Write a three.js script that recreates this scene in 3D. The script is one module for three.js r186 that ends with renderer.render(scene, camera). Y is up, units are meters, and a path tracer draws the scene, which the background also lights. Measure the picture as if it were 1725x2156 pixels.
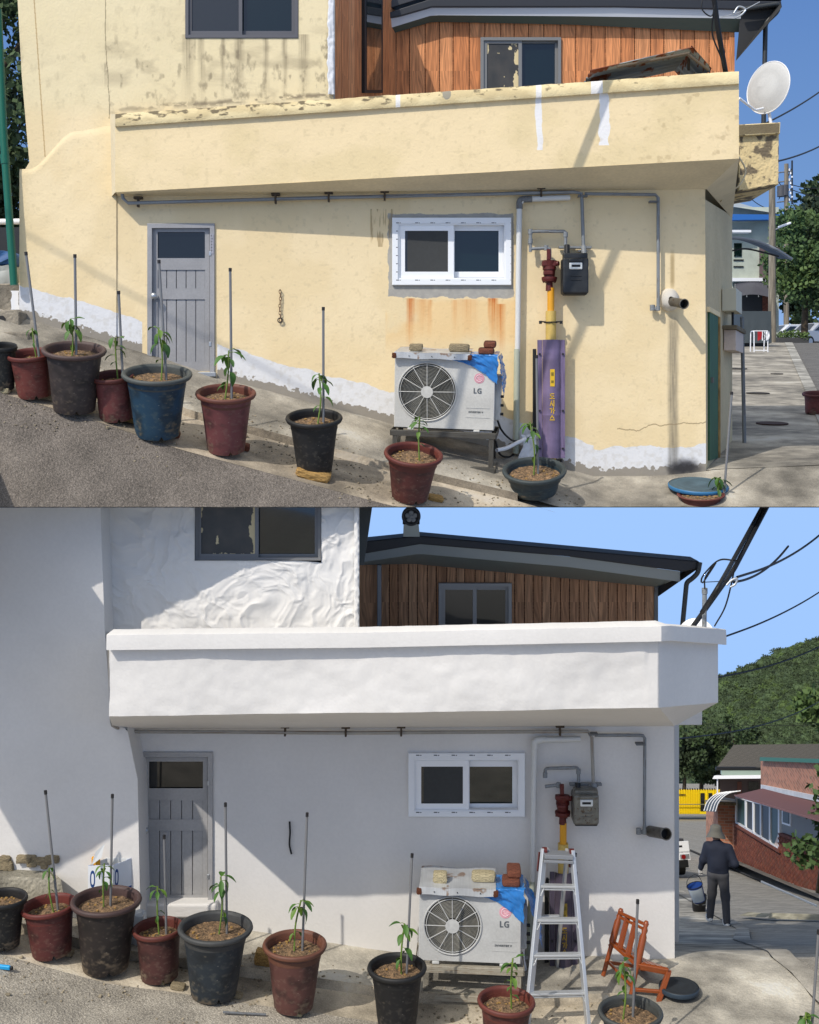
import * as THREE from 'three';
import { RoundedBoxGeometry } from 'three/addons/geometries/RoundedBoxGeometry.js';
import { TextGeometry } from 'three/addons/geometries/TextGeometry.js';
import { FontLoader } from 'three/addons/loaders/FontLoader.js';
import { MarchingCubes } from 'three/addons/objects/MarchingCubes.js';
import { mergeGeometries, toCreasedNormals } from 'three/addons/utils/BufferGeometryUtils.js';

// ---------------------------------------------------------------- camera, sky, sun, exposure
const FOC = 2556, DIST = 9.13, EYE = 4.1, MX = 862.5, MY = 850;
const scene = new THREE.Scene();
const camera = new THREE.PerspectiveCamera(2 * Math.atan(1306 / FOC) * 180 / Math.PI, 1725 / 2612, 0.05, 3000);
camera.position.set(0, EYE, DIST);
camera.setViewOffset(1725, 2612, 0, 456, 1725, 2156);
scene.add(camera);
const renderer = new THREE.WebGLRenderer({ antialias: true });
renderer.toneMapping = THREE.LinearToneMapping;
renderer.toneMappingExposure = 1.34;
renderer.shadowMap.enabled = true;
const sunDir = new THREE.Vector3(-0.5, 0.78, 0.62).normalize();
const sun = new THREE.DirectionalLight(new THREE.Color(1, 0.93, 0.83), 2.35);
sun.position.copy(sunDir).multiplyScalar(60); sun.castShadow = true;
sun.shadow.mapSize.set(4096, 4096); sun.shadow.camera.left = -30; sun.shadow.camera.right = 30; sun.shadow.camera.top = 30; sun.shadow.camera.bottom = -30; sun.shadow.camera.far = 200;
scene.add(sun, sun.target);
{
  const W = 256, H = 256, a = new Float32Array(W * H * 4);
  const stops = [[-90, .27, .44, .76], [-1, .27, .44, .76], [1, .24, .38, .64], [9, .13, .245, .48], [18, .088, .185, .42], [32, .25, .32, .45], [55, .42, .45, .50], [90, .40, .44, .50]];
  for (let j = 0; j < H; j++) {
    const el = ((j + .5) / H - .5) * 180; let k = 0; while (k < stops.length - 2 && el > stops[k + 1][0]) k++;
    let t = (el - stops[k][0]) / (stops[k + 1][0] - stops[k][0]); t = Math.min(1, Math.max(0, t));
    for (let i = 0; i < W; i++) { const az = ((i + .5) / W - .5) * 2 * Math.PI, e = el * Math.PI / 180, ca = Math.cos(e) * Math.cos(az) * sunDir.x + Math.sin(e) * sunDir.y + Math.cos(e) * Math.sin(az) * sunDir.z, halo = el > 0 ? Math.exp(-Math.acos(Math.min(1, Math.max(-1, ca))) / .26) : 0; for (let c = 0; c < 4; c++) a[(j * W + i) * 4 + c] = c === 3 ? 1 : stops[k][c + 1] * (1 - t) + stops[k + 1][c + 1] * t + halo * [2.6, 2.45, 2.2][c]; }  // halo: broad bright aureole added round the sun as fill for shaded walls
  }
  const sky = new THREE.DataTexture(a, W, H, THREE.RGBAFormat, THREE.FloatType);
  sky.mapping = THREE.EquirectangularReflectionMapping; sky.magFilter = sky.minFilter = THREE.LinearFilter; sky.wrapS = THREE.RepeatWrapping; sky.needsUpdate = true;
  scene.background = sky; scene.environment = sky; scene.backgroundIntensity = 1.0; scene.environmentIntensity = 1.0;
}

// ---------------------------------------------------------------- helpers
const V3 = THREE.Vector3, V2 = THREE.Vector2, PI = Math.PI;
let seed = 7;
function rnd() { seed = (seed + 0x6D2B79F5) | 0; let t = Math.imul(seed ^ seed >>> 15, 1 | seed); t = t + Math.imul(t ^ t >>> 7, 61 | t) ^ t; return ((t ^ t >>> 14) >>> 0) / 4294967296; }
const rr = (a, b) => a + (b - a) * rnd();
let dist = DIST, mk = 1, mark = 0; const UPBACK = 1.5;           // the upper house stands 1.5 m farther back than the lower one
function upper(on) { if (on) { dist = DIST + UPBACK; mk = dist / DIST; mark = scene.children.length; } else { dist = DIST; mk = 1; for (let i = mark; i < scene.children.length; i++) scene.children[i].position.z -= UPBACK; } }
const S = z => (dist - z) / FOC;                                    // metres per survey unit at depth z
const P = (u, v, z = 0) => new V3((u - MX) * S(z), EYE - (v - MY) * S(z), z);   // a surveyed bearing at its own distance
const proj = p => [MX + p.x / S(p.z), MY + (EYE - p.y) / S(p.z)];
const lerp = (a, b, t) => a + (b - a) * t, clamp = (x, a = 0, b = 1) => Math.min(b, Math.max(a, x)), sst = (a, b, x) => { const t = clamp((x - a) / (b - a)); return t * t * (3 - 2 * t); };
function pl(pts, x) { if (x <= pts[0][0]) return pts[0][1]; for (let i = 1; i < pts.length; i++) if (x <= pts[i][0]) return lerp(pts[i - 1][1], pts[i][1], (x - pts[i - 1][0]) / (pts[i][0] - pts[i - 1][0])); return pts[pts.length - 1][1]; }
function hsh(i, j, s) { let h = Math.imul(i, 374761393) + Math.imul(j, 668265263) + Math.imul(s, 1442695041) | 0; h = Math.imul(h ^ h >>> 13, 1274126177); return ((h ^ h >>> 16) >>> 0) / 4294967296; }
function vn(x, y, s = 1, per = 0) {
  let i = Math.floor(x), j = Math.floor(y); const f = x - i, g = y - j, u = f * f * (3 - 2 * f), v = g * g * (3 - 2 * g);
  let i1 = i + 1, j1 = j + 1; if (per) { i = ((i % per) + per) % per; j = ((j % per) + per) % per; i1 = ((i1 % per) + per) % per; j1 = ((j1 % per) + per) % per; }
  return lerp(lerp(hsh(i, j, s), hsh(i1, j, s), u), lerp(hsh(i, j1, s), hsh(i1, j1, s), u), v);
}
function fbm(x, y, o = 4, s = 1, per = 0) { let a = .5, r = 0, n = 0; for (let k = 0; k < o; k++) { r += a * vn(x, y, s + k, per); n += a; a *= .5; x *= 2; y *= 2; per *= 2; } return r / n; }
// names, labels
const taken = {};
function numbered(n) { const k = taken[n] = (taken[n] || 0) + 1; return k === 1 ? n : n + '_' + String(k - 1).padStart(3, '0'); }
function tag(o, label, category, group, kind) { o.userData.label = label; o.userData.category = category; if (group) o.userData.group = group; if (kind) o.userData.kind = kind; return o; }
function thing(name, label, category, pos = [0, 0, 0], group) { const o = new THREE.Group(); o.name = numbered(name); if (pos.isVector3) o.position.copy(pos); else o.position.set(...pos); scene.add(o); return tag(o, label, category, group); }
function mesh(name, geo, mat, parent, label) {
  if (Array.isArray(geo)) geo = merge(geo);
  const m = new THREE.Mesh(geo, mat); m.name = parent ? name : numbered(name); m.castShadow = m.receiveShadow = true; (parent || scene).add(m); if (label) m.userData.label = label; return m;
}
function solo(name, geo, mat, label, category, group) { return tag(mesh(name, geo, mat), label, category, group); }
function struct(name, geo, mat) { const m = mesh(name, geo, mat); m.userData.kind = 'structure'; return m; }
function stuff(o) { o.userData.kind = 'stuff'; return o; }
function merge(list) {
  return mergeGeometries(list.map(g => { g = g.index ? g.toNonIndexed() : g; for (const k of Object.keys(g.attributes)) if (!['position', 'normal', 'uv'].includes(k)) g.deleteAttribute(k); if (!g.attributes.normal) g.computeVertexNormals(); if (!g.attributes.uv) g.setAttribute('uv', new THREE.Float32BufferAttribute(new Float32Array(g.attributes.position.count * 2), 2)); return g; }));
}
// geometry
function geoFrom(tris, uvs) { const g = new THREE.BufferGeometry(); g.setAttribute('position', new THREE.Float32BufferAttribute(tris, 3)); g.setAttribute('uv', new THREE.Float32BufferAttribute(uvs, 2)); g.computeVertexNormals(); return g; }
function quads(list) { // list of [a,b,c,d] V3; uv in metres along edges
  const p = [], u = [];
  for (const [a, b, c, d] of list) {
    const n = b.clone().sub(a).cross(d.clone().sub(a)).normalize(), ax = Math.abs(n.y) > .8 ? [0, 2] : Math.abs(n.x) > .7 ? [2, 1] : [0, 1];
    for (const q of [a, b, c, a, c, d]) { p.push(q.x, q.y, q.z); const e = q.toArray(); u.push(e[ax[0]], e[ax[1]]); }
  }
  return geoFrom(p, u);
}
function hexa(f, b) { // f: 4 front corners (tl,tr,br,bl), b: 4 behind them
  return quads([[f[3], f[2], f[1], f[0]], [b[2], b[3], b[0], b[1]], [f[0], f[1], b[1], b[0]], [b[3], b[2], f[2], f[3]], [b[3], f[3], f[0], b[0]], [f[2], b[2], b[1], f[1]]]);
}
function grid(fn, nu, nv, skip) { // fn(i/nu, j/nv) -> V3, uv xy or given
  const pos = [], uv = [], idx = [];
  for (let j = 0; j <= nv; j++) for (let i = 0; i <= nu; i++) { const r = fn(i / nu, j / nv), q = r.p || r; pos.push(q.x, q.y, q.z); if (r.uv) uv.push(...r.uv); else uv.push(q.x, q.y); }
  for (let j = 0; j < nv; j++) for (let i = 0; i < nu; i++) { if (skip && skip((i + .5) / nu, (j + .5) / nv)) continue; const a = j * (nu + 1) + i, b = a + 1, c = a + nu + 1, d = c + 1; idx.push(a, b, d, a, d, c); }
  const g = new THREE.BufferGeometry(); g.setAttribute('position', new THREE.Float32BufferAttribute(pos, 3)); g.setAttribute('uv', new THREE.Float32BufferAttribute(uv, 2)); g.setIndex(idx); g.computeVertexNormals(); return g;
}
function slab(pts, zf, thick, o = {}) { // outline in survey units at the front face
  const toS = (list, C) => { const s = new C(); list.forEach(([u, v], i) => { const q = P(u, v, zf); i ? s.lineTo(q.x, q.y) : s.moveTo(q.x, q.y); }); s.closePath(); return s; };
  const sh = toS(pts, THREE.Shape); for (const h of o.holes || []) sh.holes.push(toS(h, THREE.Path));
  const b = o.bevel || 0;
  const g = new THREE.ExtrudeGeometry(sh, { depth: thick - 2 * b, bevelEnabled: b > 0, bevelThickness: b, bevelSize: b, bevelOffset: -b, bevelSegments: 2, curveSegments: 8 });
  g.translate(0, 0, zf - thick + b); return g;
}
const rect = (u0, v0, u1, v1) => [[u0, v0], [u1, v0], [u1, v1], [u0, v1]];
function bx(u0, v0, u1, v1, zf, thick, r = .004) { // rounded box whose front face covers the rectangle
  const a = P(u0, v1, zf), b = P(u1, v0, zf), w = b.x - a.x, h = b.y - a.y; r = Math.min(r, w * .45, h * .45, thick * .45);
  const g = new RoundedBoxGeometry(w, h, thick, 2, r); g.translate((a.x + b.x) / 2, (a.y + b.y) / 2, zf - thick / 2); return g;
}
function box(w, h, d, x = 0, y = 0, z = 0, r = .004) { r = Math.min(r, w * .45, h * .45, d * .45); const g = new RoundedBoxGeometry(w, h, d, 2, r); g.translate(x, y, z); return g; }
function cyl(r0, r1, a, b, n = 16, open = false) { const d = b.clone().sub(a), g = new THREE.CylinderGeometry(r1, r0, d.length(), n, 1, open); g.applyQuaternion(new THREE.Quaternion().setFromUnitVectors(new V3(0, 1, 0), d.normalize())); g.translate((a.x + b.x) / 2, (a.y + b.y) / 2, (a.z + b.z) / 2); return g; }
function pipe(pts, r, o = {}) { // straight runs with rounded corners
  const cp = new THREE.CurvePath(), bend = o.bend ?? r * 2.2; let prev = pts[0].clone();
  for (let i = 1; i < pts.length; i++) {
    if (i < pts.length - 1) {
      const a = pts[i].clone().sub(pts[i - 1]), b = pts[i + 1].clone().sub(pts[i]), k = Math.min(bend, a.length() * .45, b.length() * .45); a.normalize(); b.normalize();
      const s = pts[i].clone().addScaledVector(a, -k), e = pts[i].clone().addScaledVector(b, k);
      cp.add(new THREE.LineCurve3(prev, s)); cp.add(new THREE.QuadraticBezierCurve3(s, pts[i].clone(), e)); prev = e;
    } else cp.add(new THREE.LineCurve3(prev, pts[i].clone()));
  }
  const g = new THREE.TubeGeometry(cp, o.seg || pts.length * 14, r, o.n || 10, false);
  return o.capped === false ? g : merge([g, ...[[pts[0], pts[1]], [pts[pts.length - 1], pts[pts.length - 2]]].map(([a, b]) => cyl(r * .99, r * .99, a.clone().addScaledVector(a.clone().sub(b).normalize(), .001), a.clone().addScaledVector(b.clone().sub(a).normalize(), Math.min(.01, a.distanceTo(b) / 2)), o.n || 10))]);
}
function wire(pts, r, n = 40, k = 6) { return new THREE.TubeGeometry(new THREE.CatmullRomCurve3(pts), n, r, k, false); }
function sag(a, b, s, r, n = 24) { const m = a.clone().add(b).multiplyScalar(.5); m.y -= s; const pts = []; for (let i = 0; i <= 6; i++) { const t = i / 6; pts.push(a.clone().lerp(b, t).add(new V3(0, -4 * s * t * (1 - t), 0))); } return wire(pts, r, n, 5); }
function lathe(prof, n = 40) { return new THREE.LatheGeometry(prof.map(([r, y]) => new V2(r, y)), n); }
function stone(w, h, d, sd, rough = .16) { // broken stone or brick lump
  const g = new THREE.BoxGeometry(1, 1, 1, 6, 5, 6), p = g.attributes.position, v = new V3();
  for (let i = 0; i < p.count; i++) { v.fromBufferAttribute(p, i); const l = Math.pow(Math.abs(v.x) ** 5 + Math.abs(v.y) ** 5 + Math.abs(v.z) ** 5, .2) * 2; v.multiplyScalar(lerp(1, 1 / l, .75) * (1 + rough * (fbm(v.x * 3 + sd * 7 + v.z * 2, v.y * 3 + v.z * 2.3 + sd, 3, 3) - .5) * 2)); p.setXYZ(i, v.x * w, v.y * h, v.z * d); }
  return toCreasedNormals(g, .7);
}
// textures
function tex(w, h, fn, o = {}) {
  const a = new Uint8Array(w * h * 4);
  for (let j = 0; j < h; j++) for (let i = 0; i < w; i++) { const c = fn((i + .5) / w, (j + .5) / h), k = (j * w + i) * 4; if (typeof c === 'number') a[k] = a[k + 1] = a[k + 2] = clamp(c * 255, 0, 255); else { a[k] = clamp(c[0], 0, 255); a[k + 1] = clamp(c[1], 0, 255); a[k + 2] = clamp(c[2], 0, 255); } a[k + 3] = 255; }
  const t = new THREE.DataTexture(a, w, h); if (o.color !== false) t.colorSpace = THREE.SRGBColorSpace; t.magFilter = THREE.LinearFilter; t.minFilter = THREE.LinearMipmapLinearFilter; t.generateMipmaps = true; t.wrapS = t.wrapT = THREE.RepeatWrapping; if (o.size) t.repeat.set(1 / o.size, 1 / o.size); t.needsUpdate = true; return t;
}
function rep(t, sx, sy = sx) { const c = t.clone(); c.repeat.set(1 / sx, 1 / sy); c.needsUpdate = true; return c; }
// one map for one wall: fn gets survey units on that wall's own plane; laid out by the wall's x and y in metres
function wallTex(u0, v0, u1, v1, z, w, h, fn, o = {}) {
  const a = P(u0, v1, z), b = P(u1, v0, z), t = tex(w, h, (s, q) => fn(lerp(u0, u1, s), lerp(v1, v0, q)), o);
  t.repeat.set(1 / (b.x - a.x), 1 / (b.y - a.y)); t.offset.set(-a.x / (b.x - a.x), -a.y / (b.y - a.y)); return t;
}
function mat(c, rough = .8, o = {}) { const m = o.phys ? new THREE.MeshPhysicalMaterial() : new THREE.MeshStandardMaterial(); delete o.phys; if (Array.isArray(c)) m.color.setRGB(...c); else m.color.set(c); m.roughness = rough; m.side = THREE.DoubleSide; for (const k in o) m[k] = o[k]; return m; }
const mixc = (a, b, t) => [lerp(a[0], b[0], t), lerp(a[1], b[1], t), lerp(a[2], b[2], t)];
const MP = {
  plaster: tex(512, 512, (x, y) => { const c = 236 + (fbm(x * 6, y * 6, 5, 11, 6) - .5) * 34 + (vn(x * 128, y * 128, 5, 128) - .5) * 12; return [c, c, c]; }, { size: 2.2 }),
  plasterB: tex(512, 512, (x, y) => fbm(x * 10, y * 10, 5, 21, 10) * .75 + vn(x * 96, y * 96, 9, 96) * .25, { size: 1.6, color: false }),
  fine: tex(256, 256, (x, y) => fbm(x * 32, y * 32, 3, 31, 32), { size: .3, color: false }),
  asph: tex(1024, 1024, (x, y) => { const g = hsh(Math.floor(x * 420), Math.floor(y * 420), 3), g2 = vn(x * 300, y * 300, 4, 300); let c = 178 + (fbm(x * 7, y * 7, 4, 41, 7) - .5) * 60 + (g2 - .5) * 80; if (g > .965) c += 85 * (g - .93) * 12; if (g < .06) c -= 40; return [c * 1.0, c * .975, c * .93]; }, { size: 1.5 }),
  asphB: tex(512, 512, (x, y) => vn(x * 150, y * 150, 6, 150) * .6 + vn(x * 300, y * 300, 8, 300) * .4, { size: 1.5, color: false }),
  conc: tex(1024, 1024, (x, y) => { const n = fbm(x * 6, y * 6, 5, 51, 6), m = fbm(x * 22, y * 22, 4, 57, 22); let c = 206 + (n - .5) * 150 + (m - .5) * 100 + (hsh(Math.floor(x * 600), Math.floor(y * 600), 9) - .5) * 34; return [c, c * .98, c * .94]; }, { size: 3.1 }),
  scuff: tex(512, 512, (x, y) => { const n = fbm(x * 5, y * 9, 5, 61, 5) + (vn(x * 90, y * 14, 63, 90) - .5) * .14; let c = 205 + (n - .5) * 90; if (hsh(Math.floor(x * 400), Math.floor(y * 400), 12) > .994) c += 50; return [c, c * .985, c * .965]; }),
  metal: tex(512, 512, (x, y) => { const n = fbm(x * 6, y * 6, 5, 71, 6); let c = 212 + (n - .5) * 60 + (vn(x * 200, y * 4, 73, 200) - .5) * 14; const r = sst(.66, .74, fbm(x * 9, y * 9, 4, 77, 9)); return mixc([c, c, c], [130, 84, 52], r * .55); }, { size: .7 }),
  wood: tex(512, 512, (x, y) => { const w = fbm(x * 4, y * .8, 3, 81) * .22, g = vn((x + w) * 46, y * 2.2, 83), h = vn((x + w) * 150, y * 5, 85); let c = 214 + (g - .5) * 70 + (h - .5) * 42 + (fbm(x * 3, y * 3, 3, 87) - .5) * 40; return [c, c * .94, c * .88]; }, { size: .55 }),
  soil: tex(256, 256, (x, y) => { const n = fbm(x * 20, y * 20, 4, 91, 20), h = hsh(Math.floor(x * 120), Math.floor(y * 120), 14); const c = 90 + (n - .5) * 120; return h > .93 ? [190, 158, 118] : [c * 1.15, c * .92, c * .68]; }),
};
MP.smooth = tex(512, 512, (x, y) => { const c = 240 + (fbm(x * 5, y * 5, 5, 17, 5) - .5) * 16 + (vn(x * 160, y * 160, 5, 160) - .5) * 4; return [c, c, c]; }, { size: 2.6 });
MP.stoneT = tex(256, 256, (x, y) => { const c = 200 + (fbm(x * 8, y * 8, 5, 95, 8) - .5) * 140; return [c, c * .97, c * .9]; }, { size: .6 });
const glass = (c = 0x0b1113, r = .06) => mat(c, r, { phys: true, clearcoat: 1, clearcoatRoughness: .03, specularIntensity: .9 });
const M = {
  pipeGrey: mat(0x9aa0a4, .55, { map: MP.metal }), pipeDull: mat(0x83878a, .6, { map: MP.metal }), white: mat(0xe9eaec, .45), vinyl: mat(0xeef0f2, .38), alu: mat(0xb9bdc0, .32, { metalness: .75, roughness: .38 }), aluDull: mat(0x8d9197, .5, { metalness: .35 }),
  dark: mat(0x17181a, .6), black: mat(0x0d0e10, .55), rust: mat(0x6a3a22, .9, { map: MP.stoneT }), steel: mat(0x7c7a74, .6, { map: MP.metal, metalness: .3 }), red: mat(0x6d1f1a, .55, { map: MP.stoneT }), yellow: mat(0xd9991c, .5), yellowPale: mat(0xd9b964, .6, { map: MP.plaster }), pvc: mat(0xdedfdc, .4, { map: MP.plaster }),
  soil: mat(0xffffff, .95, { map: MP.soil }), stake: mat(0x77787a, .5, { metalness: .2 }), cap: mat(0x1d1b1c, .6), stem: mat(0x6a8236, .7), leafA: mat(0x426c20, .6, { phys: true, transmission: .18, thickness: 0 }), leafB: mat(0x33591d, .6, { phys: true, transmission: .15, thickness: 0 }), leafC: mat(0x5d7f28, .6, { phys: true, transmission: .2, thickness: 0 }),
  stone: mat(0xa79c86, .9, { map: MP.stoneT }), brickRed: mat(0x86503f, .9, { map: MP.stoneT }), tan: mat(0xc9a569, .9, { map: MP.stoneT }), paleStone: mat(0xcfc8ae, .9, { map: MP.stoneT }), wireB: mat(0x111316, .6), glassDark: glass(0x0a0e0f), glassTeal: glass(0x0c1a1a), glassGrey: glass(0x2a2c2c, .16), screen: mat(0x3c3e3e, .75, { map: MP.plaster }),
};
const font = await new FontLoader().loadAsync('fonts/droid/droid_sans_bold.typeface.json');
// ================================================================ GROUND OF THE UPPER STREET (a steep lane that falls towards the viewer)
upper(true);
const baseU = [[-300, 556], [40, 664], [310, 744], [452, 792], [820, 890], [1060, 946], [1250, 1002], [1400, 1000], [1510, 988], [1800, 976]];
const hbU = x => P(0, pl(baseU, x / S(0) + MX), 0).y;
const KU1 = .93, KU2 = 1.57;
function GU(x, z) {
  if (z <= 0) return hbU(x) + .08 * Math.min(-z, 36) + .04 * Math.max(0, -z - 36);
  let y = hbU(x) - .34 * Math.min(z, KU2) - .95 * Math.max(0, z - KU2);
  if (z > KU1) y -= .05; return y;
}
function zAt(G, u, v, z0 = -120, z1 = 8) { // where a bearing meets the ground
  let prev = z1, n = 4000; for (let i = 0; i <= n; i++) { const z = z1 + (z0 - z1) * i / n, y = EYE - (v - MY) * S(z); if (y <= G((u - MX) * S(z), z)) return prev; prev = z; } return z0;
}
function hitU(u, v) { return P(u, v, zAt(GU, u, v)); }
const endU = u => { for (let z = 0; z < 4; z += .004) { const x = (u - MX) * S(z); if (MY + (EYE - GU(x, z)) / S(z) >= 1066.5) return z + .65 * sst(-24, -50, u); } return 4; };   // unseen widening at the left, added to shade the white house's left wall
const asphaltU = mat([.30, .275, .26], .95, { map: MP.asph, bumpMap: MP.asphB, bumpScale: .006 }), concreteU = mat([.46, .44, .40], .95, { map: MP.conc, bumpMap: MP.plasterB, bumpScale: .012 }), kerbU = mat([.54, .48, .40], .95, { map: MP.conc, bumpMap: MP.plasterB, bumpScale: .01 });
function laneBand(z0, z1, nz, amp, dy = 0, skew = 0) {
  const cols = []; for (let u = -560; u <= 1760; u += 10) cols.push(u);
  const nu = cols.length - 1, ends = cols.map(endU);
  return grid((s, t) => { const i = Math.round(s * nu), u = cols[i], ze = Math.max(z0, Math.min(z1, ends[i])), z = lerp(z0, ze, t), x = (u - MX) * S(z); const zz = clamp(z, z0 + 1e-4, z1 - 1e-4); return { p: new V3(x, GU(x, zz) + dy + amp * (fbm(x * 4, z * 4, 3, 5) - .5) * (t < .99 ? 1 : 0), z), uv: [x, z * 1.08] }; }, nu, nz, (s, t) => { const i = Math.floor(s * nu); return ends[i] <= z0 || ends[i + 1] <= z0; });
}
struct('upper_footpath', laneBand(-.3, KU1, 14, .01), concreteU);
struct('upper_gutter', laneBand(KU1, KU2, 10, .01, 0), kerbU);
struct('upper_road', laneBand(KU2, 4, 30, .01, -.001), asphaltU);
{ // the face of the low step between footpath and gutter
  const q = []; for (let u = -560; u < 1760; u += 10) { if (endU(u) < KU1 + .09 || endU(u + 10) < KU1 + .09) continue; const f = (uu, z, e) => { const x = (uu - MX) * S(KU1); return new V3(x, GU(x, KU1 + e) + z - (e > 0 ? .02 : 0), KU1 + .001); }; q.push([f(u, 0, 1e-3), f(u + 10, 0, 1e-3), f(u + 10, .012, -1e-3), f(u, .012, -1e-3)]); }
  struct('upper_kerb', quads(q), kerbU);
}
{ // steel strip along the cut edge of the lane, and the slab's underside
  const pts = [], q = []; for (let u = -560; u <= 1760; u += 10) { const z = endU(u), x = (u - MX) * S(z); pts.push(new V3(x, Math.max(GU(x, z) - .004, EYE - (1067 - MY) * S(z)), z + .002)); }
  for (let i = 0; i + 1 < pts.length; i++) { const a = pts[i], b = pts[i + 1], d = new V3(0, -.005, 0); q.push([a.clone().add(d), b.clone().add(d), b, a]); }
  struct('lane_edge', quads(q), M.black);
  const lo = []; for (let i = 0; i + 1 < pts.length; i++) { const f = p => new V3(p.x, p.y - .006, p.z - .004), g = p => { const z = -.3, x = p.x / S(p.z) * S(z); return new V3(x, GU(x, 1e-3) - .1, z); }; lo.push([f(pts[i]), f(pts[i + 1]), g(pts[i + 1]), g(pts[i])]); }
  struct('lane_underside', quads(lo), concreteU);
}
// the side street that runs back on the right of the cream house
const sideKerbU = [[-140, 31], [-60, 21], [-36, 14.4], [-3.6, 4.8], [0, 3.85], [1, 3.5]];
const strip = (G, xl, xr, z0, z1, nx, nz, dy = 0, pw = 2.2) => grid((s, t) => { const z = lerp(z0, z1, Math.pow(t, pw)), a = xl(z), b = xr(z), x = lerp(a, b, s); return { p: new V3(x, G(x, z) + dy + .01 * (fbm(x * 2, z * 2, 3, 8) - .5), z), uv: [x, z] }; }, nx, nz);
const houseSideU = z => (lerp(1480, 1526, sst(0, -1.6, z)) - MX) * S(z);
struct('upper_side_pavement', strip(GU, z => houseSideU(z) - .05, z => pl(sideKerbU, z), 0, -140, 24, 90), concreteU);
struct('upper_side_kerb', strip(GU, z => pl(sideKerbU, z), z => pl(sideKerbU, z) + .16 - z * .004, -.4, -60, 2, 60, .012), mat([.50, .50, .48], .9, { map: MP.conc }));
struct('upper_side_road', strip(GU, z => pl(sideKerbU, z) - .05, z => pl(sideKerbU, z) + 6 - z * .5, -.4, -140, 24, 80, -.02), mat([.26, .26, .265], .95, { map: MP.asph }));
struct('upper_left_bank', grid((s, t) => { const x = lerp(-16, -3.5, s), z = lerp(0, -12, t); return { p: new V3(x, GU(x, 0) + .2 * t - .05, z), uv: [x, z] }; }, 12, 12), concreteU);

upper(false);
// ================================================================ GROUND OF THE LOWER STREET
const baseL = [[-700, 1700], [-200, 1795], [0, 1848], [290, 1926], [450, 1948], [880, 2012], [1100, 2020], [1425, 2004], [1800, 2006], [2500, 2010]];
const hbL = x => P(0, pl(baseL, x / S(0) + MX), 0).y;
const profL = [[-700, -150], [-160, -50], [-100, -33.2], [-32, -11.9], [-12.6, -5.25], [0, 0]];
const KL1 = .6, KL2 = .95;
const fall = z => z > .4 ? 0 : z > -.4 ? -.4167 * (.4 - z) * (.4 - z) / 1.6 : pl(profL, z);
const GL = (x, z) => hbL(x) + (x > 1.5 || z < -.4 ? fall(z) : 0) + (z > KL1 ? -.06 : 0);
const hitL = (u, v) => P(u, v, zAt(GL, u, v));
const asphaltL = mat([.74, .71, .65], .95, { map: MP.asph, bumpMap: MP.asphB, bumpScale: .006 }), concreteL = mat([.58, .56, .51], .95, { map: MP.conc, bumpMap: MP.plasterB, bumpScale: .012 }), kerbL = mat([.66, .60, .50], .95, { map: MP.conc, bumpMap: MP.plasterB, bumpScale: .01 });
const flat = (xa, xb, z0, z1, nx, nz, amp) => grid((s, t) => { const z = lerp(z0, z1, t), a = typeof xa === 'number' ? xa : xa(z), b = typeof xb === 'number' ? xb : xb(z), x = lerp(a, b, s), zz = clamp(z, Math.min(z0, z1) + 1e-3, Math.max(z0, z1) - 1e-3); return { p: new V3(x, GL(x, zz) + amp * (fbm(x * 3, z * 3, 3, 6) - .5), z), uv: [x, z] }; }, nx, nz);
const sideKerbL = [[-160, 20], [-60, 11], [-24, 7.2], [-12.6, 5.85], [-4, 3.5], [0, 2.72], [.7, 2.82], [1.4, 3.0], [9, 5]];
const skl = z => pl(sideKerbL, z);
struct('lower_footpath', flat(-8, 1.4, -.2, KL1, 120, 12, .01), concreteL);
struct('lower_kerb_face', (() => { const q = []; for (let x = -8; x < 1.4; x += .1) { const f = (xx, e) => new V3(xx, GL(xx, KL1 + e) + (e < 0 ? .012 : -.02), KL1 + .001); q.push([f(x, 1e-3), f(x + .1, 1e-3), f(x + .1, -1e-3), f(x, -1e-3)]); } return quads(q); })(), kerbL);
struct('lower_gutter', flat(-8, 1.4, KL1, KL2, 120, 8, .01), kerbL);
struct('lower_road', flat(-8, 1.4, KL2, 30, 120, 120, .01), asphaltL);
struct('lower_corner_pavement', grid((s, t) => { const z = -4 + 34 * Math.pow(t, 2.2), x = lerp(1.4, skl(Math.min(z, 9)), s); return { p: new V3(x, hbL(x) + (x > 1.5 ? fall(z) : 0) - .004 - .03 * sst(.5, .7, z) + .012 * (fbm(x * 3, z * 3, 3, 6) - .5), z), uv: [x, z] }; }, 30, 170), concreteL);
struct('lower_corner_road', grid((s, t) => { const z = -4 + 34 * Math.pow(t, 2.2), x = lerp(skl(Math.min(z, 9)) - .1, 20, s); return { p: new V3(x, hbL(x) + fall(z) - .06, z), uv: [x, z] }; }, 24, 120), asphaltL);
const stripL = (xl, xr, z0, z1, nx, nz, dy) => strip((x, z) => GL(x, Math.min(z, -1e-4)), xl, xr, z0, z1, nx, nz, dy);
struct('lower_side_pavement', stripL(z => 1.6 - z * .05, skl, -3.6, -60, 24, 80, -.012), concreteL);
struct('lower_side_kerb', grid((s, t) => { const z = lerp(5, -40, Math.pow(t, 1.3)), x = skl(z) + s * (.17 - Math.min(0, z) * .004); return { p: new V3(x, hbL(x) + fall(z) - .03 * sst(.5, .7, z) + .008, z), uv: [x, z] }; }, 2, 120), mat([.52, .50, .46], .9, { map: MP.conc }));
struct('lower_side_road', stripL(z => skl(z) - .1, z => 12 - z * .9, -3.6, -170, 30, 90, -.07), mat([.60, .59, .56], .95, { map: MP.asph }));

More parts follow.
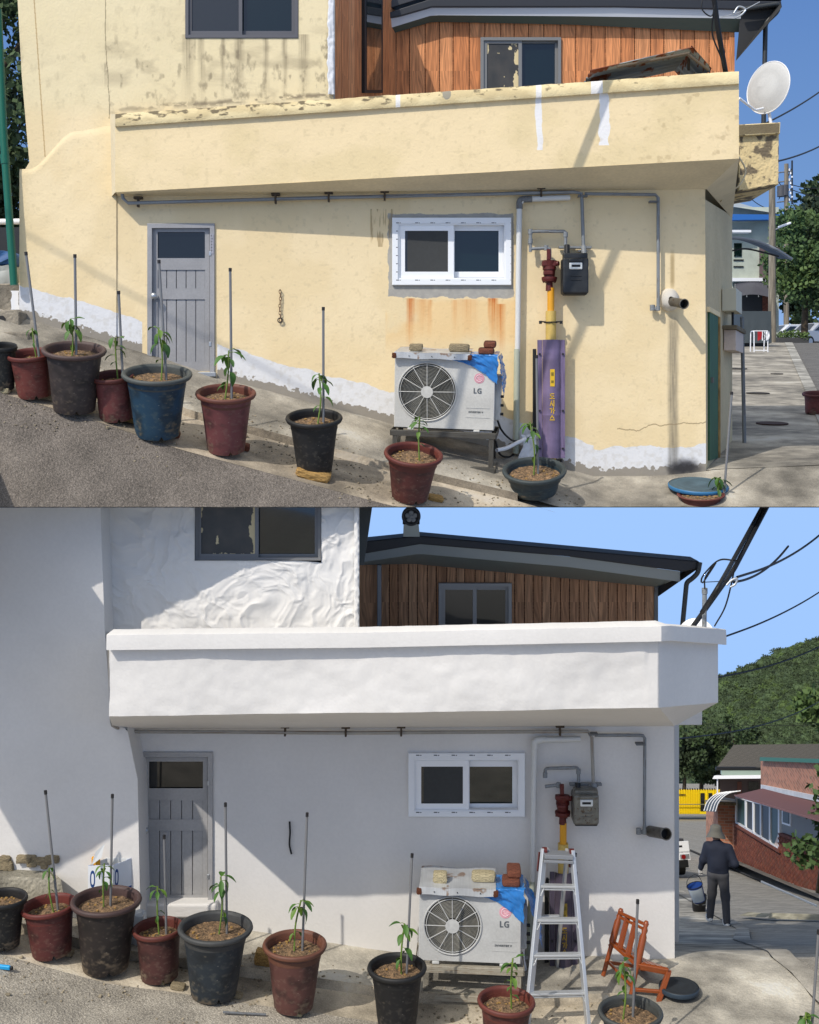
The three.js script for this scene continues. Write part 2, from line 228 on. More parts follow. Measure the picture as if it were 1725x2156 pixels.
// loose grit and crumbs gathered along both gutters: uncountable
function grit(name, label, n, G, z0, z1, x0, x1, ok, sd) {
  const g = stone(1, .6, .8, sd, .25), im = new THREE.InstancedMesh(g, mat([1, 1, 1], .95, { map: MP.stoneT }), n), d = new THREE.Object3D(), c = new THREE.Color(); let k = 0;
  for (let i = 0; i < n * 6 && k < n; i++) { const z = lerp(z0, z1, Math.pow(rnd(), .8)), x = rr(x0, x1); if (!ok(x, z) || fbm(x * 2.5, z * 4, 3, sd) < .46) continue; const s = rr(.004, .016) * (rnd() < .06 ? 2 : 1); d.position.set(x, G(x, z) + s * .2, z); d.scale.setScalar(s); d.rotation.set(rr(-.5, .5), rr(0, 6), rr(-.5, .5)); d.updateMatrix(); im.setMatrixAt(k, d.matrix); const v = rr(.25, .62); c.setRGB(v, v * .9, v * .74); im.setColorAt(k, c); k++; }
  im.count = k; im.name = name; im.castShadow = im.receiveShadow = true; scene.add(im); tag(im, label, 'grit', null, 'stuff');
}
upper(true); grit('gutter_grit', 'loose grit along the gutter before the cream house', 900, GU, KU1 - .3, KU2 + .2, -4, 2.6, (x, z) => z < endU(MX + x / S(z)) - .03, 3); upper(false);
grit('gutter_grit', 'loose grit along the gutter before the white house', 900, GL, KL1 - .25, KL2 + .5, -3.4, 1.3, () => true, 5);
upper(true);
// ================================================================ CREAM HOUSE (upper place)
const cream = [228, 207, 164];
const streak = (u, v, u0, v0, v1, w) => { if (v < v0 || v > v1) return 0; const d = Math.abs(u - u0 - 4 * (fbm(v * .04, u0, 2, 4) - .5)) / w; return d > 1 ? 0 : (1 - d) * (1 - (v - v0) / (v1 - v0)) * (.4 + .6 * vn(u * .7, v * .02, 9)); };
function creamPaint(u, v) {
  const n = fbm(u * .012, v * .012, 5, 101), f = fbm(u * .12, v * .12, 4, 103);
  let c = mixc(cream, [234, 214, 173], sst(.35, .7, n)); c = mixc(c, [206, 188, 150], sst(.62, .8, f) * .35);
  const up = 1 - sst(200, 260, v);                                      // rough dirty plaster of the upper storey
  if (up > 0 && u < 760) {
    c = mixc(c, [224, 211, 172], up * .6);
    const g = fbm(u * .018 + 3 * fbm(u * .01, v * .01, 2, 7), v * .03, 5, 107), h = fbm(u * .09, v * .05, 4, 109);
    const zone = (u > 220 ? 1 : .35) * (sst(60, 110, v) * .7 + sst(560, 700, u) * .5 + .25);
    c = mixc(c, [92, 82, 66], up * clamp(sst(.56, .84, g) * .2 * zone + sst(.58, .82, h) * .34 * zone));
    if (u > 236) c = mixc(c, [80, 70, 58], up * .55 * sst(9, 0, Math.abs(v - (236 - (u - 235) * .07) + 4 + 8 * (fbm(u * .04, 2, 3, 9) - .5))) * sst(.45, .6, fbm(u * .05, v * .1, 4, 113)));
    for (const [a, w] of [[396, 16], [505, 13], [425, 9], [640, 14], [560, 8], [470, 6], [600, 8]]) c = mixc(c, [76, 66, 52], up * .6 * streak(u, v, a, 72, 230, w));
  }
  const base = pl(baseU, u), top = base - 66 + (u > 1250 ? 8 : 0) - 14 * (fbm(u * .02, 2, 3, 5) - .5) - 7 * (fbm(u * .06, v * .06, 3, 15) - .5);   // white lime band along the foot
  if (v > top && !(u > 300 && u < 458)) { c = mixc([218, 219, 221], [196, 193, 186], sst(.5, .75, f) * .4); if (v > base - 16 + 22 * (f - .5)) c = mixc(c, [120, 112, 98], .75); }
  if (u > 812 && u < 1090 && v > 440) { // cement round the window, rust below
    const e = 6 * (fbm(u * .06, v * .06, 3, 19) - .5) * 2;
    if (u > 818 + e * .6 && u < 1082 + e * .4 && v > 450 + e * .5 && v < 626 + e) c = mixc([150, 148, 143], [176, 172, 162], f);
    else { const rs = clamp(streak(u, v, 864, 628, 735, 11) * 1.3 + streak(u, v, 1040, 628, 725, 11) * 1.5 + streak(u, v, 1056, 640, 745, 11) * 1.6 + streak(u, v, 985, 630, 720, 26) * .5 + streak(u, v, 890, 630, 715, 22) * .5 + streak(u, v, 1030, 628, 690, 5) + streak(u, v, 905, 632, 715, 7) * .5 + streak(u, v, 957, 632, 720, 9) * .5); c = mixc(c, [186, 92, 32], rs * .95); c = mixc(c, [226, 178, 108], .35 * sst(620, 640, v) * sst(760, 690, v) * sst(.4, .6, n)); }
  }
  if (u > 780 && u < 835 && v > 440 && v < 520) c = mixc(c, [150, 128, 92], .6 * sst(.5, .7, fbm(u * .2, v * .03, 3, 23)));
  { // soot from the flue
    const d = Math.abs(u - 1418 - 3 * (fbm(v * .03, 1, 2, 4) - .5)), s = sst(15, 4, d) * sst(645, 690, v) * (.45 + .35 * vn(u * .5, v * .04, 6)); c = mixc(c, [84, 80, 72], s * .72);
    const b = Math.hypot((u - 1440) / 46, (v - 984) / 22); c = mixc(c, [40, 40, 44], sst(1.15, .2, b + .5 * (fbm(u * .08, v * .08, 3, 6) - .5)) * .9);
    c = mixc(c, [150, 128, 88], .6 * sst(7, 1, Math.abs(u - 1416)) * sst(520, 545, v) * sst(620, 590, v));
  }
  const crack = Math.abs(v - (905 - (u - 1330) * .12 + 16 * (fbm(u * .05, 7, 3, 29) - .5))); if (u > 1300 && u < 1500 && crack < 1.1) c = mixc(c, [140, 122, 92], .7);
  const cr2 = Math.abs(u - (222 + 9 * sst(60, 240, v)) - 2 * (fbm(v * .06, 5, 2, 3) - .5)); if (v < 250 && cr2 < 1) c = mixc(c, [120, 108, 84], .6);
  const cr3 = Math.abs(u - (75 + (v - 40) * .07)); if (v < 330 && cr3 < 1.2) c = mixc(c, [160, 128, 84], .6);
  return c;
}
const creamT = wallTex(20, -60, 1560, 1080, 0, 2048, 1516, creamPaint);
const creamM = mat(0xffffff, .92, { map: creamT, bumpMap: rep(MP.plasterB, 1.3), bumpScale: .004 });
const house = thing('cream_house', 'cream painted plaster house with a long parapet above a grey door', 'house', [0, 0, 0]);
{
  const wallPts = [[34, -60], [702, -60], [702, 380], [1485, 380], [1487, 1050], [1250, 1050], [820, 950], [452, 850], [310, 830], [40, 720], [42, 374], [54, 355], [62, 342], [46, 160]];
  mesh('front_wall', slab(wallPts, 0, .26, { holes: [rect(392, -40, 626, 78), rect(318, 478, 444, 782), rect(832, 466, 1068, 592)] }), creamM, house);
  mesh('lower_wall_skin', grid((s, t) => { const u = lerp(42, 246, s), e = 356 - 80 * sst(60, 160, u) - 12 * sst(160, 240, u), v = lerp(e, pl(baseU, u) + 12, t), q = P(u, v, 0); q.z = .012 * sst(0, .03, t) + .006 * (fbm(u * .02, v * .02, 3, 3) - .5); return q; }, 60, 70), creamM, house);
  // right end wall, turned towards the side street
  const a = P(1485, 420, 0), b = P(1486, 1040, 0), c = P(1542, 455, -2), d = P(1542, 960, -2);
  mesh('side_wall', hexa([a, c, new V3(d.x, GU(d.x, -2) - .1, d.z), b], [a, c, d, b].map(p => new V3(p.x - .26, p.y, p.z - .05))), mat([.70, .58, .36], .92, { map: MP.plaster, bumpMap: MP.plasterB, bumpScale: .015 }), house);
  mesh('back_wall', quads([[P(60, 1000, -2.2), P(1500, 1000, -2.2), P(1500, 420, -2.2), P(60, 420, -2.2)], [P(66, 700, -.26), P(90, 700, -2.2), P(90, -60, -2.2), P(66, -60, -.26)]]), creamM, house);
  // dark rooms behind the openings
  for (const [x0, y0, x1, y1] of [[380, -60, 640, 90], [300, 465, 460, 800], [815, 450, 1085, 610]]) mesh('room', (() => { const f = [P(x0, y0, -.262), P(x1, y0, -.262), P(x1, y1, -.262), P(x0, y1, -.262)], k = f.map(p => new V3(p.x, p.y, -1.2)); return quads([[k[3], k[2], k[1], k[0]], [f[0], f[1], k[1], k[0]], [k[3], k[2], f[2], f[3]], [k[3], f[3], f[0], k[0]], [f[2], k[2], k[1], f[1]]]); })(), mat([.05, .05, .05], .9), house);
}
// parapet of the roof terrace
const parU = { a: [243, .2], b: [1556, .6], top: t => lerp(240, 150, t), bot: t => lerp(405, 334, t) };
const parPt = (t, v, o = 0) => P(lerp(243, 1556, t), v, lerp(.2, .6, t) + o);
function parapetPaint(u, v) {
  const n = fbm(u * .01, v * .014, 5, 131), f = fbm(u * .1, v * .1, 4, 133); let c = mixc([231, 210, 168], [222, 202, 158], sst(.4, .7, n)); c = mixc(c, [200, 182, 144], sst(.6, .8, f) * .3);
  for (const [x, w, v0, v1] of [[1134, 8, 170, 320], [1268, 12, 178, 312]]) { const d = Math.abs(u - x - 7 * (fbm(v * .03, x, 3, 2) - .5)) / (w * (.55 + .6 * fbm(v * .05, x, 2, 5))); if (v > v0 - 20 && v < v1 && d < 1) c = mixc(c, [228, 228, 230], .92); }
  c = mixc(c, [150, 130, 96], .3 * sst(.66, .8, fbm(u * .05, v * .05, 5, 137)) * sst(1000, 1500, u)); return c;
}
const parM = mat(0xffffff, .92, { map: wallTex(230, 130, 1570, 420, .4, 2048, 440, parapetPaint), bumpMap: rep(MP.plasterB, 1.2), bumpScale: .004 });
const capPaint = (u, v) => { const tt = (u - 243) / 1313, top = parU.top(tt), k = (v - top) / 28; let c = mixc([226, 208, 162], [205, 186, 142], sst(.4, .7, fbm(u * .02, v * .05, 4, 141))); const g = fbm(u * .06, v * .12, 5, 143) + .28 * (1 - k) - .1; c = mixc(c, [92, 82, 64], sst(.7, .86, g) * .8); if (Math.abs(u - 838) < 5 || Math.abs(u - 1133) < 6 || Math.abs(u - 1253) < 12) c = mixc(c, [226, 226, 228], .85); if (Math.hypot((u - 941) / 9, (v - 198) / 12) < 1) c = [150, 144, 128]; return c; };
const capM = mat(0xffffff, .95, { map: wallTex(230, 130, 1570, 290, .44, 2048, 244, capPaint), bumpMap: rep(MP.plasterB, .7), bumpScale: .006 });
{
  const par = mesh('parapet', grid((s, t) => { const v = lerp(parU.top(s) + 22, parU.bot(s), t), q = parPt(s, v); q.z += .012 * (fbm(q.x * 1.2, q.y * 1.6, 3, 9) - .5); return q; }, 200, 24), parM, house);
  const ft = [parPt(0, 240), parPt(1, 150), parPt(1, 334), parPt(0, 405)];
  mesh('parapet_core', quads([[ft[3], ft[2], P(1488, 398, 0), P(250, 414, 0)], [ft[2], new V3(ft[2].x, ft[2].y, -2.3), new V3(ft[1].x, ft[1].y, -2.3), ft[1]], [ft[2], new V3(ft[2].x, ft[2].y, -2.2), P(1542, 460, -2), P(1488, 398, 0)], [P(235, 414, 0), ft[3], ft[0], P(232, 240, 0)], [P(235, 412, -.1), P(1488, 400, -.1), P(1530, 160, -.1), P(235, 240, -.1)]]), mat([.76, .66, .46], .92, { map: MP.plaster }), house);
  mesh('coping', grid((s, t) => { const k = [[0, .0, -.42], [0, 0, 0], [.02, .02, .028], [.55, .0, .034], [.97, 0, .034], [1, 0, .02], [1, 0, -.02]][Math.round(t * 6)], top = parU.top(s), jag = 2.2 * (fbm(s * 60, 1, 3, 3) - .5) * (k[0] < .1 ? 1 : .2), q = parPt(s, top + k[0] * 27 + jag, k[2]); return q; }, 260, 6), capM, house);
  mesh('terrace_floor', quads([[P(240, 330, .1), P(1540, 300, .3), P(1540, 300, -2.6), P(240, 330, -2.6)]]), mat([.4, .4, .38], .9), house);
  // second balcony block round the corner
  const blk = mesh('corner_balcony', slab([[1556, 262], [1641, 258], [1640, 388], [1556, 402]], -1.2, 1.0, { bevel: .01 }), mat(0xffffff, .95, { map: wallTex(1540, 250, 1650, 410, -1.2, 256, 360, (u, v) => { let c = mixc([222, 200, 152], [206, 186, 140], fbm(u * .05, v * .05, 4, 3)); const g = fbm(u * .05, v * .05, 5, 151) + .3 * sst(300, 262, v); return mixc(c, [98, 88, 74], sst(.55, .66, g) * .85); }), bumpMap: MP.plasterB, bumpScale: .02 }), house);
  mesh('coping', slab([[1552, 262], [1644, 257], [1643, 281], [1552, 286]], -1.15, .2, { bevel: .01 }), capM, house);
  // pilaster edge of the upper storey with flaking white filler
  mesh('white_filler', grid((s, t) => { const v = lerp(-40, 200, t), u = lerp(690 + 8 * (fbm(v * .06, 3, 3, 5) - .4), 705, s), q = P(u, v, 0); q.z = .012 + .03 * fbm(u * .15, v * .12, 3, 6) * (s > .05 && s < .95 ? 1 : .1); return q; }, 8, 70), mat([.80, .82, .86], .9, { map: MP.plaster }), house);
}
// ---- windows and doors (shared builders)
function vinylWindow(parent, x0, y0, x1, y1, z, opt = {}) {
  const w = new THREE.Group(); w.name = 'window'; parent.add(w); const fr = 11, cx = (x0 + x1) / 2 - 2;
  const F = (n, a, m) => mesh(n, a, m, w);
  const film = mat(0xffffff, .42, { map: (() => { const c = document.createElement('canvas'); c.width = 512; c.height = 64; const g = c.getContext('2d'); g.fillStyle = '#e9ecef'; g.fillRect(0, 0, 512, 64); g.strokeStyle = '#c9ced4'; for (let i = 0; i < 40; i++) { g.beginPath(); g.moveTo(rr(0, 512), rr(0, 64)); g.lineTo(rr(0, 512), rr(0, 64)); g.globalAlpha = .25; g.stroke(); } g.globalAlpha = 1; g.fillStyle = '#4a5058'; for (let i = 0; i < 6; i++) { g.fillRect(30 + i * 82, 28, 16, 7); g.fillRect(49 + i * 82, 29, 6, 6); } const t = new THREE.CanvasTexture(c); t.colorSpace = THREE.SRGBColorSpace; t.wrapS = t.wrapT = THREE.RepeatWrapping; t.repeat.set(1.2, 14); return t; })() });
  const outer = slab(rect(x0, y0, x1, y1), z, .16, { holes: [rect(x0 + fr, y0 + fr, x1 - fr, y1 - fr)], bevel: .004 }); F('frame', outer, film);
  F('frame_lip', slab(rect(x0 + fr - 1, y0 + fr - 1, x1 - fr + 1, y1 - fr + 1), z - .012, .05, { holes: [rect(x0 + fr + 4, y0 + fr + 4, x1 - fr - 4, y1 - fr - 4)] }), M.vinyl);
  const sash = (a, b, zz, pane, extra) => { const s = F('sash', slab(rect(a, y0 + fr + 4, b, y1 - fr - 4), zz, .045, { holes: [rect(a + 12, y0 + fr + 16, b - 12, y1 - fr - 16)], bevel: .004 }), M.vinyl); mesh('pane', slab(rect(a + 11, y0 + fr + 15, b - 11, y1 - fr - 15), zz - .018, .008), pane, s); if (extra) mesh('insect_screen', slab(rect(a + 18, y0 + fr + 15, b - 11, y1 - fr - 15), zz - .006, .004), M.screen, s); };
  sash(x0 + fr + 3, cx + 7, z - .03, M.glassGrey, true); sash(cx - 5, x1 - fr - 3, z - .085, M.glassTeal);
  return w;
}
function darkWindow(parent, x0, y0, x1, y1, z, fc, old) {
  const w = new THREE.Group(); w.name = 'window'; parent.add(w); const cx = lerp(x0, x1, .49), fr = 6, fm = mat(fc, .45, { metalness: .3 });
  mesh('frame', slab(rect(x0, y0, x1, y1), z, .1, { holes: [rect(x0 + fr, y0 + fr, x1 - fr, y1 - fr)], bevel: .004 }), fm, w);
  const oldPane = mat(0xffffff, .35, { map: wallTex(x0, y0, cx, y1, z, 128, 128, (u, v) => { const e = Math.min(u - x0, cx - u, y1 - v), g = fbm(u * .08, v * .05, 4, 163) + .35 * sst(24, 6, e) - .12; return g > .62 ? [214, 196, 150] : mixc([52, 53, 52], [78, 74, 68], fbm(u * .05, v * .05, 3, 5)); }) });
  for (const [a, b, zz, p] of [[x0 + fr, cx + 4, z - .02, old ? oldPane : M.glassGrey], [cx - 3, x1 - fr, z - .055, M.glassTeal]]) { const s = mesh('sash', slab(rect(a, y0 + fr, b, y1 - fr), zz, .03, { holes: [rect(a + 7, y0 + fr + 7, b - 7, y1 - fr - 8)], bevel: .003 }), fm, w); mesh('pane', slab(rect(a + 6, y0 + fr + 6, b - 6, y1 - fr - 7), zz - .012, .006), p, s); }
  return w;
}
function boardDoor(parent, x0, y0, x1, y1, z, c, label) { // metal door, glazed top, vertical boards
  const d = new THREE.Group(); d.name = 'door'; parent.add(d); if (label) d.userData.label = label; const m = mat(c, .5, { metalness: .15, map: rep(MP.plaster, 1.4) }), H = y1 - y0, w = x1 - x0, fr = 9;
  const yv = k => lerp(y0, y1, k), pa = x0 + fr + 12, pb = x1 - fr - 10;
  mesh('frame', slab(rect(x0, y0, x1, y1), z + .02, .12, { holes: [rect(x0 + fr, y0 + fr, x1 - fr, y1 - 4)], bevel: .004 }), m, d);
  const leaf = mesh('leaf', slab(rect(x0 + fr + 1, y0 + fr + 1, x1 - fr - 1, y1 - 5), z - .02, .04, { holes: [rect(pa, yv(.055), pb, yv(.235)), rect(pa, yv(.305), pb, yv(.435)), rect(pa, yv(.50), pb, yv(.92))], bevel: .005 }), m, d);
  mesh('glass', slab(rect(pa - 1, yv(.05), pb + 1, yv(.24)), z - .035, .008), M.glassDark, d);
  for (const [a, b] of [[.305, .435], [.50, .92]]) for (let i = 0; i < 5; i++) { const s = (pb - pa) / 5; mesh('board', slab(rect(pa + i * s + .5, yv(a), pa + (i + 1) * s - .5, yv(b)), z - .03, .018, { bevel: .005 }), m, d); }
  const k = P(x0 + fr + 8, yv(.485), z - .015); const h = mesh('handle', [cyl(.026, .026, k, k.clone().add(new V3(0, 0, .012)), 20), cyl(.011, .011, k, k.clone().add(new V3(0, 0, .05)), 12), (() => { const g = new THREE.SphereGeometry(.028, 18, 12); g.scale(1, 1, .8); g.translate(k.x, k.y, k.z + .06); return g; })()], M.alu, d);
  for (const q of [.2, .8]) mesh('hinge', bx(x1 - fr - 3, yv(q) - 5, x1 - fr + 2, yv(q) + 5, z + .026, .02), M.alu, d);
  mesh('threshold', bx(x0 - 2, y1 - 4, x1 + 2, y1 + 5, z + .05, .17), M.alu, d);
  return d;
}
darkWindow(house, 390, -44, 628, 80, .01, 0x5c5c60, false);
vinylWindow(house, 826, 458, 1077, 600, .03);
boardDoor(house, 310, 470, 452, 788, 0, 0xa6a6a8, 'grey metal door with a dark glazed top');
{ // number strip on the door post
  const c = document.createElement('canvas'); c.width = 32; c.height = 256; const g = c.getContext('2d'); g.fillStyle = '#9d9ea8'; g.fillRect(0, 0, 32, 256); g.fillStyle = '#24262a'; g.font = 'bold 30px sans-serif'; 'EO0880'.split('').forEach((t, i) => g.fillText(t, 5, 36 + i * 38)); const t = new THREE.CanvasTexture(c); t.colorSpace = THREE.SRGBColorSpace;
  const numM = mat(0xffffff, .6, { map: t });
  for (const [x, y, z, par] of [[443, 492, .024, house]]) { const a = P(x, y + 42, z), b = P(x + 7, y, z), g2 = new THREE.PlaneGeometry(b.x - a.x, b.y - a.y); g2.translate((a.x + b.x) / 2, (a.y + b.y) / 2, z); mesh('number_strip', g2, numM, par); }
}
{ // green side door, electricity box and letter box on the end wall: its own slanted frame
  const e = k => { const a = P(1485, 0, 0), c = P(1542, 0, -2); return new V3(lerp(a.x, c.x, k), 0, lerp(0, -2, k)); };
  const sideBox = (k0, k1, y0, y1, out, th) => { const a = e(k0), b = e(k1), n = new V3(b.z - a.z, 0, -(b.x - a.x)).normalize().multiplyScalar(-1), f = [[a, y0], [b, y0], [b, y1], [a, y1]].map(([p, y]) => new V3(p.x, y, p.z).addScaledVector(n, out)); return hexa(f, f.map(p => p.clone().addScaledVector(n, -th))); };
  const yA = v => EYE - (v - MY) * S(-.3); const g = new THREE.Group(); g.name = 'side_door'; house.add(g); g.userData.label = 'narrow dark green side door';
  mesh('leaf', sideBox(.07, .36, yA(660), yA(968), .02, .04), mat(0x2f6f4c, .6, { map: MP.wood }), g); mesh('frame', sideBox(.04, .39, yA(650), yA(660), .03, .06), creamM, g);
  mesh('frame', sideBox(.37, .41, yA(660), yA(968), .03, .06), M.tan, g); mesh('latch', sideBox(.11, .14, yA(795), yA(806), .04, .03), M.steel, g);
  const eb = thing('electricity_box', 'pale grey utility box on the corner of the cream house', 'utility box', [0, 0, 0]); mesh('case', sideBox(.55, .8, yA(590), yA(640), .14, .13), mat(0xc6c2ae, .6), eb); mesh('cable', pipe([e(.66).setY(yA(640)).add(new V3(.08, 0, .02)), e(.66).setY(yA(720)).add(new V3(.08, 0, .02))], .012), M.black, eb);
  const lb = thing('letter_box', 'stained white letter box on the corner of the cream house', 'letter box', [0, 0, 0]); mesh('body', sideBox(.62, .98, yA(682), yA(728), .12, .11), mat(0xe2cfc0, .6, { map: MP.plaster }), lb); mesh('lid', sideBox(.58, 1.0, yA(672), yA(681), .14, .13), mat(0x8d8474, .9, { map: MP.stoneT }), lb);
  const gp = solo('corner_pipe', pipe([e(.98).setY(yA(640)).add(new V3(.1, 0, .02)), e(.9).setY(yA(1010)).add(new V3(.14, 0, .05))], .02), M.pipeDull, 'thin grey standpipe running down the corner of the cream house', 'pipe');
}
upper(false);
upper(true);
// ================================================================ TIMBER CLAD UPPER HOUSES
const plankMs = [0xeaa571, 0xe39d69, 0xf0ae7b, 0xdb9562].map(c => mat(c, .75, { map: MP.wood }));
const plankDull = [0xd3a987, 0xcaa07e, 0xdab290, 0xc49977].map(c => mat(c, .75, { map: MP.wood }));
function planks(parent, x0, x1, topF, bot, z, w, mats, holes = []) {
  let k = 0; for (let x = x0; x < x1 - 2; k++) { const b = Math.min(x1, x + w * rr(.88, 1.1)); let segs = [[null, bot]];
    const h = holes.find(([a, , c]) => b > a + 2 && x < c - 2), tp = v => [[x + .7, topF(x)], [b - .7, topF(b)]];
    const put = (pts) => mesh('plank', slab(pts, z + rr(-.003, .003), .022, { bevel: .004 }), mats[Math.floor(rnd() * mats.length)], parent);
    if (h) { if (x < h[0] - 1) put([[x + .7, h[1]], [h[0], h[1]], [h[0], bot], [x + .7, bot]]); if (b > h[2] + 1) put([[h[2], h[1]], [b - .7, h[1]], [b - .7, bot], [h[2], bot]]); put([...tp(), [b - .7, h[1]], [x + .7, h[1]]]); if (h[3] < bot) put([[x + .7, h[3]], [b - .7, h[3]], [b - .7, bot], [x + .7, bot]]); } else put([...tp(), [b - .7, bot], [x + .7, bot]]);
    x = b; }
}
{ // upper place
  const Z = -2.5, h = thing('timber_house', 'orange timber clad house with black roof edge above the cream parapet', 'house');
  const eave = [[800, 76], [908, 44], [1200, 50], [1546, 66]];
  const win = [1012, 78, 1182, 230];
  mesh('core_wall', slab([[705, 40], [1546, 40], [1546, 290], [705, 290]], Z - .03, .15, { holes: [rect(1020, 86, 1174, 240)] }), mat([.10, .06, .04], .9), h);
  planks(h, 834, 1538, x => pl(eave, x), 262, Z, 32, plankMs, [win]);
  mesh('corner_trim', slab(rect(1536, 60, 1547, 262), Z + .02, .05), plankMs[0], h);
  darkWindow(h, 1012, 78, 1182, 226, Z + .03, 0x80807e, true);
  mesh('window_back', slab(rect(1016, 84, 1178, 224), Z - .2, .02), M.black, h);
  // return wall on the left with its tall dark window
  const rp = (u, v, k) => P(u, v, lerp(-.3, -2.5, k));
  for (let i = 0; i < 9; i++) { const k0 = i / 9, k1 = (i + .96) / 9, ua = lerp(705, 834, k0), ub = lerp(705, 834, k1), f = [rp(ua, -40, k0), rp(ub, -40, k1), rp(ub, 262, k1), rp(ua, 262, k0)]; mesh('plank', hexa(f, f.map(p => p.clone().add(new V3(-.02, 0, -.006)))), plankMs[i % 4], h); }
  const wq = (a, b, v0, v1, o) => [[a, v0], [b, v0], [b, v1], [a, v1]].map(([k, v]) => rp(lerp(705, 834, k), v, k).add(new V3(o, 0, o * .3)));
  { const w = new THREE.Group(); w.name = 'side_window'; h.add(w); mesh('frame', hexa(wq(.44, .74, -36, 196, .03), wq(.44, .74, -36, 196, -.01)), M.dark, w); mesh('pane', hexa(wq(.47, .71, -34, 190, .034), wq(.47, .71, -34, 190, .02)), M.glassTeal, w); }
  // roof: soffit, fascia, black sheet edge with ridges
  const zf = -2.35, R = (u, v, z) => P(u, v, z);
  const fas = [[812, 58], [910, 28], [1200, 30], [1500, 34], [1585, 36]], sof = [[816, 74], [910, 46], [1200, 52], [1546, 68]];
  const strip2 = (A, za, B, zb) => { const q = []; for (let i = 0; i < 40; i++) { const u0 = lerp(812, 1560, i / 40), u1 = lerp(812, 1560, (i + 1) / 40); q.push([R(u0, pl(B, u0), zb), R(u1, pl(B, u1), zb), R(u1, pl(A, u1), za), R(u0, pl(A, u0), za)]); } return quads(q); };
  const roof = mesh('roof', slab([[806, 40], [812, 28], [912, -4], [1300, -2], [1645, 2], [1647, 14], [1585, 20], [1300, 14], [910, 14], [840, 34]], zf + .06, .5, { bevel: .008 }), mat([.03, .033, .04], .5, { metalness: .3 }), h);
  mesh('ridge_cap', slab([[800, 10], [905, -34], [1660, -30], [1650, -4], [1300, -8], [912, -11], [812, 20]], zf + .02, .3, { bevel: .008 }), mat([.035, .038, .045], .45), roof);
  mesh('fascia', strip2(fas.map(([a, b]) => [a, b - 16]), zf + .03, fas.map(([a, b]) => [a, b + 4]), zf), mat([.55, .57, .60], .45), roof);
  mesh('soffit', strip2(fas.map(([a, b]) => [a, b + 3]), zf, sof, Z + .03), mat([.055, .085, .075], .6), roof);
  mesh('eave_return', hexa([P(1560, 20, zf), P(1642, 4, zf), P(1646, 16, -2.0), P(1550, 128, -2.4)], [P(1560, 20, -2.6), P(1642, 4, -2.6), P(1646, 16, -2.7), P(1550, 128, -2.7)]), mat([.03, .03, .03], .7), roof);
  mesh('gutter', pipe([P(1560, 20, zf + .1), P(1640, 8, zf + .1), P(1638, 24, zf + .05), P(1612, 48, zf + .02), P(1608, 262, zf + .02)], .026, { bend: .05 }), mat([.03, .034, .036], .4), roof);
}
{ // satellite dish on the corner balcony
  const d = thing('satellite_dish', 'pale grey satellite dish on the corner balcony of the cream house', 'dish', P(1611, 182, -1.25));
  const g = new THREE.SphereGeometry(.48, 40, 16, 0, 2 * PI, 0, .62); g.scale(1, .55, 1); g.translate(0, -.263, 0); g.rotateX(PI / 2); const tilt = new THREE.Euler(-.15, -.95, -.35);
  const dish = mesh('reflector', g, mat([.62, .62, .60], .6, { map: MP.plaster }), d); dish.rotation.copy(tilt); dish.scale.set(.92, .92, 1);
  const rim = new THREE.TorusGeometry(.278, .006, 8, 48).translate(0, 0, -.048); const rm = mesh('rim', rim, M.white, d); rm.rotation.copy(tilt); rm.scale.copy(dish.scale); rm.position.set(0, 0, 0);
  const L = (u, v, z) => P(u, v, z).sub(d.position);
  mesh('bracket', pipe([L(1613, 205, -1.3), L(1618, 228, -1.3), L(1624, 262, -1.28)], .016), M.white, d);
  mesh('feed_arm', pipe([L(1607, 228, -1.25), L(1590, 232, -1.15), L(1557, 207, -1.0)], .012), M.white, d);
}
{ // rusty corrugated sheet lying on the parapet
  const z0 = .35, A = P(1244, 149, z0), B = P(1460, 100, z0), C = P(1500, 146, z0 - .1); const n = 60, m = mat(0xffffff, .7, { metalness: .25, map: tex(256, 128, (x, y) => mixc([150, 158, 162], [120, 62, 36], sst(.58, .7, fbm(x * 9, y * 5, 5, 171) + .06 * (1 - x))), { size: 1 }) });
  const t = thing('corrugated_sheet', 'rusty corrugated roofing sheet lying on the cream parapet', 'metal sheet');
  const wave = (p0, p1, dz) => grid((s, q) => { const p = p0.clone().lerp(p1, s); p.y += .012 * Math.sin(q * 40) + .003; p.z -= q * dz; return { p, uv: [s, q] }; }, 10, n);
  mesh('sheet', wave(A, B, .75), m, t); mesh('sheet', wave(B.clone().add(new V3(-.01, .01, 0)), C, .75), m, t); for (const [p, q] of [[P(1300, 141, z0 + .01), P(1452, 112, z0 + .01)], [P(1448, 114, z0 + .01), P(1492, 147, z0 - .05)], [P(1450, 112, z0 - .3), P(1450, 148, z0 - .3)]]) mesh('lath', cyl(.012, .012, p, q, 6), mat([.12, .09, .06], .9), t);
}
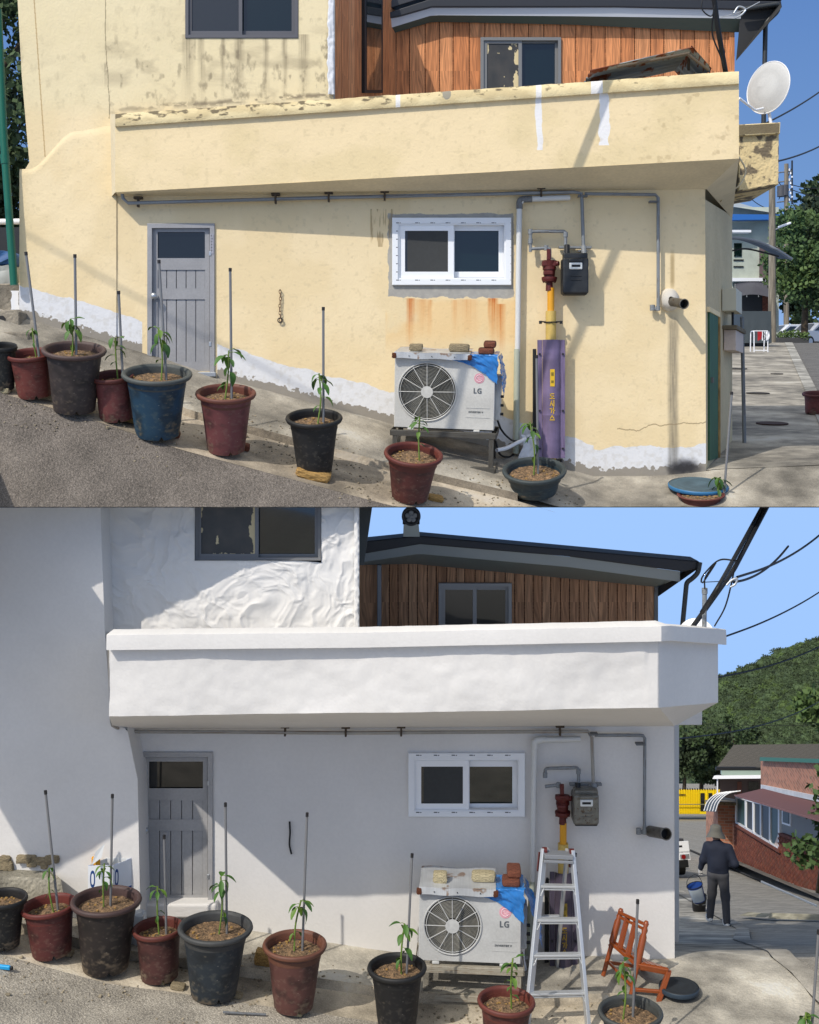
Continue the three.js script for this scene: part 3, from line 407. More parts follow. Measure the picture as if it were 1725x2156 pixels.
{ // stay pole with cable that leans from the parapet, and wires
  solo('cable_bundle', [pipe([P(1499, -40, .5), P(1512, 60, .35), P(1528, 152, .15)], .022), wire([P(1490, -30, .5), P(1478, 18, .5), P(1498, 34, .48), P(1506, 10, .5)], .006), wire([P(1504, 20, .5), P(1500, 70, .4), P(1518, 120, .3), P(1526, 148, .2)], .007)], M.wireB, 'thick black cable bundle dropping onto the right end of the cream parapet', 'cable');
  solo('wire_clamp', [wire([P(1545, 28, .4), P(1556, 14, .4), P(1570, 20, .4), P(1560, 32, .4), P(1548, 38, .4)], .008), wire([P(1520, 36, .4), P(1556, 26, .4), P(1600, 4, .4)], .004)], M.alu, 'tangled silver wire clamp beside the black roof edge of the timber house', 'clamp');
  const w = (a, b, s, r, l) => solo('overhead_wire', sag(a, b, s, r), M.wireB, l, 'wire');
  w(P(1556, 284, -4), P(1790, 142, -10), .1, .012, 'upper overhead wire crossing the blue sky beside the dish');
  w(P(1610, 345, -4), P(1790, 266, -10), .1, .012, 'overhead wire crossing the blue sky just below the corner balcony');
  // service cables strung high across the lane; they throw the long thin shadows on the cream wall
  const above = (u, v, t) => P(u, v, 0).addScaledVector(sunDir, t);
  solo('service_cable', sag(above(1500, 60, 1.2), above(1010, 1180, 5.6), .02, .03), M.wireB, 'thick service cable strung above the lane before the cream house', 'cable');
  solo('service_cable', sag(above(-40, 440, 7.5), above(900, 960, 7.5), .02, .012), M.wireB, 'thin service cable strung above the lane before the cream house', 'cable');
  solo('hose', wire([P(1556, 330, -.6), P(1570, 360, -.6), P(1555, 392, -.6), P(1528, 408, -.7), P(1518, 425, -.8)], .008), mat([.6, .52, .36], .8), 'pale cable hanging from the corner balcony of the cream house', 'cable');
}

upper(false);
// ================================================================ WHITE HOUSE (lower place)
const whiteHouse = thing('white_house', 'white painted plaster house with rough upper wall and broad parapet', 'house');
const whiteM = mat([.81, .79, .758], .85, { map: MP.smooth, bumpMap: rep(MP.plasterB, 1.1), bumpScale: .002 }), whiteRough = mat([.74, .72, .685], .8);
{
  const r3 = (x, y) => { const wx = x + .35 * fbm(x * 3, y * 3, 3, 201), wy = y + .35 * fbm(x * 3 + 9, y * 3, 3, 203); const a = 1 - Math.abs(2 * fbm(wx * 4.4, wy * 4.4, 4, 205) - 1), b = fbm(wx * 7, wy * 9, 4, 207); const e = 1 - Math.abs(2 * fbm(wx * 6.5 + 4, wy * 5 + 2, 3, 209) - 1); return .015 * a * a * a + .026 * b + .012 * e * e * e; };
  mesh('main_wall', slab([[255, 1490], [1420, 1480], [1421, 2040], [880, 2050], [300, 1980], [262, 1960]], 0, .3, { holes: [rect(298, 1592, 442, 1910), rect(866, 1594, 1100, 1712)] }), whiteM, whiteHouse);
  mesh('corner_wall', quads([[P(1420.5, 2040, .002), P(1421, 2080, -3), P(1416, 1480, -3), P(1420, 1480, .002)]]), whiteM, whiteHouse);
  for (const [x0, y0, x1, y1] of [[285, 1580, 455, 1925], [850, 1580, 1115, 1725], [395, 1050, 690, 1200]]) mesh('room', (() => { const f = [P(x0, y0, -.302), P(x1, y0, -.302), P(x1, y1, -.302), P(x0, y1, -.302)], k = f.map(p => new V3(p.x, p.y, -1.3)); return quads([[k[3], k[2], k[1], k[0]], [f[0], f[1], k[1], k[0]], [k[3], k[2], f[2], f[3]], [k[3], f[3], f[0], k[0]], [f[2], k[2], k[1], f[1]]]); })(), mat([.05, .05, .05], .9), whiteHouse);
  mesh('back_wall', quads([[P(250, 2050, -3), P(1430, 2050, -3), P(1430, 1480, -3), P(250, 1480, -3)]]), whiteM, whiteHouse);
  // left wall stands forward
  mesh('left_wall', grid((s, t) => { const v = lerp(1046, 1990, t), e = pl([[1046, 211], [1330, 221], [1526, 236], [1534, 268], [1640, 290], [1990, 297]], v), u = lerp(-300, e, s), q = P(u, v, .3); q.z += .022 * (fbm(q.x * 2.2, q.y * 2.2, 4, 211) - .5) * sst(1560, 1680, v) + .01 * (fbm(q.x, q.y * 2, 3, 213) - .5); return q; }, 90, 130), whiteM, whiteHouse);
  mesh('left_wall_edge', (() => { const q = [], ed = [[1046, 211], [1330, 221], [1526, 236], [1534, 268], [1640, 290], [1990, 297]]; for (let i = 0; i + 1 < ed.length; i++) { const [v0, a] = ed[i], [v1, b] = ed[i + 1]; const f = P(a, v0, .3), g = P(b, v1, .3); q.push([g, new V3(g.x, g.y, -.2), new V3(f.x, f.y, -.2), f]); } return quads(q); })(), whiteM, whiteHouse);
  // rough upper storey
  const U = [210, 1049, 757, 1336];
  mesh('rough_wall', grid((s, t) => { const u = lerp(U[0], U[2], s), v = lerp(lerp(U[1], 1064, sst(620, 720, u)), U[3], t), q = P(u, v, .06); q.z += r3(q.x, q.y) * sst(0, .02, s) - .045; return q; }, 340, 200, (s, t) => { const u = lerp(U[0], U[2], s), v = lerp(U[1], U[3], t); return u > 409 && u < 676 && v < 1181; }), whiteRough, whiteHouse);
  mesh('window_reveal', quads([[P(410, 1050, .05), P(410, 1181, .05), P(410, 1181, -.1), P(410, 1050, -.1)], [P(410, 1180, .06), P(676, 1180, .06), P(676, 1180, -.1), P(410, 1180, -.1)], [P(676, 1050, .05), P(676, 1181, .05), P(676, 1181, -.1), P(676, 1050, -.1)]]), whiteRough, whiteHouse);
  darkWindow(whiteHouse, 410, 1048, 677, 1181, .01, 0x77787a, true);
  mesh('ragged_edge', grid((s, t) => { const v = lerp(1065, 1332, t), u = lerp(746, 757 - 5 * Math.abs(vn(v * .12, 2, 5) - .5), s), q = P(u, v, .05); q.z += .01 + .016 * vn(v * .12, s * 3, 8) * (s > 0 && s < 1 ? 1 : .2); return q; }, 5, 120), whiteRough, whiteHouse);
  mesh('rough_wall_end', quads([[P(757, 1340, .06), P(757, 1340, -.6), P(757, 1062, -.6), P(757, 1066, .05)]]), mat([.45, .46, .47], .5, { metalness: .3 }), whiteHouse);
  // parapet
  const ZP = 1.35, A = [230, ZP], B = [1388, ZP], C = [1512, .05];
  const plan = s => { const k = .9; return s < k ? [lerp(A[0], B[0], s / k), ZP] : [lerp(B[0], C[0], (s - k) / (1 - k)), lerp(ZP, C[1], (s - k) / (1 - k))]; };
  const topv = u => pl([[230, 1332], [757, 1327], [1388, 1314], [1512, 1323]], u), botv = u => pl([[230, 1508], [1388, 1490], [1512, 1479]], u);
  const PQ = (s, v, o = 0) => { const [u, z] = plan(s), q = P(u, v, z); if (s <= .9) q.z += o; else { q.x += o * .75; q.z += o * .6; } return q; };
  mesh('parapet', grid((s, t) => { const u = plan(s)[0], v = lerp(topv(u) + 14, botv(u), t), q = PQ(s, v); q.z += (.05 * (fbm(q.x * 1.5, q.y * 2.2, 4, 221) - .5) + .008 * fbm(q.x * 12, q.y * 12, 2, 8)) * (s < .88 ? 1 : .25); return q; }, 260, 40), whiteM, whiteHouse);
  mesh('coping', toCreasedNormals(grid((s, t) => { const k = [[0, -.12], [0, .055], [.03, .066], [.5, .07], [1, .07], [1.02, .06], [1.0, -.04]][Math.round(t * 6)], u = plan(s)[0], q = PQ(s, topv(u) + k[0] * 32 + 1.5 * (fbm(s * 40, 2, 3, 3) - .5) * (k[0] < .1 ? 1 : .4), k[1]); return q; }, 200, 6), .5), whiteM, whiteHouse);
  const q = [], N = 40; for (let i = 0; i < N; i++) { const f = s => PQ(s, botv(plan(s)[0])), w = s => P(lerp(240, 1421, clamp(s / .9)), lerp(1536, 1528, s), .001); q.push([w(i / N), w((i + 1) / N), f((i + 1) / N), f(i / N)]); }
  mesh('soffit', quads(q), whiteM, whiteHouse);
  mesh('parapet_inside', quads([[P(230, 1500, 1.22), P(1390, 1490, 1.22), P(1390, 1322, 1.22), P(230, 1338, 1.22)]]), whiteM, whiteHouse);
  mesh('terrace_floor', quads([[P(230, 1440, 1.2), P(1400, 1430, 1.2), P(1500, 1420, -3), P(230, 1420, -3)]]), mat([.45, .45, .44], .9), whiteHouse);
  mesh('parapet_left_end', quads([[P(230, 1508, ZP), P(240, 1520, 0), P(230, 1330, 0), P(230, 1332, ZP)]]), whiteM, whiteHouse);
  mesh('corner_beam', bx(1418, 1494, 1479, 1527, -.9, .6, .01), whiteM, whiteHouse);
  mesh('foot_strip', bx(286, 1904, 456, 1934, .1, .16, .02), whiteM, whiteHouse);
  vinylWindow(whiteHouse, 860, 1586, 1106, 1720, .03);
  boardDoor(whiteHouse, 292, 1584, 448, 1912, 0, 0xb4b3b2, 'grey metal door with a glazed top');
}
{ // timber house behind the white parapet
  const Z = -2.5, h = thing('timber_house', 'brown timber clad house with black gable roof behind the white parapet', 'house');
  const eave = [[757, 1186], [870, 1184], [1390, 1232]];
  mesh('core_wall', slab([[700, 1150], [870, 1150], [1384, 1190], [1384, 1500], [700, 1500]], Z - .03, .15, { holes: [rect(932, 1240, 1072, 1420)] }), mat([.08, .055, .04], .9), h);
  planks(h, 802, 1382, x => pl(eave, x), 1440, Z, 20, plankDull, [[924, 1230, 1078, 1440]]);
  mesh('corner_trim', slab(rect(1378, 1215, 1386, 1440), Z + .02, .05), M.pipeDull, h);
  mesh('corner_post', slab(rect(795, 1190, 803, 1440), Z + .1, .06), M.aluDull, h);
  mesh('side_panel', slab(rect(757, 1188, 794, 1440), Z + .04, .03), plankDull[1], h);
  darkWindow(h, 924, 1228, 1078, 1425, Z + .04, 0x9b9d9f, false); mesh('window_back', slab(rect(928, 1235, 1074, 1430), Z - .2, .02), M.black, h);
  const zf = -1.9, up = [[760, 1168], [882, 1150], [1200, 1178], [1440, 1210]];
  const roof = mesh('roof', slab([[745, 1166], [765, 1140], [884, 1128], [1472, 1182], [1474, 1196], [1440, 1204], [1200, 1172], [884, 1146], [745, 1170]], zf + .08, .35, { bevel: .01 }), mat([.025, .027, .033], .5), h);
  const sh = (A, za, B, zb, m, n) => { const q = []; for (let i = 0; i < 40; i++) { const a = lerp(757, 1432, i / 40), b = lerp(757, 1432, (i + 1) / 40); q.push([P(a, pl(B, a), zb), P(b, pl(B, b), zb), P(b, pl(A, b), za), P(a, pl(A, a), za)]); } return mesh(n, quads(q), m, roof); };
  sh(up.map(([a, b]) => [a, b - 6]), zf + .03, up.map(([a, b]) => [a, b + 16]), zf, mat([.30, .34, .36], .35, { metalness: .3 }), 'fascia');
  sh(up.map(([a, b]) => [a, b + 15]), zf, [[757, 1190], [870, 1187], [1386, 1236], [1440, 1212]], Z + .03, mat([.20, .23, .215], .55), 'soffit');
  mesh('roof_sheet', quads([[P(745, 1166, zf + .08), P(884, 1130, zf + .08), P(884, 1140, -6), P(745, 1176, -6)], [P(884, 1130, zf + .08), P(1472, 1183, zf + .08), P(1472, 1190, -6), P(884, 1140, -6)]]), mat([.03, .033, .04], .5), roof);
  mesh('eave_return', hexa([P(1386, 1238, Z), P(1470, 1184, zf), P(1472, 1196, zf), P(1386, 1256, Z)], [P(1380, 1236, Z - .5), P(1462, 1184, -4), P(1464, 1198, -4), P(1380, 1256, Z - .5)]), mat([.03, .03, .03], .7), roof);
  mesh('gutter', pipe([P(1474, 1184, zf + .1), P(1470, 1206, zf + .1), P(1458, 1218, zf + .1), P(1446, 1226, zf + .1), P(1436, 1330, zf + .1)], .022, { bend: .05 }), mat([.03, .034, .036], .4), roof);
  mesh('left_roof_end', slab([[757, 1050], [786, 1050], [766, 1190], [757, 1190]], -.4, .1), mat([.06, .065, .06], .6), h);
  // ridge end tile: tube and round end disc
  const o = thing('ridge_end_tile', 'round black ridge end tile with a grey face on the roof gable', 'roof ornament', P(866, 1128, zf + .1));
  const Lp = (u, v, z) => P(u, v, z).sub(o.position);
  const c = Lp(866, 1086, zf + .12); mesh('disc', cyl(.085, .085, c, c.clone().add(new V3(0, 0, .07)), 36), M.black, o);
  mesh('ring', (() => { const g = new THREE.TorusGeometry(.072, .008, 8, 40); g.translate(c.x, c.y, c.z + .072); return g; })(), mat([.06, .06, .065], .5), o);
  mesh('crest', (() => { const g = []; for (let i = 0; i < 5; i++) { const a = PI / 2 + i * 2 * PI / 5, s = new THREE.SphereGeometry(.022, 12, 8); s.scale(1, 1, .4); s.translate(c.x + .033 * Math.cos(a), c.y + .033 * Math.sin(a), c.z + .075); g.push(s); } const s = new THREE.SphereGeometry(.024, 12, 8); s.scale(1, .7, .5); s.translate(c.x, c.y, c.z + .08); g.push(s); return g; })(), mat([.30, .31, .32], .6), o);
  mesh('disc_shoulder', hexa([Lp(848, 1086, zf + .17), Lp(884, 1086, zf + .17), Lp(884, 1104, zf + .17), Lp(848, 1104, zf + .17)], [Lp(848, 1086, zf + .1), Lp(884, 1086, zf + .1), Lp(884, 1104, zf + .1), Lp(848, 1104, zf + .1)]), M.black, o);
  mesh('collar', hexa([Lp(850, 1104, zf + .15), Lp(882, 1104, zf + .15), Lp(884, 1130, zf + .12), Lp(849, 1130, zf + .12)], [Lp(850, 1104, zf - .2), Lp(882, 1104, zf - .2), Lp(884, 1130, zf - .2), Lp(849, 1130, zf - .2)]), mat([.36, .42, .44], .3, { metalness: .4 }), o);
}
{ // dish, post and cables above the right end of the white parapet
  const d = thing('satellite_dish', 'white satellite dish peeping over the white parapet', 'dish', P(1466, 1340, -.5)); const g = new THREE.SphereGeometry(.26, 32, 12, 0, 2 * PI, 0, .6); g.scale(1, .5, 1); g.translate(0, -.12, 0); g.rotateX(PI / 2 - .3); g.rotateY(-.3); mesh('reflector', g, M.white, d); mesh('mast', cyl(.015, .015, new V3(0, -.45, -.08), new V3(0, 0, -.06), 10), M.pipeGrey, d);
  solo('cable_post', [cyl(.017, .017, P(1483, 1330, .25), P(1484, 1238, .25), 10), cyl(.021, .021, P(1484, 1250, .25), P(1484, 1238, .25), 10)], M.pipeGrey, 'short grey steel post rising from the white parapet corner', 'post');
  solo('cable_bundle', [pipe([P(1616, 1066, -1.2), P(1545, 1200, -.3), P(1455, 1325, .2)], .019), wire([P(1606, 1066, -1.2), P(1552, 1165, -.4), P(1510, 1240, .6), P(1478, 1290, .3)], .017)], M.wireB, 'thick black cable bundle slanting down to the white parapet corner', 'cable');
  solo('drop_cable', [wire([P(1546, 1180, .8), P(1520, 1178, .7), P(1495, 1195, .5), P(1477, 1220, .4), P(1478, 1228, .4), P(1495, 1205, .4), P(1508, 1184, .5), P(1486, 1215, .4), P(1484, 1240, .26)], .006, 80), wire([P(1550, 1180, .8), P(1540, 1230, .7), P(1528, 1275, .6), P(1505, 1318, .3)], .006), wire([P(1478, 1226, .3), P(1520, 1224, .5), P(1560, 1222, .8)], .003)], M.wireB, 'thin black drop cables looping round the grey post', 'cable');
  solo('wire_clamp', wire([P(1530, 1232, .8), P(1540, 1222, .8), P(1552, 1218, .8), P(1548, 1230, .8), P(1538, 1236, .8)], .008), M.alu, 'silver wire clamp on the black cable bundle', 'clamp');
  const w = (a, b, s, l) => solo('overhead_wire', sag(a, b, s, .009), M.wireB, l, 'wire');
  w(P(1552, 1215, .8), P(1800, 1050, -3), .12, 'highest overhead wire running from the silver clamp to the right'); w(P(1545, 1226, .8), P(1660, 1150, -1), .06, 'short lower wire joining the highest overhead wire');
  w(P(1522, 1342, -2), P(1800, 1190, -8), .1, 'overhead wire crossing the pale sky above the wooded hill'); w(P(1512, 1426, -2), P(1800, 1318, -8), .1, 'overhead wire skimming the crest of the wooded hill'); w(P(1424, 1556, -4), P(1800, 1420, -20), .3, 'overhead wire crossing in front of the wooded hill'); w(P(1424, 1520, -30), P(1800, 1522, -30), .1, 'level overhead wire low across the wooded hill');
}
// ================================================================ POTTED PEPPER PLANTS
const leafGeos = [0, 1, 2].map(k => { // a folded drooping leaf along +y, 1 long
  const pos = [], idx = [], n = 6; for (let i = 0; i <= n; i++) { const t = i / n, w = .27 * Math.pow(Math.sin(PI * Math.min(1, t * .93 + .03)), .8) * (1 - .25 * t) * (1 + .15 * k - .1), y = t * (1 - .06 * t), z = -(.25 + .15 * k) * t * t; pos.push(-w, y, z + w * .45, 0, y, z, w, y, z + w * .45); }
  for (let i = 0; i < n; i++) { const a = i * 3; idx.push(a, a + 1, a + 4, a, a + 4, a + 3, a + 1, a + 2, a + 5, a + 1, a + 5, a + 4); }
  const g = new THREE.BufferGeometry(); g.setAttribute('position', new THREE.Float32BufferAttribute(pos, 3)); g.setAttribute('uv', new THREE.Float32BufferAttribute(new Float32Array(pos.length / 3 * 2), 2)); g.setIndex(idx); g.computeVertexNormals(); return g;
});
const leafMs = [M.leafA, M.leafB, M.leafC, M.leafA];
function seedling(parent, a, b, size, n, droop = .8) { // stem from a to b (local), leaves along the upper part
  const p = new THREE.Group(); p.name = 'plant'; parent.add(p); const d = b.clone().sub(a), L = d.length(), mid = a.clone().lerp(b, .5).add(new V3(rr(-.05, .05) * L, 0, rr(-.05, .05) * L));
  mesh('stem', wire([a, mid, b], .0045 + L * .004, 16, 6), M.stem, p); const cv = new THREE.CatmullRomCurve3([a, mid, b]);
  for (let i = 0; i < n; i++) {
    const t = i < n * .55 ? rr(.78, 1) : rr(.25, .85), o = cv.getPoint(t), az = i * 2.4 + rr(-.5, .5), el = t > .95 ? rr(-.7, .5) : rr(-1.35, -.2) * droop, len = size * rr(.7, 1.15) * (t < .5 ? .75 : 1);
    const dir = new V3(Math.cos(az) * Math.cos(el), Math.sin(el), Math.sin(az) * Math.cos(el)), q = o.clone().addScaledVector(dir.clone().setY(Math.abs(dir.y) * .4 + .1), len * .35);
    mesh('leaf_stalk', wire([o, o.clone().lerp(q, .5).add(new V3(0, .006, 0)), q], .0022, 5, 4), M.stem, p);
    const m = mesh('leaf', leafGeos[i % 3], leafMs[Math.floor(rnd() * 4)], p), up = new V3(0, 1, 0).addScaledVector(dir, -dir.y).normalize(), x = dir.clone().cross(up).normalize();
    m.matrixAutoUpdate = true; m.quaternion.setFromRotationMatrix(new THREE.Matrix4().makeBasis(x, dir, x.clone().cross(dir))); m.scale.setScalar(len); m.position.copy(q);
  }
  return p;
}
const wear = (c, k) => mat(c, .62, { map: rep(MP.scuff, k, k) });
const potTex = {}; function potWall(c) { // plastic with dried soil splashed round the foot, scratches and a faint chalky bloom
  const k = new THREE.Color(c).getHSL({}), rgb = [(c >> 16) & 255, (c >> 8) & 255, c & 255]; if (potTex[c]) return potTex[c];
  const t = tex(256, 128, (x, y) => { const n = fbm(x * 10, y * 6, 5, 301 + (c & 63), 10), f = fbm(x * 40, y * 30, 3, 305, 40); let q = mixc(rgb, [rgb[0] * .7, rgb[1] * .7, rgb[2] * .7], sst(.45, .75, n)); q = mixc(q, [128, 116, 98], .28 * sst(.5, .8, f)); const d = n * .7 + f * .3 + (y < .5 ? (.5 - y) * .75 : 0); q = mixc(q, [112, 98, 80], sst(.66, .86, d) * .75); if (hsh(Math.floor(x * 200), Math.floor(y * 120), 5) > .9988) q = mixc(q, [170, 160, 145], .6); return q; });
  return potTex[c] = mat(0xffffff, .62, { map: t }); }
const dim = c => { const f = .8, r = (c >> 16) & 255, g = (c >> 8) & 255, b = c & 255, m = (r + g + b) / 3, q = v => Math.round(lerp(v, m, .12) * f); return q(r) << 16 | q(g) << 8 | q(b); };
function pot(o) {
  const G = o.low ? GL : GU, base = o.at || (o.low ? hitL : hitU)((o.b[0] + o.b[1]) / 2, o.by), tilt = o.tilt ?? (o.low ? .02 : .3), z = base.z;
  const wb = (o.b[1] - o.b[0]) / 2 * S(z); let L = (o.by - (o.r[2] + o.r[3]) / 2) * S(z);
  for (let k = 0; k < 6; k++) { const q = base.clone().add(new V3(0, L * Math.cos(tilt), L * Math.sin(tilt))), v = proj(q)[1]; L *= (o.by - (o.r[2] + o.r[3]) / 2) / (o.by - v); }
  const zr = z + L * Math.sin(tilt), R = (o.r[1] - o.r[0]) / 2 * S(zr) , cx = ((o.r[0] + o.r[1]) / 2 - MX) * S(zr), lean = -(cx - base.x) / L;
  const g = thing('potted_pepper_plant', o.label, 'potted plant', base, o.group); g.rotation.set(tilt, rr(0, .001), lean, 'ZXY'); g.updateMatrixWorld();
  const Rb = R * .84, n = 48, lip = o.lip || .05, y1 = L - lip * .6, rimW = R * .12;
  const prof = [[0, .012], [wb * .9, .01], [wb, .016]]; for (let i = 1; i <= 8; i++) { const t = i / 8, r = lerp(wb, Rb, t) + (i === 2 || i === 7 ? .002 : 0); prof.push([r, lerp(.016, y1, t)]); }
  const body = lathe([...prof], n); if (o.notch !== false) { const p = body.attributes.position; for (let i = 0; i < p.count; i++) { const y = p.getY(i), a = Math.atan2(p.getZ(i), p.getX(i)); if (y < .03) p.setY(i, y + .03 * sst(.95, 1, Math.cos((a - 1.2) * 4))); } }
  mesh('pot_wall', body, potWall(dim(o.c)), g);
  mesh('rim', lathe([[Rb - .003, y1 - .012], [R - rimW * .3, y1 - .004], [R - .006, y1 + lip * .06], [R, y1 + lip * .25], [R - .004, y1 + lip * .5], [R - rimW * .5, y1 + lip * .62], [R - rimW, y1 + lip * .55], [R - rimW * 1.35, y1 + lip * .2], [R - rimW * 1.5, y1 - .06]], n), wear(dim(o.rc || o.c), 1), g);
  const ys = y1 - (o.soil ?? .035), sr = R - rimW * 1.45; mesh('soil', (() => { const q = new THREE.CircleGeometry(sr, 40, 0, 2 * PI), gg = grid((s, t) => { const a = s * 2 * PI, r = t * sr; return { p: new V3(r * Math.cos(a), ys + .018 * (fbm(r * Math.cos(a) * 30 + 9, r * Math.sin(a) * 30 + 9, 3, 4) - .5) + .012 * (1 - t) * (1 - t), r * Math.sin(a)), uv: [r * Math.cos(a) * 3, r * Math.sin(a) * 3] }; }, 36, 9); return gg; })(), M.soil, g);
  const crumbs = []; for (let i = 0; i < 14; i++) { const a = rr(0, 6.28), r = sr * Math.sqrt(rnd()) * .92, s = stone(rr(.008, .02), rr(.006, .012), rr(.008, .016), i); s.translate(r * Math.cos(a), ys + .008, r * Math.sin(a)); crumbs.push(s); } stuff(mesh('soil_crumbs', crumbs, M.tan, g));
  const loc = (u, v, zz) => g.worldToLocal(P(u, v, zz));
  if (o.stake) { const [ua, va, ub, vb] = o.stake, top = loc(ua, va, zr - .02), bot = loc(ub, vb, zr - .02 + (o.low ? .0 : .0)); bot.y = Math.min(bot.y, ys); const q = bot.clone(); q.y = ys - .03; const dir = top.clone().sub(q); const sk = mesh('stake', cyl(.0085 * mk, .0085 * mk, q, top, 10), M.stake, g); mesh('stake_cap', cyl(.0105 * mk, .0105 * mk, top.clone().addScaledVector(dir.clone().normalize(), -.02), top.clone().addScaledVector(dir.clone().normalize(), .006), 10), M.cap, sk); }
  for (const [ua, va, ub, vb, n2, sz, dr] of o.plants || []) { const a = loc(ua, va, zr), b = loc(ub, vb, zr + .02); a.y = ys; seedling(g, a, b, sz * mk, n2, dr); }
  return g;
}
const UG = 'pots along the kerb before the cream wall', LG_ = 'pots along the kerb before the white wall';
const Q = { red: 0x8d3f37, redD: 0x6f2e28, brick: 0x8c4547, blk: 0x1d1e20, navy: 0x1d4560, slate: 0x27323b };
const upperPots = [
  { r: [-21, 37, 717, 735], b: [-15, 30], by: 820, c: 0x1b2022, rc: 0x2b3032, label: 'black pot cut off at the left edge before the concrete steps', plants: [] },
  { r: [15, 112, 733, 753], b: [40, 108], by: 836, c: Q.red, rc: 0x9c4238, label: 'red pot with leaning stake nearest the concrete steps by the cream wall', stake: [55, 532, 82, 742], plants: [[76, 743, 68, 690, 5, .05]] },
  { r: [90, 224, 719, 748], b: [114, 200], by: 865, c: 0x4a3f3e, rc: 0x7c605d, label: 'large dark brown pot with dusty pink rim before the cream wall', stake: [158, 537, 161, 736], plants: [[152, 735, 148, 672, 9, .075]] },
  { r: [192, 282, 779, 799], b: [212, 280], by: 884, c: 0x8a4240, rc: 0x8e4038, label: 'small red pot squeezed between the brown and the blue pot', stake: [250, 614, 257, 786], plants: [[247, 786, 243, 712, 7, .07]] },
  { r: [257, 405, 764, 804], b: [287, 377], by: 918, c: 0x1f4f70, rc: 0x747d7e, label: 'large blue pot with grey rim in front of the door in the cream wall', stake: [335, 549, 351, 786], plants: [[340, 786, 334, 692, 11, .08]] },
  { r: [412, 540, 811, 838], b: [438, 515], by: 951, c: 0x8b4648, rc: 0xa65d4a, label: 'brick red pot just right of the door in the cream wall', stake: [485, 566, 488, 828], plants: [[474, 828, 482, 738, 10, .085]] },
  { r: [601, 722, 859, 894], b: [627, 699], by: 994, c: 0x232427, rc: 0x2c2d2f, label: 'black pot propped on a tan stone before the cream wall', stake: [681, 648, 681, 884], plants: [[669, 880, 672, 786, 10, .08]] },
  { r: [809, 935, 927, 978], b: [825, 900], by: 1050, c: 0x6b2b25, rc: 0x9a4034, label: 'red pot without a stake before the fan unit on the cream wall', tilt: .36, plants: [[885, 952, 884, 878, 12, .06, .3]] },
  { r: [1057, 1193, 962, 1012], b: [1080, 1172], by: 1038, c: 0x1e3b4a, rc: 0x54646a, label: 'dark teal pot with grey rim before the purple pipe cover', tilt: .36, notch: false, stake: [1130, 749, 1133, 990], plants: [[1124, 985, 1116, 888, 11, .075]] },
  { r: [1426, 1526, 1034, 1046], b: [1440, 1512], by: 1048, c: 0x8d4038, rc: 0xa04a40, label: 'red pot cut off at the bottom edge below the blue lid', tilt: .2, notch: false, lip: .014, soil: .004, stake: [1541, 826, 1524, 1062], plants: [[1512, 1060, 1514, 1006, 9, .08]] },
  { r: [1690, 1760, 820, 834], b: [1697, 1752], by: 872, c: 0x8c3a34, rc: 0x97423a, label: 'red pot standing alone on the far pavement beyond the cream house', tilt: .16, plants: [] },
];
upper(true); for (const p of upperPots) pot({ ...p, group: UG }); upper(false);
const lowerPots = [
  { r: [-40, 58, 1873, 1901], b: [-28, 40], by: 1994, c: 0x151618, rc: 0x2a2b2d, label: 'black pot cut off at the left edge before the white wall', plants: [] },
  { r: [44, 161, 1886, 1919], b: [70, 150], by: 2010, c: 0x6b2c29, rc: 0xa2423a, label: 'red pot with leaning stake below the cracked step at the white wall', stake: [96, 1666, 122, 1905], plants: [[112, 1905, 104, 1828, 6, .055]] },
  { r: [150, 298, 1871, 1913], b: [175, 270], by: 2040, c: 0x2e2523, rc: 0x745754, label: 'large dark brown pot with pinkish rim before the paint box', stake: [237, 1674, 233, 1898], plants: [[219, 1895, 220, 1818, 9, .075]] },
  { r: [279, 387, 1936, 1965], b: [298, 375], by: 2060, c: 0x5e302c, rc: 0x9a4a3e, label: 'small red pot with short stake before the door in the white wall', stake: [346, 1760, 350, 1954], plants: [[335, 1955, 332, 1866, 8, .075]] },
  { r: [375, 533, 1922, 1975], b: [403, 497], by: 2096, c: 0x27333e, rc: 0x63686a, label: 'large slate blue pot with grey rim right of the door in the white wall', stake: [475, 1692, 479, 1944], plants: [[462, 1945, 465, 1846, 12, .085]] },
  { r: [553, 689, 1966, 2004], b: [578, 659], by: 2123, c: 0x70403a, rc: 0xa9694f, label: 'brown pot with terracotta rim before the bare stretch of white wall', stake: [647, 1713, 637, 1992], plants: [[620, 1990, 634, 1896, 11, .085]] },
  { r: [773, 899, 2010, 2055], b: [797, 876], by: 2166, c: 0x17181a, rc: 0x2a2c2d, label: 'black pot with gravelly soil left of the fan unit on the white wall', stake: [868, 1799, 856, 2036], plants: [[845, 2035, 852, 1945, 11, .08]] },
  { r: [1005, 1128, 2073, 2134], b: [1020, 1105], by: 2212, c: 0x6d2d28, rc: 0xa04a3c, label: 'red pot without a stake at the foot of the aluminium ladder', plants: [[1078, 2100, 1080, 2018, 12, .065, .3]] },
  { r: [1259, 1396, 2097, 2155], b: [1285, 1372], by: 2245, c: 0x27323a, rc: 0x646a6b, label: 'slate pot with grey rim in front of the broken wooden chair', stake: [1343, 1896, 1332, 2132], plants: [[1312, 2128, 1312, 2026, 11, .075]] },
  { r: [1650, 1760, 2164, 2206], b: [1665, 1745], by: 2290, c: 0x7a352f, rc: 0x98463c, label: 'pot at the bottom right corner showing only its stake and leaves', stake: [1724, 1960, 1706, 2180], plants: [[1694, 2180, 1697, 2132, 10, .08]] },
];
for (const p of lowerPots) pot({ ...p, low: true, group: LG_ });
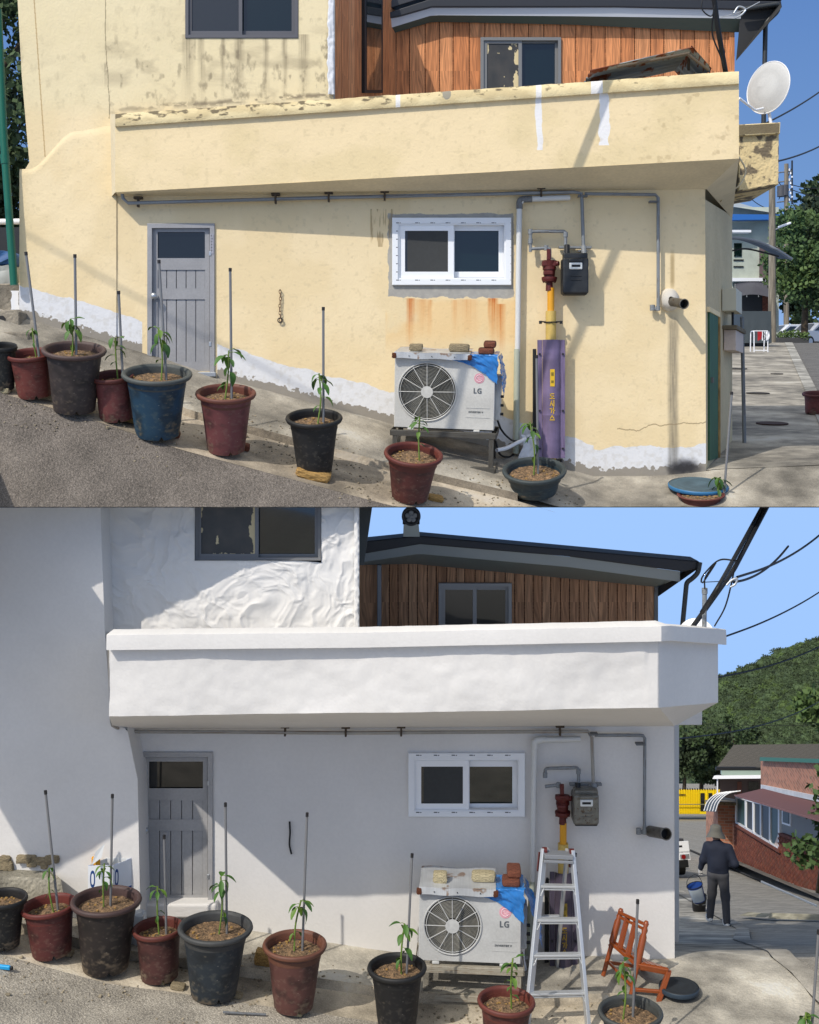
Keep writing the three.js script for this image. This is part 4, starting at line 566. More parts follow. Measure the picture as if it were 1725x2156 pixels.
{ // stones that prop the pots, loose bits
  const put = (name, u, v, w, h, d, m, low, label) => { if (!low) upper(true); w *= mk; h *= mk; d *= mk; const q = (low ? hitL : hitU)(u, v), o = solo(name, stone(w, h, d, u), m, label, 'stone', low ? 'loose stones on the lower gutter' : 'loose stones on the upper gutter'); o.position.copy(q).add(new V3(0, h * .35, 0)); if (!low) o.rotation.x = .33; o.rotation.z = -.2; if (!low) upper(false); return o; };
  put('prop_stone', 660, 1004, .22, .055, .13, M.tan, false, 'flat tan stone in front of the black pot by the cream wall');
  put('prop_stone', 364, 917, .10, .035, .07, M.brickRed, false, 'reddish stone under the right of the blue pot'); put('prop_stone', 278, 886, .10, .04, .07, M.tan, false, 'tan stone wedged between small red pot and blue pot'); put('prop_stone', 475, 956, .07, .03, .06, M.brickRed, false, 'small red brick bit in front of the brick red pot'); put('prop_stone', 517, 946, .06, .045, .06, M.brickRed, false, 'brick bit on the right side of the brick red pot'); put('prop_stone', 100, 838, .11, .04, .08, M.stone, false, 'flat grey stone between the red pot and the brown pot'); put('prop_stone', 6, 822, .1, .04, .08, M.paleStone, false, 'pale stone under the black pot at the left edge'); put('prop_stone', 918, 1052, .10, .03, .08, M.tan, false, 'tan stone right of the red pot before the fan unit');
  put('prop_stone', 556, 2026, .13, .10, .1, M.tan, true, 'dark block with a tan top left of the terracotta rimmed pot'); put('prop_stone', 625, 2136, .075, .028, .05, M.paleStone, true, 'small pale stone at the foot of the terracotta rimmed pot'); put('prop_stone', 375, 2080, .1, .035, .07, M.stone, true, 'flat stone between the small red pot and the slate blue pot'); put('prop_stone', 500, 2098, .07, .03, .06, M.stone, true, 'flat stone under the right of the slate blue pot'); put('prop_stone', 340, 2070, .06, .03, .05, M.stone, true, 'small grey stone under the small red pot of the lower row'); put('prop_stone', 140, 2008, .09, .03, .07, M.stone, true, 'flat stone right of the red pot below the cracked step');
}

// ================================================================ GAS PIPES, METERS, REGULATORS
function gas(o) {
  if (!o.dark) upper(true); const cylk = (r0, r1, ...k) => cyl(r0 * mk, r1 * mk, ...k), pipek = (p, r, q) => pipe(p, r * mk, q);
  const z = .07, pt = (u, v, zz = z) => P(u, v, zz), wl = o.wall;
  const clamps = (list, par) => { for (const [u, v, h] of list) mesh('clamp', h ? [bx(u - 3, v - 8, u + 3, v + 8, z + .022, .06, .003)] : [bx(u - 10, v - 2, u + 10, v + 2, z + .022, .06, .003), cylk(.007, .007, pt(u - 8, v, z + .02), pt(u - 8, v, z + .036), 8), cylk(.007, .007, pt(u + 8, v, z + .02), pt(u + 8, v, z + .036), 8)], M.pipeDull, par); };
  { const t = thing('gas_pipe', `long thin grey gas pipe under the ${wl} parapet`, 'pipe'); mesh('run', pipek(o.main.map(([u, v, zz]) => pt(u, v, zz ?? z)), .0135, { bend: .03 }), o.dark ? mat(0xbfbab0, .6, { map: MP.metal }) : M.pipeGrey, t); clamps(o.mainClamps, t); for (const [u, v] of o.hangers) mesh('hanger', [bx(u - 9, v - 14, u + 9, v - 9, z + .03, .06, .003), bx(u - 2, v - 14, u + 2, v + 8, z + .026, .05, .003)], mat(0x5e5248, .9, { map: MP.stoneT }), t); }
  { const t = thing('gas_branch_pipe', `grey gas pipe bending down beside the flue of the ${wl} house`, 'pipe'); mesh('run', pipek(o.branch.map(([u, v]) => pt(u, v)), .0125, { bend: .03 }), M.pipeGrey, t); clamps(o.branchClamps, t); const e = o.branch[o.branch.length - 1]; mesh('elbow', [cylk(.017, .017, pt(e[0], e[1] - 4), pt(e[0], e[1] + 6), 10), cylk(.015, .015, pt(e[0], e[1] + 3), pt(e[0] - 12, e[1] + 1, .03), 10), cylk(.02, .02, pt(e[0] - 12, e[1] - 6, .05), pt(e[0] - 12, e[1] + 6, .05), 8)], M.pipeGrey, t); }
  { const t = thing('drain_pipe', `white plastic drain pipe beside the window of the ${wl} house`, 'pipe'); mesh('upright', pipek(o.drain.map(([u, v]) => pt(u, v, .06)), .0215, { bend: .06 }), M.pvc, t); const [a, b] = o.drainBase; mesh('lower_sleeve', cylk(.0235, .0235, pt(a[0], a[1], .06), pt(b[0], b[1], .06), 16), mat(0xb8bfae, .6, { map: MP.plaster }), t); const c = o.drain[1]; mesh('elbow', pipek([pt(c[0] + 26, c[1] - 1, .06), pt(c[0], c[1], .06), pt(c[0], c[1] + 20, .06)], .025, { bend: .05 }), o.dark ? M.pvc : M.pipeDull, t); }
  { // regulator loop
    const t = thing('gas_regulator', `dark red gas regulator on the yellow riser of the ${wl} house`, 'gas regulator'); const [cx, v0] = o.reg, Y = k => v0 + k * o.rs;
    mesh('loop_pipe', pipek(o.loop.map(([u, v]) => pt(u, v, .09)), .0125, { bend: .025 }), M.pipeGrey, t); mesh('loop_foot', pipek(o.loop2.map(([u, v]) => pt(u, v, .09)), .0125, { bend: .02 }), M.pipeGrey, t);
    for (const [u, v] of o.loopFits) mesh('fitting', cylk(.0175, .0175, pt(u, v - 5, .09), pt(u, v + 5, .09), 12), M.pipeGrey, t);
    const c = k => pt(cx, Y(k), .1);
    mesh('handle', bx(cx - 5, Y(-20), cx + 3, Y(2), .14, .03), M.red, t); mesh('body', [cylk(.045, .055, c(16), c(4), 18), cylk(.05, .05, c(22), c(16), 18), cylk(.04, .045, c(36), c(22), 16), bx(cx - 15, Y(4), cx + 15, Y(15), .15, .05, .01), bx(cx - 12, Y(24), cx + 8, Y(32), .16, .05, .01)], M.red, t);
    mesh('flange', [cylk(.058, .058, c(41), c(37), 24), cylk(.052, .058, c(46), c(41), 24)], M.red, t); for (let i = 0; i < 6; i++) { const a = i * PI / 3; mesh('bolt', cylk(.007, .007, c(36).add(new V3(.048 * Math.cos(a), 0, .048 * Math.sin(a))), c(48).add(new V3(.048 * Math.cos(a), 0, .048 * Math.sin(a))), 6), M.red, t); }
    mesh('valve_stub', cylk(.028, .024, c(64), c(46), 16), M.red, t); mesh('valve_knob', cylk(.018, .018, pt(cx + 10, Y(10), .12), pt(cx + 20, Y(9), .14), 12), M.red, t);
  }
  { // yellow riser with purple cover
    const t = thing('gas_riser', `yellow gas riser with a purple protective cover on the ${wl} house`, 'gas riser'), [cx, va, vb, vc, vd] = o.riser, c = v => pt(cx, v, .1);
    mesh('riser_pipe', cylk(.026, .026, c(vd + 6), c(va), 18), M.yellow, t); mesh('sleeve', cylk(.042, .042, c(vc + 10), c(vb), 6), M.yellowPale, t); mesh('sleeve_foot', cylk(.042, .042, c(vd + 4), c(vd - 14), 6), M.yellowPale, t);
    const shell = (r, a0, a1, y0, y1, th) => { const g = grid((s, q) => { const a = lerp(a0, a1, s); return new V3(cx2.x + r * Math.sin(a), lerp(y0, y1, q), .1 + r * Math.cos(a)); }, 10, 2); return g; }, cx2 = pt(cx, 0, .1);
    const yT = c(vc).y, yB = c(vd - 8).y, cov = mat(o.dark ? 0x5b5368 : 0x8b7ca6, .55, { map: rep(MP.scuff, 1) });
    mesh('cover', shell(.072 * mk, -1.15, 1.15, yB, yT), cov, t); mesh('cover_wing', [box(.036 * mk, yT - yB, .006, cx2.x - .085 * mk, (yT + yB) / 2, .128), box(.036 * mk, yT - yB, .006, cx2.x + .085 * mk, (yT + yB) / 2, .128)], cov, t);
    for (const q of [.12, .6, .92]) for (const s of [-1, 1]) mesh('cover_bolt', cylk(.008, .008, new V3(cx2.x + s * .086 * mk, lerp(yT, yB, q), .13), new V3(cx2.x + s * .086 * mk, lerp(yT, yB, q), .145), 8), M.dark, t);
    for (const v of [vb + 24, vd - 2]) mesh('strap', [new THREE.TorusGeometry(.046 * mk, .006, 6, 24).rotateX(PI / 2).translate(c(v).x, c(v).y, .1), cylk(.006, .006, c(v).add(new V3(-.1, .006, 0)), c(v).add(new V3(.1, .006, .0)), 6), cylk(.011, .011, c(v).add(new V3(-.09, -.012, 0)), c(v).add(new V3(-.09, .014, 0)), 8), cylk(.011, .011, c(v).add(new V3(.09, -.012, 0)), c(v).add(new V3(.09, .014, 0)), 8)], M.dark, t);
    mesh('back_channel', box(.03, yT - yB - .05, .03, cx2.x - .118 * mk, (yT + yB) / 2 - .05, .06), M.dark, t);
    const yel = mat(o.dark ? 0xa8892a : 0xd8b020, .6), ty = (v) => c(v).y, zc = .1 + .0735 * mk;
    const lab = mesh('label_patch', box(.034 * mk, ty(vc + 62) - ty(vc + 98), .002, cx2.x + .004, ty(vc + 80), zc), yel, t); mesh('label_mark', [box(.022, .03, .002, cx2.x + .004, ty(vc + 72), zc + .002), box(.022, .022, .002, cx2.x + .004, ty(vc + 88), zc + .002)], mat(0x7a6a20, .7), lab);
    // vertical lettering 도시가스 built from strokes
    const glyphs = [[[.15, .1, .85, .1], [.15, .1, .15, .5], [.15, .5, .85, .5], [.5, .5, .5, .85], [.05, .88, .95, .88]], [[.4, .1, .1, .85], [.35, .35, .65, .85], [.85, 0, .85, 1]], [[.05, .2, .5, .2], [.5, .2, .3, .85], [.78, 0, .78, 1], [.78, .5, 1, .5]], [[.5, .1, .15, .6], [.5, .2, .85, .6], [.05, .85, .95, .85]]];
    const gs = []; glyphs.forEach((gl, i) => { for (const [a, b, e, f] of gl) { const q = .045 * mk, p0 = new V3(cx2.x + (-.016 + a * .036) * mk, ty(vc + 112 + i * 15) - b * q, zc), p1 = new V3(cx2.x + (-.016 + e * .036) * mk, ty(vc + 112 + i * 15) - f * q, zc), d = p1.clone().sub(p0), g = new THREE.BoxGeometry(d.length() + .005, .0065 * mk, .002); g.rotateZ(Math.atan2(d.y, d.x)); g.translate((p0.x + p1.x) / 2, (p0.y + p1.y) / 2, zc); gs.push(g); } }); mesh('lettering', gs, yel, t);
  }
  { // meter
    const t = thing('gas_meter', o.dark ? 'steel grey gas meter on the white wall beside the regulator' : 'charcoal gas meter on the cream wall beside the regulator', 'gas meter'), [x0, y0, x1, y1] = o.meter, zf = .22, m = o.dark ? mat(0x8d8c84, .4, { metalness: .45, map: MP.metal }) : mat(0x2b2f33, .5, { map: rep(MP.scuff, 1) });
    mesh('case', bx(x0, y0 + 10, x1, y1, zf, .16, .018), m, t); mesh('shoulder', bx(x0 + 2, y0, x1 - 2, y0 + 16, zf - .03, .1, .012), m, t); mesh('bottom_tray', bx(x0 + 3, y1 - 6, x1 - 3, y1 + 2, zf - .01, .13, .01), M.dark, t);
    const w = x1 - x0; mesh('dial_window', bx(x0 + w * .26, y0 + 20, x0 + w * .76, y0 + 35, zf + .012, .02, .012), mat(0xd8dad8, .4), t); mesh('digits', bx(x0 + w * .34, y0 + 25, x0 + w * .68, y0 + 30, zf + .014, .006, .002), M.black, t); mesh('hood', bx(x0 + w * .24, y0 + 12, x0 + w * .78, y0 + 20, zf + .02, .03, .01), m, t); mesh('rib', [bx(x0 + w * .3, y0 + 48, x0 + w * .72, y0 + 50, zf + .006, .01), bx(x0 + w * .3, y0 + 56, x0 + w * .72, y0 + 58, zf + .006, .01)], m, t);
    mesh('inlet', cylk(.02, .02, pt(x0 + 9, y0 + 4, .12), pt(x0 + 9, y0 - 16, .1), 14), M.dark, t); mesh('outlet', cylk(.02, .02, pt(x1 - 10, y0 + 4, .12), pt(x1 - 11, y0 - 14, .09), 14), M.pipeGrey, t); mesh('mount_bar', bx(x0 - 8, y0 - 14, x1 + 6, y0 - 9, .06, .04, .004), M.pipeGrey, t);
  }
  if (!o.dark) upper(false);
}
gas({ wall: 'cream', main: [[256, 402, .12], [262, 428, .1], [700, 416], [1225, 404], [1229, 534]], mainClamps: [[1228, 412], [1228, 528]], hangers: [[580, 420], [810, 413], [1140, 406], [290, 427], [692, 416]],
  branch: [[1232, 408], [1386, 410], [1386, 648]], branchClamps: [[1378, 424, 0]], drain: [[1200, 416], [1094, 420], [1090, 740]], drainBase: [[1089, 735], [1087, 955]],
  reg: [1157, 545], rs: 1.05, loop: [[1191, 534], [1191, 487], [1117, 487], [1117, 530]], loop2: [[1117, 524], [1158, 522], [1158, 545]], loopFits: [[1117, 508], [1191, 494], [1117, 488], [1150, 522]], riser: [1160, 606, 655, 716, 972], meter: [1185, 532, 1240, 618] });
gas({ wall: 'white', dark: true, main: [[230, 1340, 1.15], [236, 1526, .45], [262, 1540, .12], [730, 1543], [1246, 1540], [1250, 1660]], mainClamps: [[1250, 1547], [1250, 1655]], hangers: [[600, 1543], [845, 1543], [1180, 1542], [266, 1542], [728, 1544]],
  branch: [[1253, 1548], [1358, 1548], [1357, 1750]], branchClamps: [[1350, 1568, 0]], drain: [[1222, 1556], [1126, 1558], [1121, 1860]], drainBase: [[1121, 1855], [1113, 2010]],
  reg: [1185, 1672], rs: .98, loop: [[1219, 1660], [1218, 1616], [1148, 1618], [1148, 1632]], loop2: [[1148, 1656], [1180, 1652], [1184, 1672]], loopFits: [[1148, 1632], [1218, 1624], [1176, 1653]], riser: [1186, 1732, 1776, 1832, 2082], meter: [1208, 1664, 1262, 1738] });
{ // flues
  const f = (u, v, low, label) => { if (!low) upper(true); const t = thing('flue_pipe', label, 'flue'), a = P(u - 14, v - 2, .02), b = P(u + 14, v + 4, low ? .3 : .3); b.x += .02;
    const prof = new THREE.CylinderGeometry(.04, .04, a.distanceTo(b), 28, 1, true); const q = new THREE.Quaternion().setFromUnitVectors(new V3(0, 1, 0), b.clone().sub(a).normalize()); prof.applyQuaternion(q).translate((a.x + b.x) / 2, (a.y + b.y) / 2, (a.z + b.z) / 2);
    mesh('tube', prof, mat(0x6f6a60, .5, { metalness: .4, map: MP.metal }), t); const e = b.clone().sub(a).normalize(), r = new THREE.TorusGeometry(.041, .004, 8, 30); r.applyQuaternion(new THREE.Quaternion().setFromUnitVectors(new V3(0, 0, 1), e)).translate(b.x, b.y, b.z); mesh('rim', r, M.steel, t); mesh('inside', cyl(.038, .038, a, a.clone().lerp(b, .75), 20), M.black, t);
    if (!low) mesh('foam_collar', (() => { const g = lathe([[.02, .1], [.05, .098], [.075, .07], [.07, .055], [.088, .03], [.085, 0]], 28), p = g.attributes.position; for (let i = 0; i < p.count; i++) { const k = 1 + .16 * (fbm(p.getX(i) * 30 + 5, p.getZ(i) * 30 + p.getY(i) * 9, 3, 4) - .5); p.setX(i, p.getX(i) * k); p.setZ(i, p.getZ(i) * k * 1.12); } g.rotateX(PI / 2); g.translate(a.x + .005, a.y + .012, .0); g.computeVertexNormals(); return g; })(), mat(0xded8cc, .95, { map: MP.plaster }), t); if (!low) upper(false); };
  f(1422, 636, false, 'round metal flue sticking out of the cream wall above a soot streak'); f(1383, 1752, true, 'round metal flue sticking out of the white wall');
}
{ // chain on the cream wall, twisted wire on the white wall
  upper(true);
  const t = thing('hanging_chain', 'rusty chain hanging on the cream wall', 'chain'); for (let i = 0; i < 9; i++) { const g = new THREE.TorusGeometry(.013, .0035, 6, 14); g.scale(.7, 1.25, 1); if (i % 2) g.rotateY(PI / 2); const q = P(590, 614 + i * 7.5, .022); g.translate(q.x + .003 * Math.sin(i), q.y, q.z); mesh('link', g, M.rust, t); } const r = new THREE.TorusGeometry(.02, .0045, 8, 20); const q = P(590, 672, .024); r.translate(q.x, q.y - .01, q.z); mesh('ring', r, M.dark, t); mesh('nail', cyl(.004, .004, P(590, 610, 0), P(590, 610, .04), 8), M.rust, t);
  upper(false);
  solo('twisted_wire', [wire([P(610, 1730, .02), P(611, 1752, .025), P(610, 1780, .022), P(614, 1798, .02)], .007), cyl(.004, .004, P(610, 1731, 0), P(610, 1731, .03), 6)], M.dark, 'short dark twisted wire hanging on the white wall', 'wire');
}

// ================================================================ AIR CONDITIONER UNITS
function fanUnit(o) {
  const t = thing('air_conditioner', o.label, 'air conditioner', o.at); t.rotation.set(o.tilt, o.yaw, o.roll, 'YXZ'); const w = o.w, h = o.h, d = .3, hs = o.hs;
  const wm = mat(o.white, .5, { map: rep(MP.plaster, 1.2) });
  const body = mesh('casing', (() => { // box with a round fan opening at the front
    const s = new THREE.Shape(); s.moveTo(-w / 2, 0); s.lineTo(w / 2, 0); s.lineTo(w / 2, h); s.lineTo(-w / 2, h); s.closePath(); const hole = new THREE.Path(); hole.absarc(-w * .17, h * .5, h * .39, 0, 2 * PI); s.holes.push(hole);
    const f = new THREE.ExtrudeGeometry(s, { depth: .02, bevelEnabled: true, bevelSize: .006, bevelThickness: .006, bevelOffset: -.006, curveSegments: 40 }); f.translate(0, 0, d / 2 - .02); return [f, box(w, .02, d - .02, 0, h - .01, -.01), box(w, .02, d - .02, 0, .01, -.01), box(.02, h - .04, d - .02, -w / 2 + .01, h / 2, -.01), box(.02, h - .04, d - .02, w / 2 - .01, h / 2, -.01), box(w - .04, h - .04, .02, 0, h / 2, -d / 2 + .02)]; })(), wm, t); body.position.y = hs;
  const cx = -w * .17, cy = h * .5 + hs, R = h * .39, zf = d / 2 + .0065;
  mesh('fan_well', (() => { const g = new THREE.CylinderGeometry(R, R * .95, .16, 40, 1, true); g.rotateX(PI / 2); g.translate(cx, cy, zf - .09); const c = new THREE.CircleGeometry(R, 36); c.translate(cx, cy, zf - .17); return [g, c]; })(), mat(0x2a2a28, .8), t);
  for (let i = 0; i < 3; i++) { const g = grid((s, q) => { const a = i * 2.094 + .5 + s * 1.5 + q * .35, r = lerp(.05, R * .93, q); return new V3(cx + r * Math.cos(a), cy + r * Math.sin(a), zf - .12 + .05 * s); }, 8, 6); mesh('fan_blade', g, mat(o.low ? 0x6d695f : 0x55554f, .6), t); }
  const rings = []; for (let i = 0; i < 17; i++) { const g = new THREE.TorusGeometry(lerp(.058, R - .004, i / 16), .0017, 5, 56); g.translate(cx, cy, zf + .004 - .012 * (i / 16) ** 2 + .006); rings.push(g); } stuff(mesh('wire_grille', rings, mat(0x9b9a92, .5, { metalness: .2 }), t));
  mesh('grille_rim', new THREE.TorusGeometry(R + .004, .0065, 8, 64).translate(cx, cy, zf + .004), wm, t); mesh('grille_rim', new THREE.TorusGeometry(R - .014, .003, 8, 64).translate(cx, cy, zf + .007), wm, t);
  for (let i = 0; i < 12; i++) { const a = i * PI / 6 + .02; mesh('spoke', cyl(.0032, .0032, new V3(cx + .04 * Math.cos(a), cy + .04 * Math.sin(a), zf + .013), new V3(cx + (R + .012) * Math.cos(a), cy + (R + .012) * Math.sin(a), zf + .004), 6), wm, t); }
  mesh('hub', cyl(.044, .05, new V3(cx, cy, zf + .004), new V3(cx, cy, zf + .018), 32).rotateX(0), wm, t);
  // lettering and badge
  const txt = (s, size, x, y, m, sx = 1) => { const g = new TextGeometry(s, { font, size, depth: .0016, curveSegments: 4 }); g.scale(sx, 1, 1); g.translate(x, y, zf + .0012); return mesh('lettering', g, m, t); };
  txt('LG', .043, w * .285, hs + h * .50, mat(0x5a6066, .5)); txt('INVERTER V', .0135, w * .245, hs + h * .235, mat(0x54585c, .5), 1.15);
  const pink = mat(0xd59aa6, .6), bxx = w * .345, byy = hs + h * .705; const bd = mesh('badge', cyl(.042, .042, new V3(bxx, byy, zf - .002), new V3(bxx, byy, zf + .002), 32), pink, t);
  mesh('badge_mark', [new THREE.TorusGeometry(.027, .0028, 6, 28, 4.9).rotateZ(.9).translate(bxx, byy, zf + .003), box(.004, .026, .002, bxx - .003, byy + .002, zf + .003), box(.018, .004, .002, bxx + .006, byy - .011, zf + .003), box(.024, .0035, .002, bxx + .016, byy + .002, zf + .003), new THREE.CircleGeometry(.004, 10).translate(bxx - .014, byy + .009, zf + .0032)], mat(0xe9cdd2, .6), bd);
  mesh('panel_line', [box(w * .24, .003, .003, w * .34, hs + h * .30, zf + .001), box(w * .24, .003, .003, w * .34, hs + h * .17, zf + .001)], mat(0xb4b5b2, .6), t);
  mesh('valve_cover', box(.05, h * .62, .12, w / 2 + .022, hs + h * .42, -.02, .012), wm, t); for (let i = 0; i < 3; i++) mesh('valve', cyl(.012, .012, new V3(w / 2 + .045, hs + h * (.2 + i * .12), .03), new V3(w / 2 + .07, hs + h * (.2 + i * .12), .03), 10), M.dark, t);
  mesh('foot_rail', [box(.05, .016, d + .04, -w * .33, hs - .008, 0), box(.05, .016, d + .04, w * .33, hs - .008, 0)], wm, t);
  // stand
  const st = o.stand, sd = d + .08; const s = thing('unit_stand', o.standLabel, 'metal stand', o.at); s.rotation.copy(t.rotation);
  const y1 = hs - .018, an = .04; for (const [sx, sz] of [[-1, 1], [1, 1], [-1, -1], [1, -1]]) mesh('leg', [box(an, y1 + .14, .006, sx * (w / 2 - .015), (y1 - .14) / 2, sz * sd / 2), box(.006, y1 + .14, an, sx * (w / 2 + .002), (y1 - .14) / 2, sz * (sd / 2 - an / 2))], st, s);
  for (const [yy, nm] of [[y1 - .025, 'top_rail'], [.05, 'bottom_rail']]) { for (const sz of [-1, 1]) mesh(nm, [box(w + .04, .045, .006, 0, yy, sz * (sd / 2 + .004)), box(w + .04, .006, an, 0, yy + .02, sz * (sd / 2 - an / 2))], st, s); for (const sx of [-1, 1]) mesh(nm, box(.006, .045, sd, sx * (w / 2 + .024), yy, 0), st, s); }
  // sheet metal cover on top
  const c = thing('sheet_cover', o.coverLabel, 'metal sheet', o.at); c.rotation.copy(t.rotation); const cw = w * .75, X = -w * .125, yc = hs + h + .004, cv = mat(0xd7dadc, .4, { map: rep(MP.metal, .9), metalness: .2 });
  mesh('top_sheet', grid((a, b) => ({ p: new V3(X + (a - .5) * cw, yc + .022 + .006 * Math.sin(a * 9) * b - .006 * (1 - b), lerp(.2, -.2, b)), uv: [a * cw, b * .4] }), 20, 10), cv, c); mesh('front_lip', grid((a, b) => ({ p: new V3(X + (a - .5) * cw, lerp(yc + .017, yc - .032, b) + .003 * Math.sin(a * 14), .2 + .006 * b), uv: [a * cw, b * .05] }), 20, 2), cv, c);
  for (const sx of [-1, 1]) mesh('rusty_corner', (() => { const g = stone(.035, .045, .03, sx + 3, .3); g.translate(X + sx * cw / 2, yc - .012, .195); return g; })(), M.rust, c); for (let i = 0; i < 3; i++) mesh('rivet', cyl(.004, .004, new V3(X + (i - 1) * cw * .3, yc - .01, .205), new V3(X + (i - 1) * cw * .3, yc - .01, .211), 8), M.dark, c);
  const on = (name, gg, m, label, cat, x, y, zz) => { const q = solo(name, gg, m, label, cat); q.rotation.copy(t.rotation); q.position.copy(new V3(x, y, zz).applyEuler(t.rotation).add(t.position)); return q; };
  on('loose_stone', stone(o.low ? .1 : .11, o.low ? .075 : .06, .09, 2), o.low ? M.paleStone : M.stone, `smaller stone weighing down the cover of the unit by the ${o.wall} wall`, 'stone', -w * .30, yc + .05, .08);
  on('loose_stone', stone(.17, .065, .1, 4, .1), o.low ? M.paleStone : M.stone, `long stone block on the middle of the cover by the ${o.wall} wall`, 'stone', w * .13, yc + .052, .04);
  on('loose_brick', stone(.1, .052, .19, 6, .06), M.brickRed, `upper red brick on the blue plastic by the ${o.wall} wall`, 'brick', w * .43, yc + .085, .0); on('loose_brick', stone(.13, .05, .15, 8, .06), M.brickRed, `lower red brick pressing the blue plastic by the ${o.wall} wall`, 'brick', w * .40, yc + .035, .06);
  // blue plastic sheet draped over the right corner
  const bp = thing('plastic_sheet', `crumpled blue plastic sheet on the right corner of the unit by the ${o.wall} wall`, 'plastic sheet', o.at); bp.rotation.copy(t.rotation); const bm = mat(0x2f86d6, .28, { phys: true, transmission: .25, thickness: 0, clearcoat: .5 });
  const cr = (a, b, k) => .034 * (fbm(a * 11 + k, b * 11, 4, 31) - .5);
  mesh('drape', grid((a, b) => { const x = lerp(w * .02, w / 2 + .02, a), zz = lerp(-.12, d / 2 + .012, Math.min(1, b * 2)), drop = Math.max(0, b - .5) * 2 * lerp(.05, .24, a * a); return new V3(x + cr(a, b, 5), yc + .008 + Math.abs(cr(a, b, 1)) - drop, zz + .006 + cr(a, b, 2) * (b > .5 ? 1 : .3)); }, 34, 34), bm, bp);
  mesh('hanging_corner', grid((a, b) => { const zz = lerp(d / 2 + .03, -.1, a), len = lerp(.34, .2, a) * (o.low ? 1.15 : 1); return new V3(w / 2 + .03 + .06 * b * (o.low ? 2 : .8) + cr(a, b, 3), yc + .006 - len * b, zz + cr(a, b, 4) - .05 * b * a); }, 20, 34), bm, bp);
}
upper(true);
fanUnit({ label: 'white outdoor fan unit with pink badge against the cream wall', wall: 'cream', at: P(936, 990, .36), tilt: .14, yaw: -.13, roll: -.035, w: .832, h: .611, hs: .38, white: 0xd9d8d2, stand: mat(0x5c5a54, .6, { map: MP.metal }), standLabel: 'dark grey angle iron stand under the unit by the cream wall', coverLabel: 'galvanised tray covering the top of the unit by the cream wall' });
upper(false);
fanUnit({ low: true, label: 'white outdoor fan unit with pink badge against the white wall', wall: 'white', at: P(988, 2092, .42), tilt: -.02, yaw: -.06, roll: -.012, w: .72, h: .51, hs: .29, white: 0xc9cac8, stand: mat(0xb5ae9d, .6, { map: MP.metal }), standLabel: 'pale angle iron stand under the unit by the white wall', coverLabel: 'bright white tray covering the top of the unit by the white wall' });
{ // hoses beside the units
  upper(true);
  solo('refrigerant_hose', [wire([P(1046, 880, .35), P(1056, 905, .3), P(1075, 925, .2), P(1090, 930, .08)], .009), wire([P(1044, 930, .35), P(1052, 955, .3), P(1072, 962, .15), P(1082, 955, .06)], .009)], M.black, 'black hoses curling from the unit to the cream wall', 'hose');
  solo('insulated_hose', wire([P(1046, 948, .38), P(1065, 944, .3), P(1090, 932, .14), P(1108, 924, .12)], .018), M.white, 'white wrapped hose between the unit and the cream wall', 'hose');
  solo('plastic_rag', grid((s, t) => { const q = P(lerp(1096, 1130, s) + 6 * Math.sin(t * 5), lerp(915, 972, t), .1); q.z += .04 * fbm(s * 5, t * 5, 3, 5); return q; }, 12, 16), mat(0xcfd2d6, .5), 'crumpled white plastic rag between drain pipe and purple cover', 'plastic rag');
  upper(false);
  solo('insulated_hose', wire([P(1095, 1930, .4), P(1101, 1975, .36), P(1099, 2010, .3), P(1104, 2040, .2)], .02), M.white, 'white wrapped hose beside the unit by the white wall', 'hose');
}
